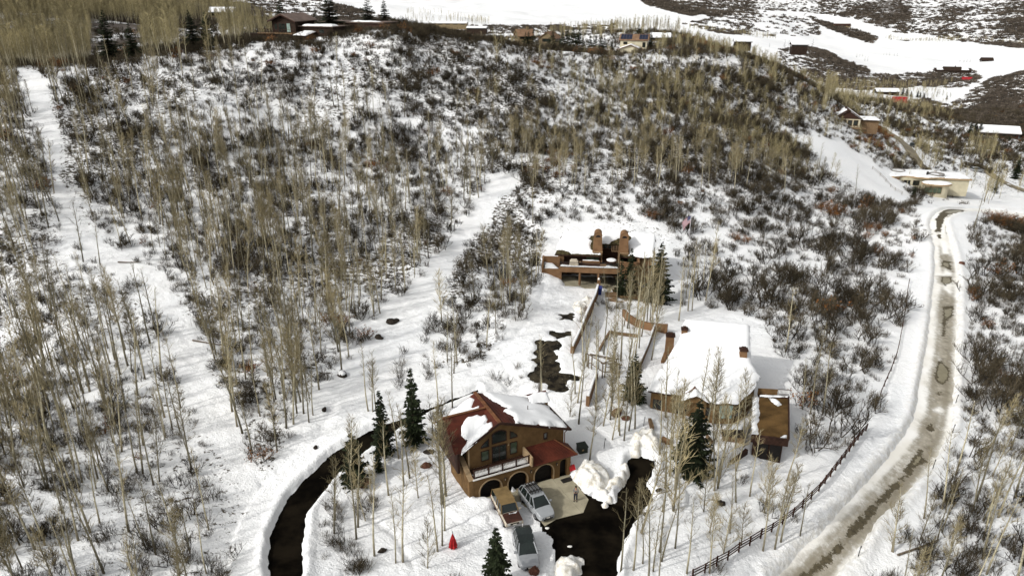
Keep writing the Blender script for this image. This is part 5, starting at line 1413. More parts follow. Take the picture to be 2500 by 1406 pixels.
# ---------------------------------------------------------------- plants: instancing of what nobody could count
def stuff(name, label, pts, scl, rot, var, parts, tilt=None):
    """one object; its points carry copies of the meshes in parts (a list of lists of source objects)"""
    n = len(pts)
    me = bpy.data.meshes.new(name)
    me.vertices.add(n); me.vertices.foreach_set('co', np.asarray(pts, np.float32).ravel())
    for k, v, t in (('scl', scl, 'FLOAT'), ('rz', rot, 'FLOAT'), ('var', var, 'INT'), ('tx', tilt[0] if tilt else np.zeros(n), 'FLOAT'), ('ty', tilt[1] if tilt else np.zeros(n), 'FLOAT')):
        a = me.attributes.new(k, t, 'POINT'); a.data.foreach_set('value', np.asarray(v, np.float32 if t == 'FLOAT' else np.int32))
    o = bpy.data.objects.new(name, me); COL.objects.link(o)
    tag(o, label, None, None, 'stuff')
    g = bpy.data.node_groups.new(name, 'GeometryNodeTree')
    g.interface.new_socket('Geometry', in_out='INPUT', socket_type='NodeSocketGeometry')
    g.interface.new_socket('Geometry', in_out='OUTPUT', socket_type='NodeSocketGeometry')
    N = lambda t: g.nodes.new(t)
    gi, go = N('NodeGroupInput'), N('NodeGroupOutput')
    m2p = N('GeometryNodeMeshToPoints'); iop = N('GeometryNodeInstanceOnPoints'); jn = N('GeometryNodeJoinGeometry')
    g.links.new(gi.outputs[0], m2p.inputs[0]); g.links.new(m2p.outputs[0], iop.inputs['Points'])
    for group in reversed(parts):       # join order is last linked first
        j2 = N('GeometryNodeJoinGeometry')
        for src in group:
            oi = N('GeometryNodeObjectInfo'); oi.inputs['Object'].default_value = src; oi.inputs['As Instance'].default_value = False
            g.links.new(oi.outputs['Geometry'], j2.inputs[0])
        g2i = N('GeometryNodeGeometryToInstance'); g.links.new(j2.outputs[0], g2i.inputs[0]); g.links.new(g2i.outputs[0], jn.inputs[0])
    g.links.new(jn.outputs[0], iop.inputs['Instance'])
    iop.inputs['Pick Instance'].default_value = True
    def na(nm, t):
        a = N('GeometryNodeInputNamedAttribute'); a.data_type = t; a.inputs[0].default_value = nm
        return a.outputs[0]
    g.links.new(na('var', 'INT'), iop.inputs['Instance Index'])
    cx = N('ShaderNodeCombineXYZ')
    g.links.new(na('tx', 'FLOAT'), cx.inputs[0]); g.links.new(na('ty', 'FLOAT'), cx.inputs[1]); g.links.new(na('rz', 'FLOAT'), cx.inputs[2])
    e2r = N('FunctionNodeEulerToRotation'); g.links.new(cx.outputs[0], e2r.inputs[0]); g.links.new(e2r.outputs[0], iop.inputs['Rotation'])
    g.links.new(na('scl', 'FLOAT'), iop.inputs['Scale'])
    g.links.new(iop.outputs[0], go.inputs[0])
    md = o.modifiers.new('copies', 'NODES'); md.node_group = g
    return o

# ---------------------------------------------------------------- plants: where they stand
DA = """9998740000000111110000000
9752110010001123456200000
9122232121023567876543200
5255554431136757654321100
6256666544420100000000012
6235666655420000000000000
7532356654213101300000000
7753456664123245300000000
7764467664443311122000000
7775368764453011122300000
7776257433320111121100001
7777424421320001121200133
6666420110321002221110342
6666420110322012220101432"""
DO = """0001356899832112330000000
2355444556665445689900000
5455444434666555678976543
5465555566666777888737656
5354445544534566677402446
4154344443414666656665246
4113345443144100365445067
5410344332153000065465057
5530234331341000004575076
5553255002110000000573058
5554134122000000000152168
6655222000000000001000487
6655310110000000000000586
6665310110000000000002687"""
DA = np.array([[int(c) for c in r] for r in DA.split()], float)
DO = np.array([[int(c) for c in r] for r in DO.split()], float)

def dlook(D, px, py):
    c = np.clip(px / 100 - .5, 0, 23.999); r = np.clip(py / 100 - .5, 0, 12.999)
    i, j = c.astype(int), r.astype(int); fi, fj = c - i, r - j
    return (D[j, i] * (1 - fi) + D[j, i + 1] * fi) * (1 - fj) + (D[j + 1, i] * (1 - fi) + D[j + 1, i + 1] * fi) * fj

PX_OPEN = [  # bare snow: trails, clearings, yards
 [(40,172),(98,172),(128,240),(150,330),(200,430),(222,520),(262,590),(330,640),(440,720),(485,830),(535,930),(600,1080),(650,1200),(560,1200),(485,1050),(432,900),(392,760),(330,690),(150,585),(140,480),(115,380),(82,280),(50,210)],
 [(1205,425),(1270,422),(1245,510),(1140,590),(1112,650),(1080,730),(1000,835),(935,950),(905,1010),(870,1060),(800,1110),(700,1230),(660,1406),(560,1420),(600,1250),(650,1160),(725,1040),(790,960),(905,830),(965,750),(1045,650),(1095,580),(1160,510)],
 [(1310,690),(1420,700),(1400,800),(1240,900),(1090,990),(960,1040),(880,1060),(910,1000),(1080,935),(1200,860),(1270,780)],
 [(1930,325),(2050,345),(2180,430),(2240,500),(2160,500),(2040,440),(1970,375)],
 [(2236,640),(2215,760),(2150,990),(2100,1040),(2000,1240),(1700,1420),(2120,1420),(2270,1210),(2345,1080),(2365,960),(2365,560),(2400,530),(2520,545),(2520,430),(2300,420),(2230,520),(2262,560)],
 [(1330,540),(1620,545),(1650,580),(1660,760),(1340,720)],
 [(740,1420),(760,1260),(850,1160),(1010,1060),(1160,960),(1330,960),(1480,760),(1640,740),(1840,770),(1950,960),(1960,1140),(1700,1420)],
]
PX_ASPEN_OPEN = PX_OPEN[:6] + [[(655,1420),(656,1361),(677,1260),(733,1177),(845,1084),(1050,995),(1168,950),(1172,958),(1050,1008),(900,1100),(802,1184),(744,1282),(738,1420)], [(1080,1230),(1080,1100),(1060,1000),(1160,930),(1400,990),(1560,1000),(1580,830),(1850,780),(1950,960),(1950,1150),(1780,1140),(1640,1120),(1520,1240),(1510,1420),(1180,1420),(1110,1300)], [(1280,800),(1420,690),(1480,760),(1400,930),(1290,980)], [(640,1408),(1520,1408),(1560,1900),(500,1900)], [(225,60),(350,60),(350,160),(225,160)], [(440,60),(545,60),(545,150),(440,150)], [(1350,85),(1500,85),(1500,140),(1350,140)], [(1500,100),(1600,100),(1600,150),(1500,150)], [(620,60),(830,60),(830,125),(620,125)]]
CREST_KEEP = [[(235,15),(345,15),(345,140),(235,140)], [(448,15),(535,15),(535,115),(448,115)], [(625,25),(960,-20),(960,105),(625,125)]]      # conifers and the ridge house stand clear
def open_mask(px, py, polys, x, y):
    m = np.zeros(px.shape, bool)
    w = fbm(x, y, 4.0, 2, 77) * 900 / np.maximum(y, 40)
    for P in polys: m |= (sdf_poly(px, py, P) + w) < 0
    return m

rngp = np.random.default_rng(7)
def scatter(n, y0, y1, amax=1.05):
    y = np.sqrt(rngp.uniform(y0 ** 2, y1 ** 2, n)); x = rngp.uniform(-amax, amax, n) * y
    return x, y, (y1 ** 2 - y0 ** 2) * amax      # area
def place(D, per, y0, y1, shift, polys, jit=1.2, over=0):
    area = (y1 ** 2 - y0 ** 2) * 1.05
    n = int(area * per * 9)
    x, y, _ = scatter(n, y0, y1)
    z = gh(x, y); px, py = project(x, y, z)
    d = dlook(D, px, py - shift * 1785 / (y * 1.05))
    d = d * np.clip(1 + jit * fbm(x, y, 11, 2, 13), 0.15, 2)
    keep = (rngp.random(n) * 9 < d) & (px > -90) & (px < 2590) & (py < 1700) & (py > -60) & ~open_mask(px, py, polys, x, y)
    if over:   # keep the trails open: few crowns in front of them
        up = np.zeros(n, bool)
        for f_ in (.35, .6, .85):
            qx, qy = project(x, y, z + over * f_)
            up |= open_mask(qx, qy, PX_OPEN[:3], x, y)
            if over > 5:
                for P_ in CREST_KEEP: up |= sdf_poly(qx, qy, P_) < 0
        keep &= ~up | (rngp.random(n) < .15)
    x, y = x[keep], y[keep]
    k2 = clear_sdf(x, y) > 1.0
    return x[k2], y[k2]
def height_at(px, py_base, py_top):
    """height in metres of an upright thing between two pixels"""
    x, y, z = at_g(px, py_base)
    lo, hi = 0.0, 60.0
    for _ in range(40):
        m = (lo + hi) / 2
        if project(x, y, z + m)[1] > py_top: lo = m
        else: hi = m
    return lo

def make_tree(name, meshes, label, cat, group, loc, s, rz, tilt=(0, 0)):
    e = thing(name, label, cat, loc, rz, group)
    e.rotation_euler = (tilt[0], tilt[1], rz); e.scale = (s, s, s)
    for nm, me in meshes:
        c = bpy.data.objects.new(nm, me); COL.objects.link(c); c.parent = e
    return e

# aspens seen one by one round the houses, by the pixel of their foot and their height
SOLO_ASPEN = [(754,1031,8),(764,1012,8),(899,1004,9),(910,1008,8),(919,1008,7.5),(854,1195,8.5),(820,1273,7),(949,1206,9),(985,1186,8.5),(1000,1168,8.5),(974,1120,8),(908,1220,3.5),
 (1068,1343,8.5),(1079,1328,8),(1043,1386,5),(1085,1240,11),(1090,1215,11),(1078,1232,10),(1104,1001,8.5),(1070,1015,9),(1022,1215,6),
 (1318,967,8),(1322,969,7.5),(1413,1036,10),(1472,1038,8),(1439,1117,8),(1391,1018,4.5),(1490,1023,9),(1494,1072,7),(1510,1052,8),(1514,1063,9),(1523,1079,8.5),(1535,1051,8.5),(1550,1046,9),(1489,1022,8.5),
 (1635,1167,10),(1648,1202,11),(1644,1251,9),(1616,1254,7),(1622,1199,8),(1744,1196,9),(1751,1190,9.5),(1731,1133,9),(1797,1147,7.5),(1796,1095,9),(1815,1075,9),(1718,1245,5.5),(1798,1225,8),(1830,1211,8),(1783,1300,6.5),(1921,1170,7.5),
 (1563,1312,9.5),(1545,1398,9),(1514,1404,8),(1862,1348,8.5),(1891,1346,8.5),(1905,1329,9),(1894,1310,7.5),(1952,1318,6.5),(1810,1328,5),(1767,1349,5),(1732,1401,7.5),(1677,1404,8),(1595,1398,7),(1569,1381,7),(1615,1372,8),(1648,1338,8),(1733,1297,5),(1865,1254,6),
 (1626,1016,9.5),(1707,1009,9.5),(1741,1027,10),(1723,1057,10),(1753,1158,8.5),(1572,737,9),(1594,758,11),(1597,760,11),(1612,741,9.5),(1690,758,9),(1675,727,8.5),(1665,748,7),(1580,742,8),
 (1423,894,8.5),(1434,894,8.5),(1476,921,8),(1455,1000,10.5),(1493,985,10),(1520,990,10),(1542,990,10),(1410,985,9),(1462,902,7),(1500,905,8),(1515,880,9),(1535,875,9),(1560,850,9),(1590,880,9.5),(1430,880,7.5),
 (1640,1100,9.5),(1660,1110,10),(1610,1120,9),(1700,1090,8.5),(1960,1000,7),(2245,1320,6),(2300,1300,7.5),(2400,1320,8.5),(2310,1390,7),(2375,1250,8.5),(2180,1350,6),(1700,700,8),(1715,705,8.5),(1695,695,9),(1680,760,9)]
a_pts = []
for px, py, h in SOLO_ASPEN:
    x, y, z = at_g(px, py)
    a_pts.append((x, y, h, 1))
ax, ay = place(DA, 0.0235, 40, 245, 3.2, PX_ASPEN_OPEN, over=8.5)
qx_, qy_ = project(ax, ay, gh(ax, ay))
small = np.clip((qx_ - 1050) / 200, 0, 1) * np.clip((480 - qy_) / 120, 0, 1)      # short bushy aspens on the right shoulder
ah = rngp.uniform(6.0, 10.5, len(ax)) * np.clip(1 + .5 * fbm(ax, ay, 25, 2, 3), .75, 1.25) * (1 - small * .55)
a_pts += [(x, y, h, 0) for x, y, h in zip(ax, ay, ah)]
ax, ay = place(DA, 0.011, 245, 760, 3.0, PX_ASPEN_OPEN[6:])
qx_, qy_ = project(ax, ay, gh(ax, ay))
a_pts += [(x, y, h, 0) for x, y, h in zip(ax, ay, rngp.uniform(6.5, 10, len(ax)) * np.where(qx_ > 620, .55, 1))]
_D = DA.copy(); _D[:, 4:] = 0; _D[2:] = 0      # the far aspen forest on the left
ax, ay = place(_D, 0.016, 235, 800, 3.0, PX_ASPEN_OPEN[6:])
a_pts += [(x, y, h, 0) for x, y, h in zip(ax, ay, rngp.uniform(6.5, 10, len(ax)))]
GROVES = [  # groves of the valley: pixel box of the feet, distances, count, heights
 (2040, 2310, 670, 720, 70, 6, 9), (1330, 1500, 370, 450, 60, 5, 8), (1480, 1650, 375, 450, 80, 6, 9), (1780, 1880, 1250, 1400, 70, 8, 12), (2150, 2260, 1700, 1800, 90, 8, 12), (2260, 2520, 1560, 1700, 190, 9, 13), (1670, 1760, 1150, 1250, 60, 8, 11), (1400, 1510, 1100, 1180, 70, 8, 12),
 (2395, 2475, 300, 350, 40, 7, 10), (2470, 2520, 215, 260, 16, 7, 10), (2290, 2345, 250, 285, 16, 6, 9), (1880, 1960, 440, 480, 50, 6, 9), (560, 700, 330, 480, 160, 6, 9), (2020, 2045, 255, 285, 26, 7, 10), (1000, 1200, 900, 1100, 120, 7, 10)]
_g = np.random.default_rng(21)
for p0, p1, y0, y1, n, h0, h1 in GROVES:
    for _ in range(n):
        Y = _g.uniform(y0, y1); X = at_y(_g.uniform(p0, p1), 200, Y)[0]
        a_pts.append((X, Y, _g.uniform(h0, h1), 0))
a_pts = np.array(a_pts)

LANDMARKS = [(1106, 1333, 'the red umbrella'), (1421, 1098, 'the green utility box'), (1788, 1066, 'the brown hot tub'), (1690, 1158, 'the dense spruce before the low house'), (868, 1183, 'the broad spruce on the driveway bend'), (937, 1116, 'the slim spruce by the driveway'),
 (1012, 1086, 'the tall spruce by the garage house'), (1545, 976, 'the dense spruce left of the low house'), (1605, 738, 'the big spruce by the upper house'), (1090, 1150, 'the garage house left wall'), (1470, 905, 'the log pergola'), (1450, 1170, 'the big snow heap'), (1570, 1095, 'the snow heap closing the lot'),
 (1580, 800, 'the curved adobe wall'), (1430, 830, 'the long retaining wall'), (1440, 960, 'the short stucco wall'), (1335, 880, 'the black melted patches'), (1590, 1040, 'the upright yard board'), (1880, 1110, 'the garage wing'), (1905, 1285, 'the middle of the rail fence'), (1790, 1358, 'the lower end of the rail fence'), (2010, 1187, 'the upper half of the rail fence'), (1550, 1330, 'the black lot edge'), (933, 1345, 'the lone flat rock'), (835, 915, 'the snow-capped rock ledge'), (1678, 622, 'the flag pole'), (1770, 1010, 'the pale low house window'), (2276, 1148, 'the stake at the road bend'), (2093, 1366, 'the bottom road stake'), (792, 1000, 'the stump above the driveway'), (2137, 1004, 'the foot of the thin rail fence'), (2206, 780, 'the middle of the thin rail fence'), (2295, 900, 'the big road puddle'), (2347, 650, 'the reddish verge stone'), (316, 642, 'the log across the left trail'), (105, 790, 'the log at the left edge'), (535, 845, 'the long fallen log'), (770, 567, 'the short log in the grove'), (958, 788, 'the snow-topped boulder'), (2240, 1340, 'the dark fallen branch'), (1803, 880, 'the low house roof chimney'), (2119, 1043, 'the top of the rail fence')]
def near_mark(px, py):
    q = min(LANDMARKS, key=lambda l: (l[0] - px) ** 2 + 2.2 * (l[1] - py) ** 2)
    dx, dy = px - q[0], (py - q[1]) * 1.6
    d = math.hypot(dx, dy)
    if d > 190: return None
    side = ('right of' if dx > 0 else 'left of') if abs(dx) > abs(dy) else ('in front of' if dy > 0 else 'behind')
    return ('close ' if d < 38 else ('' if d < 110 else 'well ')) + side + ' ' + q[2]
def zone(px, py):
    """where in the photograph a foot stands, in words"""
    if py < 200: return 'on the far side of the ridge crest' if px < 700 else 'on the ridge by the far houses'
    if px > 2110 and py > 900: return 'in the brushy slope right of the plowed road'
    if 1040 <= px < 1130 and py > 960: return 'beside the left wall of the red-roofed garage house'
    if px < 640 and py > 1150: return 'in the woods at the lower left below the ski trail'
    if px < 420: return 'in the woods left of the left ski trail'
    if 640 <= px < 1040 and py > 960: return 'along the curving black driveway'
    if px < 1010: return 'in the grove between the two snowy trails'
    if px < 1330 and py < 960: return 'in the thicket between the diagonal trail and the upper drive'
    if px < 1480 and py >= 960: return 'behind the garage house beside the slumped snow'
    if px < 1660 and py < 790: return 'in front of the upper house with two chimneys'
    if px < 1600 and py < 1110: return 'in the grove between the upper drive and the low house'
    if px > 1930 and py < 1140: return 'in the oak thicket between the low house and the road'
    if px >= 1640 and py < 790: return 'on the slope right of the upper house'
    if py < 1140: return 'in front of the snow-roofed low house'
    if px < 1690: return 'on the snowy bank right of the parking lot'
    if py >= 1140: return 'in the snow inside the rail fence'
    return 'on the open hillside'
ZONES = [(0, 'on the far side of the ridge crest')]
def sub_zone(px, py):
    """finer: which band of its zone"""
    m = near_mark(px, py)
    if m: return m
    z = zone(px, py)
    row = ['along the top of', 'high in', 'midway in', 'low in', 'at the foot of'][min(4, max(0, int((py - 200) / 250)))]
    col = ['leftmost strip', 'left strip', 'middle strip', 'right strip'][int(px / 130) % 4]
    short = {'in the woods left of the left ski trail': 'the woods left of the left trail', 'in the woods at the lower left below the ski trail': 'the lower left woods', 'in the grove between the two snowy trails': 'the grove between the trails', 'in the thicket between the diagonal trail and the upper drive': 'the thicket beside the upper drive', 'in the brushy slope right of the plowed road': 'the brush right of the road', 'on the slope right of the upper house': 'the slope right of the upper house', 'on the open hillside': 'the open hillside', 'in the oak thicket between the low house and the road': 'the thicket left of the road'}.get(z)
    return '%s %s, %s' % (row, short, col.split()[0]) if short else z

def app_size(x, y, z, h):
    px, py = project(x, y, z)
    f = y * CP - (z - CAM_H) * SP
    vis = (px > -20) & (px < 2520) & (py < 1480) & (py > 0)
    return np.where(vis, h / f, 0), px, py

az_ = gh(a_pts[:, 0], a_pts[:, 1])
size, apx, apy = app_size(a_pts[:, 0], a_pts[:, 1], az_, a_pts[:, 2])
size = size + a_pts[:, 3] * 10
order = np.argsort(-size)
SOLO_MAX = 294
sel = np.zeros(len(a_pts), bool); sel[order[:SOLO_MAX]] = True
rng1 = random.Random(11)
def pick_h(tab, h):
    c = sorted(range(len(tab)), key=lambda i: abs(tab[i][0] - h) + rng1.uniform(0, 3.0))
    return c[0]
ASPEN_SRC = {}
for i in order[:SOLO_MAX]:
    x, y, h, solo = a_pts[i]; k = pick_h(ASPEN, h)
    if h > 6 and rng1.random() < .6: k = rng1.choice((7, 8, 9, 10))     # thin-crowned ones
    if len(ASPEN_SRC) < len(ASPEN) and solo: k = [j for j in range(len(ASPEN)) if j not in ASPEN_SRC][0]
    zn = sub_zone(apx[i], apy[i])
    kind = 'tall' if h > 9.3 else ('slender' if h > 6.6 else 'young')
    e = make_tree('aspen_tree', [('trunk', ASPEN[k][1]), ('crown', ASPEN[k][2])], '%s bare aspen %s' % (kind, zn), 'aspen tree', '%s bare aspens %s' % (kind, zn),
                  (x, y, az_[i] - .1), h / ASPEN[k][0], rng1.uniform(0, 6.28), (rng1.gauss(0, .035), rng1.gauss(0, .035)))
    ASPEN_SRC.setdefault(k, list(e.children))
for k, (px, py, Y) in enumerate([(60, 160, 208), (105, 158, 212), (1700, 150, 262), (1745, 152, 266)]):   # four of the far kind, at the edge of their woods
    p = ground_px(px, py, Y)
    e = make_tree('aspen_tree', [('trunk', FAR_ASPEN[k][1]), ('crown', FAR_ASPEN[k][2])], ['tall far aspen just behind the top of the left trail', 'second far aspen behind the top of the left trail', 'short bushy aspen on the right shoulder of the crest', 'second short bushy aspen on the right shoulder'][k], 'aspen tree', None, p, 1.0, k)
    ASPEN_SRC[len(ASPEN) + k] = list(e.children)
r_ = ~sel
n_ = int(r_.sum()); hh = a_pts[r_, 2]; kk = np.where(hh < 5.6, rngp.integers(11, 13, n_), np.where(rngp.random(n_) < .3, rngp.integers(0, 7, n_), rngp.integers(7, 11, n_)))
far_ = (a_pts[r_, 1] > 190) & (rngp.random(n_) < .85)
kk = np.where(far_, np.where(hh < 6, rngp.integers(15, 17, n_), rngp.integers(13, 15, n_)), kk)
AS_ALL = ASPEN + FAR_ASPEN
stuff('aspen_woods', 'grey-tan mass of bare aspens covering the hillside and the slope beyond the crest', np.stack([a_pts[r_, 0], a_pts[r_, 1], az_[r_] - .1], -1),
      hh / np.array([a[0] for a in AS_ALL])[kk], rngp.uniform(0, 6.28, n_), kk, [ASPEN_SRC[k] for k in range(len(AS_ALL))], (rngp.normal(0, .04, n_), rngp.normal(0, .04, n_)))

# scrub oak
ox, oy = place(DO, 0.036, 40, 540, 1.0, PX_OPEN, 1.6, over=1.6)
RUST = [cr(1900,230,.24,p) for p in ([(930,280),(1130,350),(1240,560),(1000,600),(740,560),(860,380)],[(2100,1020),(2500,1040),(2500,1200),(2130,1160)],[(1860,1120),(2260,1150),(2500,1290),(2500,1380),(2100,1290),(1880,1250)],[(1590,1050),(1700,1050),(1700,1150),(1600,1150)],[(380,1150),(560,1150),(780,1300),(500,1400),(360,1300)])] + \
       [[(2105,560),(2245,560),(2245,630),(2130,640)],[(1265,385),(1400,380),(1410,430),(1290,440)],[(95,120),(160,120),(165,190),(90,180)],[(1290,150),(1340,150),(1330,180)],[(1650,90),(1800,95),(1720,120)],[(1790,590),(1850,600),(1840,650)]]
SOLO_OAK = [(120,190,4.5),(2130,1000,3.0),(1990,1000,3.4),(2050,1010,3.4),(1960,990,3),(640,1130,2.6),(660,1080,3.2),(615,1110,2.5),(2390,920,4.2),(2410,900,4),(1810,1180,1.6),(1870,1255,2.2),(1240,530,2.6),(2240,470,2.0),(1765,740,3.6),(1800,730,3.8),(1840,700,3),(1900,740,3),(1745,690,3.5)]
o_pts = [(at_g(p, q)[0], at_g(p, q)[1], h, 1) for p, q, h in SOLO_OAK]
_k = dist_line(ox, oy, W_FAR) > 7
ox, oy = ox[_k], oy[_k]
qx_, qy_ = project(ox, oy, gh(ox, oy))
big = np.clip((qx_ - 1620) / 120, 0, 1) * np.clip((qy_ - 430) / 150, 0, 1)        # tall thickets low on the right
_k = rngp.random(len(ox)) > big * .5
ox, oy, big = ox[_k], oy[_k], big[_k]
oh = rngp.uniform(.9, 3.2, len(ox)) * (1 + .5 * big) * np.clip(1 + .7 * fbm(ox, oy, 14, 2, 8), .6, 1.4)
o_pts += list(zip(ox, oy, oh, np.zeros(len(ox))))
o_pts = np.array(o_pts)
oz = gh(o_pts[:, 0], o_pts[:, 1])
size, opx, opy = app_size(o_pts[:, 0], o_pts[:, 1], oz, o_pts[:, 2])
rust = np.zeros(len(o_pts))
for P in RUST: rust = np.maximum(rust, sdf_poly(opx, opy, P) < 0)
rust = np.maximum(rust * .9, .02) > rngp.random(len(o_pts))
order = np.argsort(-(size + o_pts[:, 3] * 10))
sel = np.zeros(len(o_pts), bool); sel[order[:SOLO_MAX]] = True
OAK_SRC = {}
ov = np.where(rust, rngp.integers(5, 7, len(o_pts)), rngp.integers(0, 5, len(o_pts)))
for i in list(order[:SOLO_MAX]):
    x, y, h, solo = o_pts[i]; k = int(ov[i])
    if len(OAK_SRC) < 7 and solo: k = [j for j in (0, 1, 2, 3, 4, 5, 6) if j not in OAK_SRC][0]
    zn = sub_zone(opx[i], opy[i])
    kind = 'rusty-leaved' if k > 4 else ('big dark' if h > 3.2 else ('dark bare' if h > 2.1 else 'low bare'))
    parts = [('stem', OAK[k][1]), ('twigs', OAK[k][2])] + ([('dead_leaves', OAK[k][3])] if k > 4 else [])
    e = make_tree('oak_shrub', parts, '%s oak %s' % (kind, zn), 'shrub', '%s scrub oaks %s' % (kind, zn), (x, y, oz[i] - .1), h / OAK[k][0], rng1.uniform(0, 6.28))
    OAK_SRC.setdefault(k, list(e.children))
for k in range(7):
    if k not in OAK_SRC:
        e = make_tree('oak_shrub', [('stem', OAK[k][1]), ('twigs', OAK[k][2])] + ([('dead_leaves', OAK[k][3])] if k > 4 else []), 'scrub oak standing on the crest by the ridge house', 'shrub', 'scrub oaks on the crest', at_g(760 + 14 * k, 110), .8, 0)
        OAK_SRC[k] = list(e.children)
r_ = ~sel; n_ = int(r_.sum())
stuff('oak_scrub', 'dark brown mass of bare scrub oak over the snowy hillside', np.stack([o_pts[r_, 0], o_pts[r_, 1], oz[r_] - .1], -1),
      o_pts[r_, 2] / np.array([a[0] for a in OAK])[ov[r_]], rngp.uniform(0, 6.28, n_), ov[r_], [OAK_SRC[k] for k in range(7)], (rngp.normal(0, .08, n_), rngp.normal(0, .08, n_)))

# low twiggy brush poking through the snow
bx_, by_ = place(np.maximum(DO, DA * .8), 0.055, 40, 260, 0.3, PX_OPEN, .6)
EXTRA_BRUSH = [(780,1290,840,1230,8),(790,1370,860,1300,9),(870,1260,920,1200,6),(850,1400,900,1380,7),(2220,500,2360,480,14)]
for a, b, c, d, n in EXTRA_BRUSH:
    for _ in range(n):
        p = at_g(rng1.uniform(a, c), rng1.uniform(b, d)); bx_ = np.append(bx_, p[0]); by_ = np.append(by_, p[1])
# of a few like ones side by side, say which
_by = {}
for o in list(bpy.data.objects):
    if o.parent is None and o.get('category') in ('aspen tree', 'shrub') and o.get('label'): _by.setdefault(o['label'], []).append(o)
_num = ['', '', 'two', 'three', 'four', 'five', 'six', 'seven']; _ord = ['', 'second', 'third', 'fourth', 'fifth', 'sixth']
for lab, L in _by.items():
    n = len(L)
    if 2 <= n <= 7:
        L.sort(key=lambda o: project(*o.location)[0])
        for i, o in enumerate(L):
            o['label'] = '%s, %s' % (lab.replace(' of the', ' of') if len(lab.split()) > 13 else lab, 'leftmost one' if i == 0 else ('rightmost one' if i == n - 1 else '%s from left' % _ord[i]))
n_ = len(bx_); bz_ = gh(bx_, by_)
def hidden_src(me, nm, lab, px, py, s):
    o = bpy.data.objects.new(nm, me); COL.objects.link(o); o.location = at_g(px, py); o.scale = (s,) * 3
    return tag(o, lab, 'brush', 'twiggy brush by the driveway')
BR_SRC = [hidden_src(BRUSH[k], 'brush_clump', 'bare twiggy brush clump poking through the snow inside the driveway curve', 800 + 22 * k, 1330 + 9 * k, 1.0) for k in range(3)]
stuff('low_brush', 'thin twiggy brush poking through the snow under the trees', np.stack([bx_, by_, bz_ - .05], -1), rngp.uniform(.6, 1.5, n_), rngp.uniform(0, 6.28, n_), rngp.integers(0, 3, n_), [[b] for b in BR_SRC])

# brush on the far slopes
n0 = 420000
y = np.exp(rngp.uniform(np.log(400), np.log(3400), n0)); x = rngp.uniform(-.72, .72, n0) * y
z = gh(x, y); px, py = project(x, y, z)
dens = px_poly_mask(px, py, FARBRUSH)
keep = rngp.random(n0) < np.clip(dens, 0, .9) ** 1.3 * .6 * np.clip(1 + 1.5 * vnoise(x / (y * .02), y / (y * .05), 3), 0, 2)
x, y, z = x[keep], y[keep], z[keep]; n_ = len(x)
FB_SRC = []
for k in range(3):
    o = bpy.data.objects.new('distant_bush', FARBUSH[k]); COL.objects.link(o); o.location = at_g(2200 + 90 * k, 205); o.scale = (4,) * 3
    FB_SRC.append(tag(o, 'round dark bush on the white slope above the red-roofed cabin', 'shrub', 'round bushes above the red-roofed cabin'))
stuff('distant_brush', 'dark speckle of brush over the far snowy slopes', np.stack([x, y, z - .2], -1), rngp.uniform(1.6, 3.6, n_) * np.clip(y / 900, .8, 2.2), rngp.uniform(0, 6.28, n_), rngp.integers(0, 3, n_), [[b] for b in FB_SRC])

# spruces: pixel of the foot, pixel row of the tip, model, label
SPR = [(1212,1436,1286,0,'pointed dark spruce at the bottom edge beside the parked crossover'),(937,1116,954,2,'slim spruce on the inner edge of the driveway curve'),(1012,1086,900,2,'tall spruce standing left of the garage house roof'),(868,1183,1053,1,'broad low spruce hanging over the driveway bend'),
 (924,1148,1085,4,'short spruce tucked beside the broad spruce at the driveway'),(1605,738,592,1,'big full spruce at the right corner of the upper house'),(1514,724,634,4,'dark spruce in front of the upper house carport'),(1536,722,606,2,'narrow spruce tip rising against the upper house roof'),(1545,976,864,1,'dark dense spruce left of the low house'),(1690,1158,978,1,'dark dense spruce in front of the low house entrance'),(1662,1120,1030,4,'smaller spruce beside the dense one before the low house'),
 (2229,482,453,1,'small spruce in the snow before the white flat-roofed house'),(2428,472,428,2,'spruce right of the white flat-roofed house'),(2478,437,383,1,'large dark spruce near the right edge above the lane'),(2385,416,398,4,'small spruce beside the silver car on the lane'),(2112,306,285,4,'spruce beside the timber lodge'),
 (268,127,27,0,'tallest dark spruce on the left crest'),(326,132,54,0,'shorter spruce next to the tallest one on the left crest'),(471,105,27,2,'left of two spruces between the crest and the ridge house'),(508,98,28,1,'right of two spruces between the crest and the ridge house'),(189,17,-4,4,'lone small spruce in the far aspen forest'),
 (806,56,-16,3,'wide dark pine towering right of the ridge house'),(899,57,-6,3,'open-branched spruce on the crest, left of a close pair'),(940,60,-2,0,'pointed spruce on the crest, right of a close pair'),(769,32,22,4,'small round evergreen beside the ridge house roof'),(780,145,95,4,'dark juniper on the brow below the ridge house'),(683,17,-6,0,'spruce behind the ridge house')]
def upright(px, pb, pt, Y=None):
    """foot and height of an upright tree between two pixel rows, standing at distance Y if given"""
    p = at_g(px, pb) if Y is None else ground_px(px, pb, Y)
    lo, hi = 0.0, 60.0
    for _ in range(40):
        m = (lo + hi) / 2
        if project(p[0], p[1], p[2] + m)[1] > pt: lo = m
        else: hi = m
    return p, lo
SPR_BUSHY = {268, 326, 471, 508, 806}
SPR_Y = {268: 202, 326: 202, 471: 205, 508: 206, 806: 232, 899: 236, 940: 238, 769: 242, 780: 212, 683: 250, 189: 420}
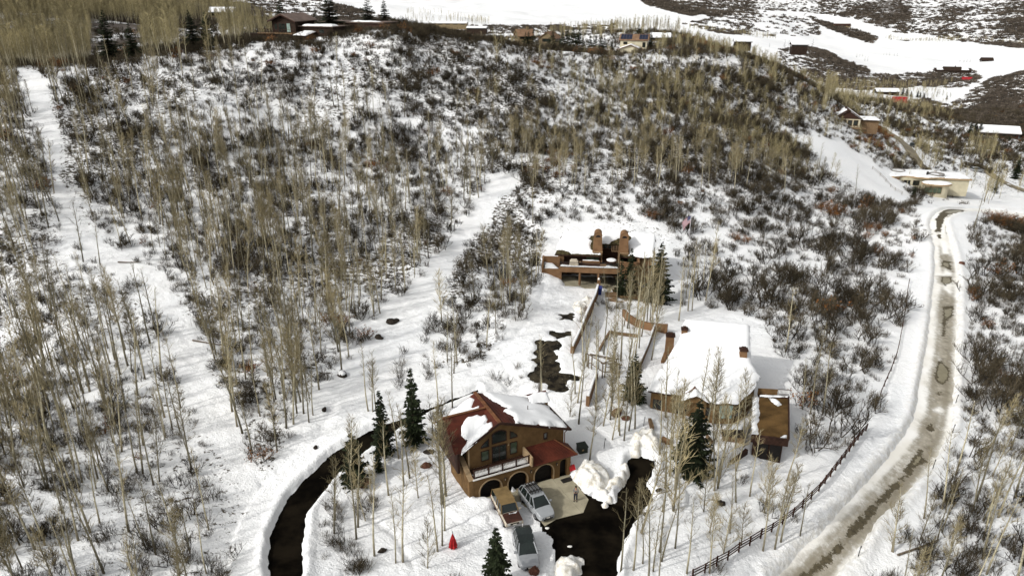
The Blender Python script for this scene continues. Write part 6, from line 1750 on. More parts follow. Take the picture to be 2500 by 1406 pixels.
for j, (px, pb, pt, k, lab) in enumerate(SPR):
    p, h = upright(px, pb, pt, SPR_Y.get(px))
    k = 1 if px in SPR_BUSHY else k
    _t = make_tree('spruce_tree', [('trunk', SPRUCE[k][1]), ('crown', SPRUCE[k][2])], lab, 'spruce tree', None, p, h / 9, j * 1.7)
    w_ = {806: 1.5, 899: 1.25, 940: 1.2}.get(px)
    if w_: _t.scale = (h / 9 * w_, h / 9 * w_, h / 9)
ROWS = [  # far spruces: groups by the pixel of foot and tip
 ('spruces of the far village left of the solar-roofed house', 'dark spruce in the row left of the solar-roofed house', [(1400,94,67),(1414,115,70),(1424,117,94),(1440,118,86),(1454,120,86),(1466,118,89),(1475,118,92),(1494,125,98),(1386,92,72),(1374,96,78),(1350,95,75)]),
 ('spruces behind the solar-roofed house', 'spruce close behind the solar-roofed house', [(1558,101,58),(1580,96,77),(1590,96,79),(1630,101,82),(1640,101,79),(1656,97,84),(1710,88,77)]),
 ('spruces on the valley bench', 'lone dark spruce on the valley bench', [(1803,104,92),(1834,120,108),(1843,121,110),(1878,118,105),(1915,116,98),(1926,113,99),(1983,118,97),(1942,109,101)]),
 ('spruces in a row on the far valley floor', 'tiny dark spruce in the row on the far valley floor', [(1443,58,44),(1455,58,46),(1471,58,45),(1479,58,47),(1485,58,48),(2163,93,84),(2170,93,86),(2176,93,85),(2218,102,94),(2226,102,92),(2234,103,93),(2267,103,88),(2276,104,88),(2284,105,90),(2292,105,91),(2306,105,94),(2314,105,93),(2322,106,95),(2335,107,98)]),
 ('spruces along the valley lane', 'small spruce beside the lane across the white field', [(2092,135,129),(2099,135,130),(2106,136,130),(2157,137,129),(2164,137,128),(2171,138,127),(2183,139,130),(2190,139,128),(2343,153,141),(2354,148,141),(2361,148,142),(2369,148,142),(2112,143,137),(2119,143,137)]),
 ('spruces behind the red cabin', 'dark spruce in the belt of trees behind the red cabin', [(2058,238,224),(2070,240,222),(2092,241,218),(2100,241,216),(2128,240,222),(2140,241,224),(2202,238,212),(2212,240,216),(2222,242,222),(2238,243,221),(2245,243,224),(2255,243,226),(2310,247,232),(2168,247,233),(2160,245,236)]),
 ('spruces by the dark-roofed house at the right', 'spruce beside the dark-roofed house at the right edge', [(2366,330,300),(2379,329,297),(2390,329,297),(2325,329,311),(2339,328,311),(2463,345,331)]),
 ('spruces in the hollow below the village', 'dark spruce standing in front of the brown village roofs', [(1283,100,80),(1290,96,78),(1302,94,76),(1368,112,96),(1340,106,92)])]
_hl = SPRUCE[1]
for g_, lab, L in ROWS:
    for j, (px, pb, pt) in enumerate(L):
        Yf = {'spruces behind the red cabin': 640, 'spruces of the far village left of the solar-roofed house': 308, 'spruces behind the solar-roofed house': 322, 'spruces in the hollow below the village': 312}.get(g_)
        loc, h = upright(px, pb, pt, Yf)
        if pb > 215 or (px < 1600 and pb > 90):
            make_tree('spruce_tree', [('trunk', _hl[1]), ('crown', _hl[2])], lab, 'spruce tree', g_, loc, h / 9, j * 2.1)
        else:
            o = bpy.data.objects.new('spruce_tree', FAR_SPRUCE); COL.objects.link(o); o.location = loc; o.scale = (h / 9,) * 3
            tag(o, lab, 'spruce tree', g_)
print('aspens', len(a_pts), 'oaks', len(o_pts), 'brush', len(bx_), 'far', n_)
# ================================================================ walls, fences and garden timber
def wall_line(name, label, pts, h, th, mat, cat='wall', snow=0.0, sink=.6, grp=None, closed=False):
    """a wall that follows the ground along a line of points"""
    P = [np.array(at_g(*p)) for p in pts] if len(pts[0]) == 2 else [np.array(p) for p in pts]
    Q = []
    for i in range(len(P) - 1):
        k = max(1, int(np.hypot(*(P[i + 1] - P[i])[:2]) / 1.2))
        for t in range(k): Q.append(P[i] + (P[i + 1] - P[i]) * t / k)
    Q.append(P[-1])
    L = []; R = []
    for i, q in enumerate(Q):
        d = (Q[min(i + 1, len(Q) - 1)] - Q[max(i - 1, 0)])[:2]; n = np.array([-d[1], d[0]]) / (np.hypot(*d) + 1e-9) * th / 2
        L.append(q[:2] + n); R.append(q[:2] - n)
    hs = [h] * len(Q) if not isinstance(h, (list, tuple)) else list(np.interp(np.linspace(0, 1, len(Q)), np.linspace(0, 1, len(h)), h))
    v, f = [], []
    for i, q in enumerate(Q):
        v += [(*L[i], q[2] - sink), (*R[i], q[2] - sink), (*R[i], q[2] + hs[i]), (*L[i], q[2] + hs[i])]
    for i in range(len(Q) - 1):
        a, b = 4 * i, 4 * i + 4
        f += [(a + 1, b + 1, b + 2, a + 2), (a + 2, b + 2, b + 3, a + 3), (a + 3, b + 3, b, a)]
    f += [(0, 1, 2, 3), tuple(4 * (len(Q) - 1) + k for k in (3, 2, 1, 0))]
    o = tag(mesh_obj(name, v, f, mat), label, cat, grp)
    if snow:
        s = MB()
        for i in range(len(Q) - 1):
            w = .92
            def pr(i, dz): 
                c = (L[i] + R[i]) / 2
                return [tuple(c + (L[i] - c) * w) + (Q[i][2] + hs[i] + .004,), tuple(c + (R[i] - c) * w) + (Q[i][2] + hs[i] + .004,), tuple(c + (R[i] - c) * .6) + (Q[i][2] + hs[i] + snow,), tuple(c + (L[i] - c) * .6) + (Q[i][2] + hs[i] + snow,)]
            A_, B_ = pr(i, 0), pr(i + 1, 0); b = len(s.v)
            s.add(A_ + B_, [(1, 5, 6, 2), (2, 6, 7, 3), (3, 7, 4, 0)] + ([(0, 1, 2, 3)] if i == 0 else []) + ([(7, 6, 5, 4)] if i == len(Q) - 2 else []))
        s.build('snow_cap', M_snowcap, o, smooth=False)
    return o

wall_line('retaining_wall', 'long stucco wall with snow cap running down beside the upper drive', [(1459, 716), (1452, 740), (1432, 785), (1414, 828), (1396, 866)], [1.3, 1.4, 1.4, 1.3, 1.1], .42, M_stucco2, snow=.14)
wall_line('retaining_wall', 'short lower stucco wall with snow cap behind the garage house', [(1456, 925), (1446, 955), (1434, 992)], [.9, 1.2, 1.4], .4, M_stucco2, snow=.16)
wall_line('curved_wall', 'curved adobe wall sweeping into the tall outdoor chimney', [(1522, 772), (1533, 785), (1552, 796), (1578, 803), (1605, 809), (1628, 814)], [1.15, 1.3, 1.25, 1.15, 1.2, 1.5], .38, M_stucco2)
wall_line('timber_wall', 'dark timber wall along the left side of the low house court', [(1597, 812), (1588, 835), (1578, 860), (1566, 888), (1558, 905)], [1.3, 1.0, .8, .9, .9], .3, M_wood, snow=.1)
wall_line('timber_edging', 'bent timber edging of the snow-filled garden square', [(1463, 857), (1476, 832), (1488, 812), (1520, 818), (1556, 824)], .45, .22, M_wood)
wall_line('timber_edging', 'red-brown plank lying out of the snow left of the garage wing', [(1785, 1128), (1802, 1118), (1822, 1104)], [.25, .4, .6], .35, M_darkwood)
wall_line('timber_edging', 'short tilted board poking out beside the dense spruce', [(1725, 1066), (1738, 1082)], .4, .25, M_wood)
wall_line('timber_edging', 'wooden corner post-and-board sticking up behind the ploughed snow', [(1616, 1078), (1634, 1086)], .7, .3, M_stucco2)

# pergola of dark logs
def build_pergola():
    p0 = at_g(1440, 892); e = thing('log_pergola', 'open frame of dark logs among the aspens below the garden square', 'pergola', p0)
    o = Vector(p0)
    feet = [(1436, 900), (1444, 903), (1478, 908), (1503, 912), (1512, 922), (1470, 925)]
    W = [Vector(at_g(*f)) - o for f in feet]; T = [w + Vector((0, 0, 1.9 + .2 * (i % 2))) for i, w in enumerate(W)]
    for w, t in zip(W, T): MB().tube([w - Vector((0, 0, .4)), t], .09, 6).build('post', M_greywood, e)
    for i, j in ((0, 2), (1, 3), (2, 4), (5, 4), (0, 5), (3, 5), (2, 3)):
        MB().tube([T[i] + (T[i] - T[j]).normalized() * .3, T[j] + (T[j] - T[i]).normalized() * .3], .075, 6).build('beam', M_greywood, e)
    for i, j in ((0, 1), (2, 3), (4, 5), (1, 5)):
        MB().tube([W[i] + Vector((0, 0, .7)), W[j] + Vector((0, 0, .9))], .06, 6).build('rail', M_greywood, e)
build_pergola()

def rail_fence(label, pts, spacing, h, rails, post_r, mat, cap=False, wob=0.05, grp=None):
    P = [Vector(at_g(*p)) for p in pts]
    e = thing('rail_fence', label, 'fence', P[0]); o = P[0]; rng = random.Random(len(pts))
    Q = [P[0]]; acc = 0
    for a, b in zip(P[:-1], P[1:]):
        L = (b - a).to_2d().length if hasattr(b - a, 'to_2d') else (b - a).length; t = spacing - acc
        while t <= L:
            q = a.lerp(b, t / L); q.z = float(gh(q.x, q.y)); Q.append(q); t += spacing
        acc = L - (t - spacing)
    tops = []
    for q in Q:
        l = Vector((rng.gauss(0, wob), rng.gauss(0, wob), 0)); b = q - o
        MB().tube([b - Vector((0, 0, .5)), b + Vector((0, 0, h * .5)) + l * .5, b + Vector((0, 0, h + rng.uniform(-.05, .08))) + l], post_r, 6).build('post', mat, e)
        tops.append((b, l))
    for (a, la), (b, lb) in zip(tops[:-1], tops[1:]):
        for r in rails:
            d = (b - a).normalized() * .12
            MB().tube([a + la * r + Vector((0, 0, h * r + rng.uniform(-.03, .03))) - d, b + lb * r + Vector((0, 0, h * r + rng.uniform(-.03, .03))) + d], post_r * .62, 5).build('rail', mat, e)
    return e
M_redwood = plain('red_brown_rail', (0.048, 0.022, 0.014), 0.85, 0.35, 2.0, 0.1, rnd=.2)
rail_fence('red-brown post and rail fence curving along the snowy bank beside the road', [(1690, 1418), (1740, 1388), (1790, 1358), (1850, 1321), (1905, 1285), (1950, 1252), (1985, 1217), (2010, 1187), (2030, 1162), (2055, 1130), (2075, 1102), (2095, 1074), (2118, 1044)], 1.7, 1.05, (.38, .66, .94), .075, M_redwood)
rail_fence('thin dark rail fence climbing beside the oak thicket left of the road', [(2137, 1004), (2150, 962), (2166, 925), (2181, 893), (2190, 862), (2198, 825), (2206, 780), (2213, 735), (2219, 690)], 2.6, .9, (.55, .92), .06, M_redwood)
rail_fence('split rail fence on the left crest below the ridge house', [(438, 150), (480, 147), (520, 144), (565, 141), (612, 138)], 3.0, 1.1, (.4, .7, .95), .07, M_greywood)
rail_fence('thin fence line crossing the upper hillside', [(705, 252), (770, 262), (850, 268), (940, 275), (1030, 287), (1110, 296), (1180, 305)], 5.0, .9, (.55, .9), .05, M_greywood)
rail_fence('dark fence curving across the snowfield below the white house', [(2130, 413), (2150, 432), (2168, 450), (2190, 470), (2215, 482)], 3.2, 1.0, (.5, .9), .06, M_greywood)
rail_fence('fence line beside the snow-roofed house over the brush', [(1445, 128), (1480, 132), (1520, 136)], 4, 1, (.5, .9), .07, M_greywood)

for k, (px, py, lab) in enumerate([(2332, 988, 'thin dark road marker stake highest up the right verge'), (2323, 1064, 'thin dark road marker stake, second down the right verge'), (2276, 1148, 'thin dark road marker stake at the outside of the bend'), (2093, 1366, 'thin dark road marker stake near the bottom of the road'), (2127, 1005, 'short dark stake beside the end of the thin rail fence'), (1571, 1040, 'dark stake in the yard snow before the low house'), (1474, 1098, 'tiny dark stake beside the green utility box')]):
    p = at_g(px, py)
    tag(MB().tube([(0, 0, -.3), (.04, .02, .6), (.1, .03, 1.25)], [.045, .04, .03], 6).box(.05, .14, 0, .06, 1.0, 1.22).build('marker_stake', M_iron, loc=p), lab, 'stake')
tag(box('snow_board', M_wood, None, -.18, .18, -.9, .9, -.2, .5), 'upright board throwing a shadow in the yard snow', 'board').location = at_g(1589, 1040)

# ================================================================ ploughed snow, rocks, oddments
def pile(name, label, P, h, seed, cat='snow pile', mat=None, rough=.5, res=.2, grp=None, power=.7, zoff=0.0):
    W = poly_w(P); x0, y0 = W.min(0) - .5; x1, y1 = W.max(0) + .5
    X, Y = np.meshgrid(np.arange(x0, x1, res), np.arange(y0, y1, res))
    d = -sdf_poly(X, Y, W) + fbm(X, Y, 1.2, 3, seed) * .9
    mx = max(float(d.max()), .3)
    H = np.where(d > 0, h * .85 * np.clip(d / mx * 1.9, 0, 1) ** power * (1 + rough * fbm(X, Y, 1.5, 3, seed + 3)) + .75 * np.abs(fbm(X, Y, .8, 4, seed + 8)) * np.clip(d * 2, 0, 1), d)
    Z = base(X, Y) + zoff + np.maximum(H, -.4)
    ok = d > -.45; cell = ok[:-1, :-1] & ok[1:, :-1] & ok[:-1, 1:] & ok[1:, 1:]
    jj, ii = np.nonzero(cell); w = X.shape[1]
    F = np.stack([jj * w + ii, jj * w + ii + 1, (jj + 1) * w + ii + 1, (jj + 1) * w + ii], -1)
    used, inv = np.unique(F, return_inverse=True)
    return tag(mesh_obj(name, np.stack([X.ravel()[used], Y.ravel()[used], Z.ravel()[used]], -1), inv.reshape(F.shape), mat or M_pile, smooth=True), label, cat, grp)
pile('snow_pile', 'big dirty ploughed snow heap beside the apron, right of the entry door', [(1397, 1172), (1412, 1152), (1440, 1140), (1475, 1150), (1492, 1172), (1488, 1200), (1484, 1222), (1462, 1214), (1430, 1200)], 1.55, 1, rough=.55)
pile('snow_pile', 'rough snow heap closing the head of the parking lot', [(1528, 1112), (1540, 1080), (1570, 1062), (1600, 1070), (1618, 1100), (1604, 1124), (1575, 1112)], 1.35, 2, rough=.6)
pile('snow_pile', 'narrow ridge of ploughed snow running to a point in the lot', [(1462, 1214), (1486, 1180), (1515, 1150), (1535, 1150), (1526, 1180), (1500, 1215), (1478, 1236)], .75, 3, rough=.7)
pile('snow_pile', 'grey-white snow heap at the bottom edge of the lot', [(1356, 1392), (1372, 1365), (1395, 1354), (1416, 1372), (1412, 1400), (1370, 1420)], 1.0, 4, rough=.8)
pile('snow_pile', 'low slumped snow bank beside the carport drive', [(1400, 745), (1425, 732), (1460, 735), (1462, 752), (1430, 770), (1402, 765)], .8, 5, rough=.7)
for k, (px, py, r, lab) in enumerate([(1391, 1333, .28, 'small snow lump on the black lot, upper one'), (1413, 1354, .16, 'small snow lump on the black lot, lower one'), (1336, 1288, .3, 'snow chunk at the lot edge by the parked crossover')]):
    tag(MB().ball((0, 0, .05), (r, r * .8, r * .7), 9, 6, .18, random.Random(k)).build('snow_lump', M_pile, smooth=True, loc=at_g(px, py)), lab, 'snow lump')
M_rock = plain('dark_rock', (0.035, 0.028, 0.022), 0.9, 0.45, 2.0, 0.1, bump=.4)
M_redrock = plain('red_brown_rock', (0.10, 0.045, 0.03), 0.9, 0.4, 1.5, 0.1, bump=.4)
ROCKS = [(792, 1000, .35, 'dark stump beside the ski track above the driveway'), (771, 1098, .3, 'dark clod in the snow just above the driveway curve'), (933, 1345, .32, 'dark flat rock alone in the smooth yard snow'), (885, 1184, .7, 'red-brown rock at the foot of the broad spruce'), (1040, 1140, .5, 'brown boulder at the left foot of the garage house'), (1046, 1105, .45, 'dark boulder by the garage house back corner'),
         (958, 788, .8, 'boulder with a snow top beside the diagonal trail'), (925, 825, .6, 'smaller boulder below the snow-topped one by the trail'), (835, 915, .7, 'rock ledge with a snow cap at the trail edge'), (1505, 1010, .75, 'brown stone lump before the dense spruce by the low house'), (1528, 1022, .5, 'smaller dark stone in front of the brown lump'), (1760, 1228, .4, 'grey stone in the snow inside the rail fence'), (1607, 1210, .3, 'dark clod on the snow bank right of the lot'), (1573, 1270, .25, 'small stone on the bank by the leaning aspen'),
         (2347, 650, .5, 'reddish stone on the right verge of the road'), (1362, 1384, .45, 'dark clod between the bottom snow heap and the crossover'), (1303, 1400, .6, 'dark red bush stump at the bottom edge'), (1430, 735, .35, 'dark stone in the slumped bank below the carport'), (1412, 742, .4, 'flat dark stone left in the slumped bank'), (1425, 766, .3, 'small stone at the lower end of the slumped bank')]
for k, (px, py, r, lab) in enumerate(ROCKS):
    rng = random.Random(40 + k)
    m = M_redrock if 'red' in lab or 'brown' in lab else M_rock
    o = tag(MB().ball((0, 0, r * .2), (r * 1.2, r * .8, r * .62), 8, 6, .22, rng).build('boulder', m, loc=at_g(px, py)), lab, 'stone'); o.rotation_euler[2] = rng.uniform(0, 3)
    if 'snow' in lab and r > .55 and 'cap' in lab + 'top' and ('cap' in lab or 'snow top' in lab):
        MB().ball((0, 0, r * .42), (r * 1.0, r * .66, r * .5), 9, 5, .08, rng, half=True).build('snow_cap', M_snowcap, o, smooth=True)
# fallen logs in the woods
for k, (a, b, lab) in enumerate([((288, 642), (345, 643), 'grey fallen log across the left trail clearing'), ((470, 832), (600, 855), 'long fallen log at the lower edge of the grove'), ((60, 775), (150, 800), 'fallen log in the woods at the left edge'), ((740, 575), (800, 560), 'short fallen log in the middle of the grove'), ((2190, 1360), (2290, 1325), 'dark fallen branch in the brush right of the road')]):
    p, q = Vector(at_g(*a)), Vector(at_g(*b)); m = (p + q) / 2
    tag(MB().tube([p - m + Vector((0, 0, .15)), Vector((0, 0, float(gh(m.x, m.y)) - m.z + .2)), q - m + Vector((0, 0, .2))], [.11, .09, .05], 6).build('fallen_log', M_greywood, loc=m), lab, 'log')

M_green = plain('green_box_paint', (0.016, 0.022, 0.013), 0.6, 0.2, 2, 0.3)
def build_box():
    e = thing('utility_box', 'dark green utility box in the snow right of the garage house', 'utility box', at_g(1421, 1098), .35)
    MB().box(-.48, .48, -.42, .42, -.3, .72).build('cabinet', M_green, e); MB().slab([(-.52, -.5, .74), (.52, -.5, .74), (.52, .46, .86), (-.52, .46, .86)], .1).build('lid', M_green, e)
    MB().box(-.2, .02, -.434, -.422, .3, .5).build('warning_label', M_trimst, e); MB().box(.2, .24, -.45, -.422, .3, .45).build('latch', M_iron, e)
build_box()
M_redcloth = plain('red_cloth', (0.30, 0.018, 0.02), 0.8, 0.3, 3.0, 0.1)
def build_umbrella():
    e = thing('closed_umbrella', 'red folded patio umbrella standing in the yard snow', 'umbrella', at_g(1106, 1333))
    n = 8; mb = MB(); b = []
    for k in range(2 * n):
        t = math.pi * k / n; r = .42 if k % 2 else .27
        b.append((r * math.cos(t), r * math.sin(t), .05 + .08 * (k % 2)))
    mid = [(x * .62, y * .62, .85) for x, y, z in b]
    mb.add(b + mid + [(0, 0, 1.65)], [(i, (i + 1) % 16, 16 + (i + 1) % 16, 16 + i) for i in range(16)] + [(16 + i, 16 + (i + 1) % 16, 32) for i in range(16)])
    mb.build('canopy', M_redcloth, e); MB().tube([(0, 0, -.4), (0, 0, 1.8)], .03, 6).build('pole', M_iron, e)
build_umbrella()
def build_shovel():
    e = thing('red_shovel', 'red plastic scoop leaning in the snow heap by the entry door', 'shovel', at_g(1397, 1158), .5)
    MB().slab([(-.28, -.1, .15), (.28, -.1, .15), (.3, .25, .62), (-.3, .25, .62)], .05).slab([(-.28, -.1, .15), (-.3, .25, .62), (-.3, .1, .66), (-.28, -.2, .25)], .03).slab([(.28, -.1, .15), (.3, .25, .62), (.3, .1, .66), (.28, -.2, .25)], .03).build('scoop', plain('red_plastic', (.45, .012, .016), .4, .1, 2, .4), e)
    MB().tube([(0, .1, .5), (0, .55, 1.25)], .02, 6).build('handle', M_iron, e)
build_shovel()
M_blue = plain('blue_plastic', (0.014, 0.028, 0.15), 0.5, 0.25, 2.0, 0.35)
def build_bins():
    e = thing('blue_bin', 'tall blue wheeled bin at the head of the upper wall', 'bin', at_g(1462, 722), -.1)
    MB().add([(x * k, y * k, z) for z, k in ((.08, .36), (1.25, .46)) for x, y in ((-1, -1), (1, -1), (1, 1), (-1, 1))], [(3, 2, 1, 0), (4, 5, 6, 7), (0, 1, 5, 4), (1, 2, 6, 5), (2, 3, 7, 6), (3, 0, 4, 7)]).build('body', M_blue, e)
    MB().slab([(-.5, -.52, 1.28), (.5, -.52, 1.28), (.5, .5, 1.40), (-.5, .5, 1.40)], .07).build('lid', M_blue, e)
    for x in (-.33, .33): MB().tube([(x - .04, .42, .12), (x + .04, .42, .12)], .14, 10).build('wheel', M_iron, e)
    e2 = thing('wall_lantern', 'round white lantern on the pier beside the blue bin', 'lantern', at_g(1461, 706))
    MB().box(-.25, .25, -.25, .25, -.3, 1.35).build('pier', M_stucco2, e2); MB().ball((0, 0, 1.55), .2, 10, 8).build('globe', M_white, e2, smooth=True)
build_bins()
# flag on its pole behind the upper house
M_fred, M_fwhite, M_fblue = plain('flag_red', (.28, .03, .05), .8, .1), plain('flag_white', (.62, .60, .62), .8, .05), plain('flag_blue', (.03, .035, .12), .8, .1)
def build_flag():
    b = at_g(1678, 622); h = height_at(1678, 622, 525)
    e = thing('flag_pole', 'white flag pole with a drooping striped flag behind the upper house', 'flag', b)
    MB().tube([(0, 0, -.4), (0, 0, h)], [.07, .035], 8).ball((0, 0, h + .06), .09, 8, 6).build('pole', M_fwhite, e)
    n = 13; Hh = 2.3; Wd = 1.5
    fl = None
    def P(s, t):   # s along the fly, t down the hoist: hangs in folds
        return (-.05 - Wd * s * (1 - .25 * t), .18 * math.sin(s * 9 + t * 2) * s, h - .15 - Hh * t * .62 - s * s * 1.5)
    root = MB().tube([(-.02, 0, h - .12), (-.02, 0, h - 1.6)], .015, 5).build('halyard', M_fwhite, e)
    for k in range(n):
        v, f = [], []
        s0 = .42 if k < 7 else 0.0
        ss = [s0 + (1 - s0) * i / 8 for i in range(9)]
        for s in ss: v += [P(s, k / n), P(s, (k + 1) / n)]
        f = [(2 * i, 2 * i + 1, 2 * i + 3, 2 * i + 2) for i in range(8)]
        mesh_obj('stripe', v, f, M_fred if k % 2 == 0 else M_fwhite, root)
    v = []
    for i in range(5): v += [P(.42 * i / 4, 0), P(.42 * i / 4, 7 / n)]
    c = mesh_obj('canton', v, [(2 * i, 2 * i + 1, 2 * i + 3, 2 * i + 2) for i in range(4)], M_fblue, root)
    for r in range(5):
        for q in range(6 if r % 2 == 0 else 5):
            s, t = .42 * (q + (.5 if r % 2 == 0 else 1)) / 6, (7 / n) * (r + .5) / 5
            p = Vector(P(s, t)); d = .035
            root2 = MB().add([p + Vector((d * math.cos(a) * (1 if j % 2 == 0 else .42), -.012, d * math.sin(a) * (1 if j % 2 == 0 else .42))) for j in range(10) for a in [math.pi * (.5 + j / 5)]], [tuple(range(10))]).build('star', M_fwhite, root)
build_flag()
# deck things of the upper house
def on_h2(x, y, z): return H2.matrix_basis @ Vector((x, y, z))
C.view_layer.update()
def build_deck():
    e = thing('covered_grill', 'grill under a pale cover on the deck of the upper house', 'grill', on_h2(2.0, 1.3, 2.92), -.1)
    MB().add([(x * k, y * k * .6, z) for z, k in ((0, .78), (.75, .70), (1.05, .45)) for x, y in ((-1, -1), (1, -1), (1, 1), (-1, 1))], [(a + i, a + (i + 1) % 4, a + 4 + (i + 1) % 4, a + 4 + i) for a in (0, 4) for i in range(4)] + [(8, 9, 10, 11)]).build('cover', plain('pale_canvas', (.42, .37, .29), .9, .15), e)
    MB().box(.72, 1.25, -.3, .3, .55, .62).build('side_shelf', M_wood, e)
    e = thing('round_table', 'round snow-topped table on the deck between the towers', 'table', on_h2(8.3, 1.6, 2.92))
    MB().tube([(0, 0, .98), (0, 0, 1.04)], .85, 20).build('table_top', M_wood, e); MB().tube([(0, 0, 0), (0, 0, .98)], .09, 8).build('leg', M_iron, e); MB().tube([(0, 0, 0), (0, 0, .05)], .4, 12).build('foot', M_iron, e)
    MB().ball((0, 0, 1.04), (.84, .84, .22), 18, 5, .03, half=True).build('snow_cap', M_snowcap, e, smooth=True)
    for k, (dx, dy, r, lab) in enumerate([(-1.25, .1, 1.6, 'deck chair left of the round snowy table'), (1.2, .0, -1.6, 'deck chair right of the round snowy table')]):
        c = thing('deck_chair', lab, 'chair', on_h2(8.3 + dx, 1.6 + dy, 2.92), r)
        MB().box(-.25, .25, -.25, .25, .42, .47).build('seat', M_iron, c); MB().box(-.25, .25, .22, .27, .48, .98).build('backrest', M_iron, c)
        for sx in (-1, 1):
            for sy in (-1, 1): box('leg', M_iron, c, sx * .22 - .02, sx * .22 + .02, sy * .22 - .02, sy * .22 + .02, 0, .42)
    e = thing('log_stack', 'snow-dusted heap of firewood on the upper deck', 'firewood', on_h2(6.95, 1.2, 2.92))
    rng = random.Random(4)
    for k in range(9): MB().tube([(-.5 + rng.uniform(-.1, .1), -.3 + .15 * (k % 5), .1 + .16 * (k // 5)), (.5 + rng.uniform(-.1, .1), -.3 + .15 * (k % 5), .12 + .16 * (k // 5))], .08, 6).build('log', M_wood, e)
build_deck()
e_ = thing('wooden_tub', 'brown wooden hot tub with a dark cover sunk in the snow before the garage wing', 'hot tub', at_g(1788, 1066), -.15)
MB().box(-1.15, 1.15, -1.0, 1.0, -.5, .75).build('tub', M_wood, e_); MB().box(-1.2, 1.2, -1.05, 1.05, .752, .88).build('cover', M_rock, e_); snow_sheet('cover_snow', e_, [(-1.1, .1), (1.1, .4), (1.1, 1.0), (-1.1, 1.0)], const(.88), .2, .14, .12, 91)

# steps and stones in the garden beside the upper house
e_ = thing('timber_steps', 'timber steps half buried in snow beside the carport pad', 'steps', at_g(1492, 735), -.1)
for k in range(5): MB().box(-1.0, 1.0, .55 * k, .55 * k + .3, -.2, .12 + .12 * k).build('step', M_wood, e_)
rng = random.Random(3)
for k in range(26):
    px, py = 1496 + 118 * k / 25 + rng.uniform(-3, 3), 731 + 6 * math.sin(k * .5) + rng.uniform(-2, 3)
    r = rng.uniform(.18, .32)
    tag(MB().ball((0, 0, .05), (r, r * .8, r * .6), 7, 5, .2, rng).build('edging_stone', plain('pale_stone', (.30, .24, .17), .9, .3, 2), loc=at_g(px, py)), 'pale stone in the curved row edging the bare bed right of the carport', 'stone', 'stones edging the bare bed')
M_soil = plain('bare_soil_bed', (0.085, 0.052, 0.026), 0.95, 0.5, 1.2, 0.05, bump=.4)
sheet('garden_bed', poly_w([(1497, 726), (1505, 712), (1545, 706), (1590, 712), (1612, 726), (1580, 734), (1540, 733)]), M_soil, margin=.3, res=.4, dz=.42)

# ================================================================ cars
M_tyre = plain('tyre_rubber', (0.010, 0.010, 0.010), 0.8, 0.2)
M_rim = plain('alloy_rim', (0.32, 0.32, 0.33), 0.35, 0.15, 3, 0.5, metal=.6)
M_cglass = glass('car_glass', (0.014, 0.020, 0.018), 0.06)
M_lamp = glass('headlamp_glass', (0.45, 0.47, 0.48), 0.1)
M_tail = glass('tail_lamp_glass', (0.25, 0.01, 0.01), 0.15)
M_plate = plain('number_plate', (.6, .58, .52), .5, .05)
def paint(name, col, rough=.28, metal=.35, col2=None, spec=.5):
    return plain(name, col, rough, .06, 1.5, spec, metal, col2=col2)

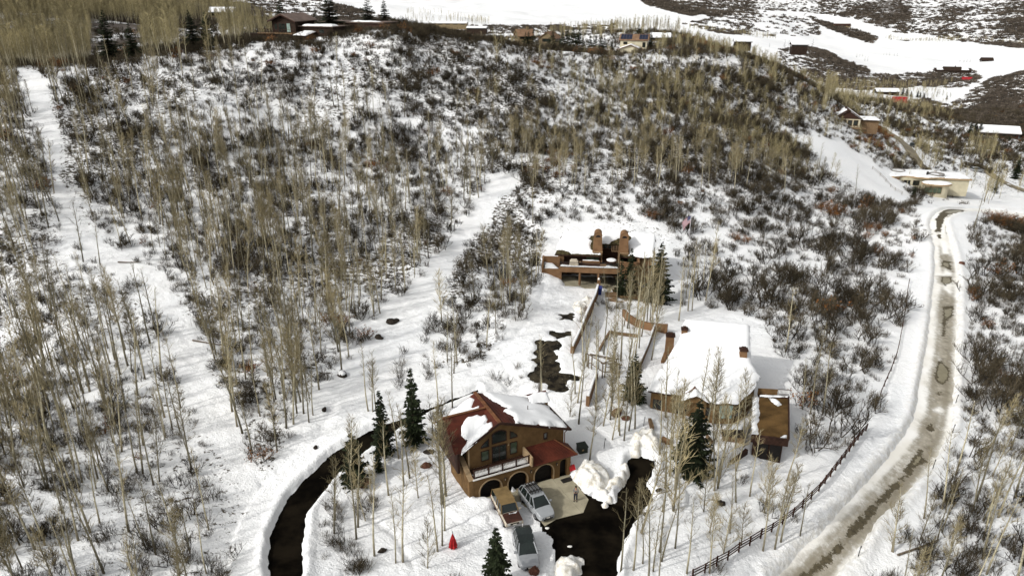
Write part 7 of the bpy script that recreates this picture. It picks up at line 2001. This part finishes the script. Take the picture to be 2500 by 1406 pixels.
def car(name, label, px, py, heading, L, Wd, H, prof, cab, mats, wheel_r, wb, dims):
    """prof: stations along the body (x, half width, sill, beltline); cab: the glasshouse as stations (x, half width at the belt, belt, half width at the roof, roof)"""
    p = at(px, py); body_m, lower_m, roof_m, hood_m = mats
    e = thing(name, label, 'car', (p[0], p[1], dims.get('z', p[2] + .06)), heading)
    mb = MB(); rings = []
    for x, w, zs, zb in prof:
        rings.append([(x, -w * .90, zs), (x, -w, zs + (zb - zs) * .30), (x, -w * .985, zs + (zb - zs) * .72), (x, -w * .90, zb), (x, -w * .45, zb + .025), (x, w * .45, zb + .025), (x, w * .90, zb), (x, w * .985, zs + (zb - zs) * .72), (x, w, zs + (zb - zs) * .30), (x, w * .90, zs)])
    n = 10
    v = [q for r in rings for q in r]; f = []; mi = []
    for i in range(len(rings) - 1):
        for k in range(n):
            f.append((i * n + k, i * n + (k + 1) % n, (i + 1) * n + (k + 1) % n, (i + 1) * n + k))
            xm = (rings[i][0][0] + rings[i + 1][0][0]) / 2
            mi.append(2 if k in (3, 4, 5) and xm > dims['hood'] else (1 if k in (0, 8) else 0))
    f += [tuple(range(n)), tuple((len(rings) - 1) * n + k for k in range(n))[::-1]]; mi += [0, 0]
    b = mesh_obj('body', v, f, [body_m, lower_m, hood_m], e, smooth=False); b.data.polygons.foreach_set('material_index', np.array(mi, np.int32))
    bv = b.modifiers.new('soft_edges', 'BEVEL'); bv.width = .035; bv.segments = 2; bv.limit_method = 'ANGLE'; bv.angle_limit = math.radians(25)
    # glasshouse: dark glass shell with painted roof and pillars over it
    g = MB(); cr_ = [[(x, -w0, z0), (x2, -w1, z1), (x2, w1, z1), (x, w0, z0)] for x, w0, z0, x2, w1, z1 in cab]
    gv = [q for r in cr_ for q in r]; gf = []
    for i in range(len(cr_) - 1):
        for k in range(3): gf.append((4 * i + k, 4 * i + k + 1, 4 * i + k + 5, 4 * i + k + 4))
    gf += [(0, 1, 2, 3), tuple(4 * (len(cr_) - 1) + k for k in (3, 2, 1, 0))]
    mesh_obj('windows', gv, gf, M_cglass, e)
    rp = [(x2, w1, z1) for x, w0, z0, x2, w1, z1 in cab]
    r_ = MB()
    for i in range(len(rp) - 1):
        (xa, wa, za), (xb, wb_, zb_) = rp[i], rp[i + 1]
        r_.slab([(xa, -wa * 1.01, za + .02), (xb, -wb_ * 1.01, zb_ + .02), (xb, wb_ * 1.01, zb_ + .02), (xa, wa * 1.01, za + .02)][::-1], -.035)
        r_.add([(xa, -wa * .8, za + .058), (xb, -wb_ * .8, zb_ + .058), (xb, wb_ * .8, zb_ + .058), (xa, wa * .8, za + .058)], [(0, 1, 2, 3), (3, 2, 1, 0)]) if False else None
    r_.build('roof', roof_m, e)
    for i in dims['pillars']:
        x, w0, z0, x2, w1, z1 = cab[i]
        for s in (-1, 1):
            MB().bar((x, s * (w0 + .005), z0 - .02), (x2, s * (w1 + .005), z1 + .03), .09, .05, up=(1, 0, 0)).build('pillar', dims.get('pillar_mat', body_m), e)
    for sx, x in ((1, wb / 2 + dims['wx']), (-1, -wb / 2 + dims['wx'])):
        for s in (-1, 1):
            y = s * (Wd / 2 - .12)
            MB().tube([(x, y - s * .25, wheel_r), (x, y + s * .02, wheel_r)], wheel_r * 1.16, 16).build('wheel_arch', M_black, e)
            w = MB().tube([(x, y - s * .1, wheel_r), (x, y + s * .075, wheel_r), (x, y + s * .10, wheel_r)], [wheel_r, wheel_r, wheel_r * .9], 18).build('wheel', M_tyre, e)
            rim = MB()
            for k in range(6):
                a = math.pi * k / 3; rim.bar((x, y + s * .108, wheel_r), (x + .6 * wheel_r * math.cos(a), y + s * .108, wheel_r + .6 * wheel_r * math.sin(a)), .07, .02, up=(0, 1, 0))
            rim.tube([(x, y + s * .095, wheel_r), (x, y + s * .112, wheel_r)], wheel_r * .62, 14) if dims.get('full_rim') else None
            rim.build('rim', M_rim, w)
    xf = prof[-1][0]; xr = prof[0][0]; wf = prof[-1][1]; zb = prof[-1][3]
    for s in (-1, 1):
        MB().slab([(xf - dims['lampback'], s * wf * 1.0, zb - .13), (xf + .02, s * wf * .55, zb - .16), (xf + .02, s * wf * .55, zb - .02), (xf - dims['lampback'], s * wf * .97, zb + .01)][::s], .03).build('headlight', M_lamp, e)
        MB().box(xr - .02, xr + .06, s * prof[0][1] * .93 - .09, s * prof[0][1] * .93 + .09, prof[0][3] - .35, prof[0][3] - .08).build('tail_light', M_tail, e)
        xm = dims['mirror']; mw = dims['mw']
        MB().box(xm - .06, xm + .08, s * mw - .12, s * mw + .12, dims['mz'], dims['mz'] + .16).build('mirror', body_m, e)
        MB().box(-.15, .05, s * (Wd / 2 - .005) - .015, s * (Wd / 2 - .005) + .015, dims['mz'] - .12, dims['mz'] - .09).build('door_handle', M_iron, e)
    MB().box(xf - .01, xf + .03, -wf * .5, wf * .5, zb - .20, zb - .06).build('grille', M_black, e)
    MB().box(xf - .02, xf + .035, -wf * .75, wf * .75, prof[-1][2] + .02, prof[-1][2] + .14).build('bumper', dims.get('bumper', M_black), e)
    MB().box(xf + .02, xf + .045, -.18, .18, prof[-1][2] + .16, prof[-1][2] + .28).build('number_plate', M_plate, e)
    return e

def head(ax, ay, bx, by):
    a, b = at(ax, ay), at(bx, by)
    return math.atan2(b[1] - a[1], b[0] - a[0])
silver = paint('silver_paint', (.30, .31, .32)); silver2 = paint('pale_silver_paint', (.36, .375, .385))
suv_prof = [(-2.30, .74, .42, .92), (-2.12, .88, .32, 1.02), (-1.2, .93, .26, 1.06), (.2, .93, .25, 1.04), (1.0, .93, .26, 1.02), (1.7, .90, .28, .96), (2.15, .80, .32, .84), (2.34, .62, .38, .70)]
suv_cab = [(-2.14, .80, 1.02, -1.80, .60, 1.55), (-1.55, .86, 1.05, -1.35, .66, 1.70), (-.5, .87, 1.05, -.45, .68, 1.74), (.35, .86, 1.04, .1, .66, 1.70), (1.22, .82, 1.02, .42, .62, 1.62)]
dm = dict(hood=1.1, pillars=(0, 1, 2, 3, 4), wx=.05, lampback=.5, mirror=.85, mw=1.02, mz=1.02)
c1 = car('silver_suv', 'silver crossover with loaded ski racks on its roof, parked on the apron', 1309, 1240, head(1279, 1199, 1330, 1262), 4.7, 1.86, 1.72, suv_prof, suv_cab, (silver2, silver, silver2, silver2), .36, 2.75, dm)
# roof racks with ski carriers
rk = MB().box(-1.3, .1, -.60, -.56, 1.80, 1.85).box(-1.3, .1, .56, .60, 1.80, 1.85).build('roof_rail', M_iron, c1)
for x in (-1.05, -.15):
    MB().box(x - .035, x + .035, -.72, .72, 1.85, 1.91).build('cross_bar', M_iron, rk)
for y in (-.48, -.18, .14, .46):
    MB().tube([(-1.5, y, 1.95), (-.6, y, 1.98), (.25, y, 1.95)], .05, 6).box(-1.1, -1.0, y - .09, y + .09, 1.92, 2.05).box(-.2, -.1, y - .09, y + .09, 1.92, 2.05).build('ski_carrier', M_iron, c1)
c3_prof = [(-2.28, .74, .44, .94), (-2.1, .88, .34, 1.05), (-1.2, .92, .27, 1.10), (.2, .92, .26, 1.08), (1.0, .92, .27, 1.04), (1.65, .90, .29, .98), (2.1, .82, .34, .86), (2.3, .64, .40, .72)]
c3 = car('silver_crossover', 'silver crossover with a black glass roof, parked nearest the bottom edge', 1283, 1353, head(1272, 1305, 1294, 1385), 4.6, 1.84, 1.66, c3_prof, suv_cab, (silver, silver, M_cglass, silver), .35, 2.7, dict(dm))
MB().tube([(-1.5, 0, 1.72), (-1.6, 0, 1.95)], .02, 5).build('antenna', M_white, c3)
cream, oxide, tanp = plain('cream_paint', (.42, .37, .29), .5, .12, 2, .3), plain('oxide_brown_paint', (.045, .017, .011), .5, .35, 1.5, .3), plain('faded_tan_paint', (.17, .115, .05), .7, .2, 1.2, .2)
box_prof = [(-2.2, .82, .46, 1.02), (-2.1, .88, .42, 1.05), (-1.0, .89, .40, 1.06), (.5, .89, .40, 1.05), (.95, .89, .40, 1.05), (1.9, .88, .42, 1.00), (2.18, .86, .46, .97), (2.22, .82, .50, .92)]
box_cab = [(-2.15, .80, 1.04, -2.0, .72, 1.66), (-.55, .82, 1.06, -.55, .74, 1.74), (.05, .82, 1.06, -.05, .74, 1.73), (.92, .80, 1.05, .50, .71, 1.68)]
c2 = car('old_wagon', 'old two-tone boxy wagon, cream sides, tan roof and rusty brown hood', 1237, 1258, head(1222, 1217, 1258, 1283), 4.4, 1.78, 1.74, box_prof, box_cab, (cream, oxide, tanp, oxide), .37, 2.6,
         dict(hood=.96, pillars=(0, 1, 2, 3), wx=.05, lampback=.06, mirror=.75, mw=.98, mz=1.03, bumper=M_rim, full_rim=True, pillar_mat=tanp))
for s in (-1, 1): MB().box(-2.0, 1.9, s * .888 - .014, s * .888 + .014, .60, .76).build('side_stripe', oxide, c2)
MB().box(-2.42, -2.2, -.8, .8, .48, .62).build('rear_bumper', M_rim, c2); MB().box(2.2, 2.36, -.84, .84, .46, .60).build('front_bumper', M_rim, c2)
snow_sheet('hood_snow', c2, [(.98, -.3), (1.25, -.2), (1.3, .5), (1.0, .7)], lambda x, y: 1.07 + 0 * x, .07, .08, .06, 95)
def far_car(lab, px, py, hd, m):
    p = at_g(px, py); return car('far_car', lab, px, py, hd, 4.6, 1.84, 1.66, c3_prof, suv_cab, (m, m, m, m), .35, 2.7, dict(dm, z=p[2] + .05))
far_car('dark car driving on the winding upper road', 2226, 360, head(2220, 350, 2233, 376), plain('black_paint', (.02, .02, .02), .4, .1, 2, .4))
far_car('small silver car on the snowy lane near the right edge', 2384, 420, -.1, silver)

# ================================================================ the person on the apron
def skin_obj(name, joints, bones, mat, parent, sub=2):
    me = bpy.data.meshes.new(name); ks = list(joints)
    me.from_pydata([joints[k][:3] for k in ks], [(ks.index(a), ks.index(b)) for a, b in bones], [])
    o = bpy.data.objects.new(name, me); COL.objects.link(o); o.parent = parent
    sk = o.modifiers.new('skin', 'SKIN'); sk.use_smooth_shade = True
    for i, k in enumerate(ks):
        r = joints[k][3]; r2 = joints[k][4] if len(joints[k]) > 4 else r
        me.skin_vertices[0].data[i].radius = (r, r2); me.skin_vertices[0].data[i].use_root = i == 0
    o.modifiers.new('smooth', 'SUBSURF').levels = sub; o.modifiers['smooth'].render_levels = sub
    me.materials.append(mat)
    return o
def build_person():
    M_skin = plain('skin', (.36, .20, .13), .6, .1, 4); M_sweat = plain('grey_sweater', (.17, .16, .145), .9, .35, 9.0, .1, stretch=(1, 1, 4)); M_jean = plain('dark_jeans', (.018, .020, .030), .9, .2); M_shoe = plain('dark_shoe', (.015, .013, .012), .7, .2); M_hair = plain('dark_hair', (.02, .014, .01), .8, .3)
    p = at(1405, 1223)
    e = thing('person', 'person in a grey sweater and dark jeans standing on the apron holding a controller', 'person', (p[0], p[1], p[2] + .02), math.radians(-10))
    J = {'pelvis': (0, 0, .93, .15, .11), 'waist': (0, -.01, 1.08, .13, .10), 'chest': (0, 0, 1.30, .16, .115), 'neck': (0, -.01, 1.47, .062), 'head0': (0, -.03, 1.56, .085), 'head1': (0, -.05, 1.66, .092, .105), 'crown': (0, -.045, 1.74, .07)}
    B = [('pelvis', 'waist'), ('waist', 'chest'), ('chest', 'neck'), ('neck', 'head0'), ('head0', 'head1'), ('head1', 'crown')]
    for s, n in ((-1, 'l'), (1, 'r')):
        J.update({n + 'sh': (.19 * s, 0, 1.40, .062), n + 'el': (.25 * s, -.06, 1.14, .045), n + 'wr': (.11 * s, -.28, 1.22, .031), n + 'pa': (.07 * s, -.34, 1.25, .036, .022)})
        B += [('chest', n + 'sh'), (n + 'sh', n + 'el'), (n + 'el', n + 'wr'), (n + 'wr', n + 'pa')]
        for k in range(4):
            J[n + 'f%da' % k] = ((.055 - .0 * k) * s, -.372 + .004 * k, 1.278 - .02 * k, .0095); J[n + 'f%db' % k] = (.03 * s, -.392 + .006 * k, 1.274 - .02 * k, .008)
            B += [(n + 'pa', n + 'f%da' % k), (n + 'f%da' % k, n + 'f%db' % k)]
        J[n + 'ta'] = (.05 * s, -.33, 1.29, .011); J[n + 'tb'] = (.03 * s, -.345, 1.305, .009); B += [(n + 'pa', n + 'ta'), (n + 'ta', n + 'tb')]
        J.update({n + 'hip': (.095 * s, 0, .88, .10), n + 'kn': (.11 * s, -.02, .49, .066), n + 'an': (.12 * s, .02, .09, .042), n + 'toe': (.13 * s, -.13, .04, .036)})
        B += [('pelvis', n + 'hip'), (n + 'hip', n + 'kn'), (n + 'kn', n + 'an'), (n + 'an', n + 'toe')]
    skin_obj('body', J, B, M_skin, e)
    g = lambda ks, d: {k: (*J[k][:3], *[r + d for r in J[k][3:]]) for k in ks}
    up = ['chest', 'waist', 'pelvis', 'lsh', 'lel', 'lwr', 'rsh', 'rel', 'rwr']
    skin_obj('sweater', g(up, .022), [('chest', 'waist'), ('waist', 'pelvis')] + [(a, b) for n in 'lr' for a, b in (('chest', n + 'sh'), (n + 'sh', n + 'el'), (n + 'el', n + 'wr'))], M_sweat, e)
    lo = ['pelvis'] + [n + k for n in 'lr' for k in ('hip', 'kn', 'an')]
    q = g(lo, .017); q['pelvis'] = (0, 0, .90, .15, .115)
    skin_obj('trousers', q, [('pelvis', n + 'hip') for n in 'lr'] + [(n + 'hip', n + 'kn') for n in 'lr'] + [(n + 'kn', n + 'an') for n in 'lr'], M_jean, e)
    for s in (-1, 1):
        MB().ball((.127 * s, -.06, .045), (.055, .15, .055), 10, 6).build('shoe', M_shoe, e, smooth=True)
    MB().ball((0, -.03, 1.70), (.112, .125, .105), 12, 8, half=True).ball((0, .02, 1.66), (.108, .10, .13), 12, 8).build('hair', M_hair, e, smooth=True)
    f = MB().add([(-.014, -.135, 1.635), (.014, -.135, 1.635), (0, -.172, 1.632), (0, -.14, 1.675)], [(0, 2, 3), (2, 1, 3), (0, 1, 2)])
    for s in (-1, 1): f.ball((.036 * s, -.142, 1.668), (.013, .008, .008), 6, 4).ball((.1 * s, -.045, 1.65), (.012, .025, .035), 6, 5)
    f.box(-.022, .022, -.146, -.138, 1.600, 1.607)
    f.build('face', M_skin, e, smooth=True)
    ca, sa = math.cos(math.radians(-10)), math.sin(math.radians(-10))
    ct = thing('controller', 'small dark controller held up in both hands by the person', 'controller', (p[0] + .355 * sa, p[1] - .355 * ca, p[2] + .02 + 1.265), math.radians(-10))
    MB().box(-.055, .055, -.035, .02, -.03, .03).build('case', M_iron, ct); MB().box(-.07, .07, -.045, -.036, .0, .09).build('phone', M_cglass, ct)
build_person()
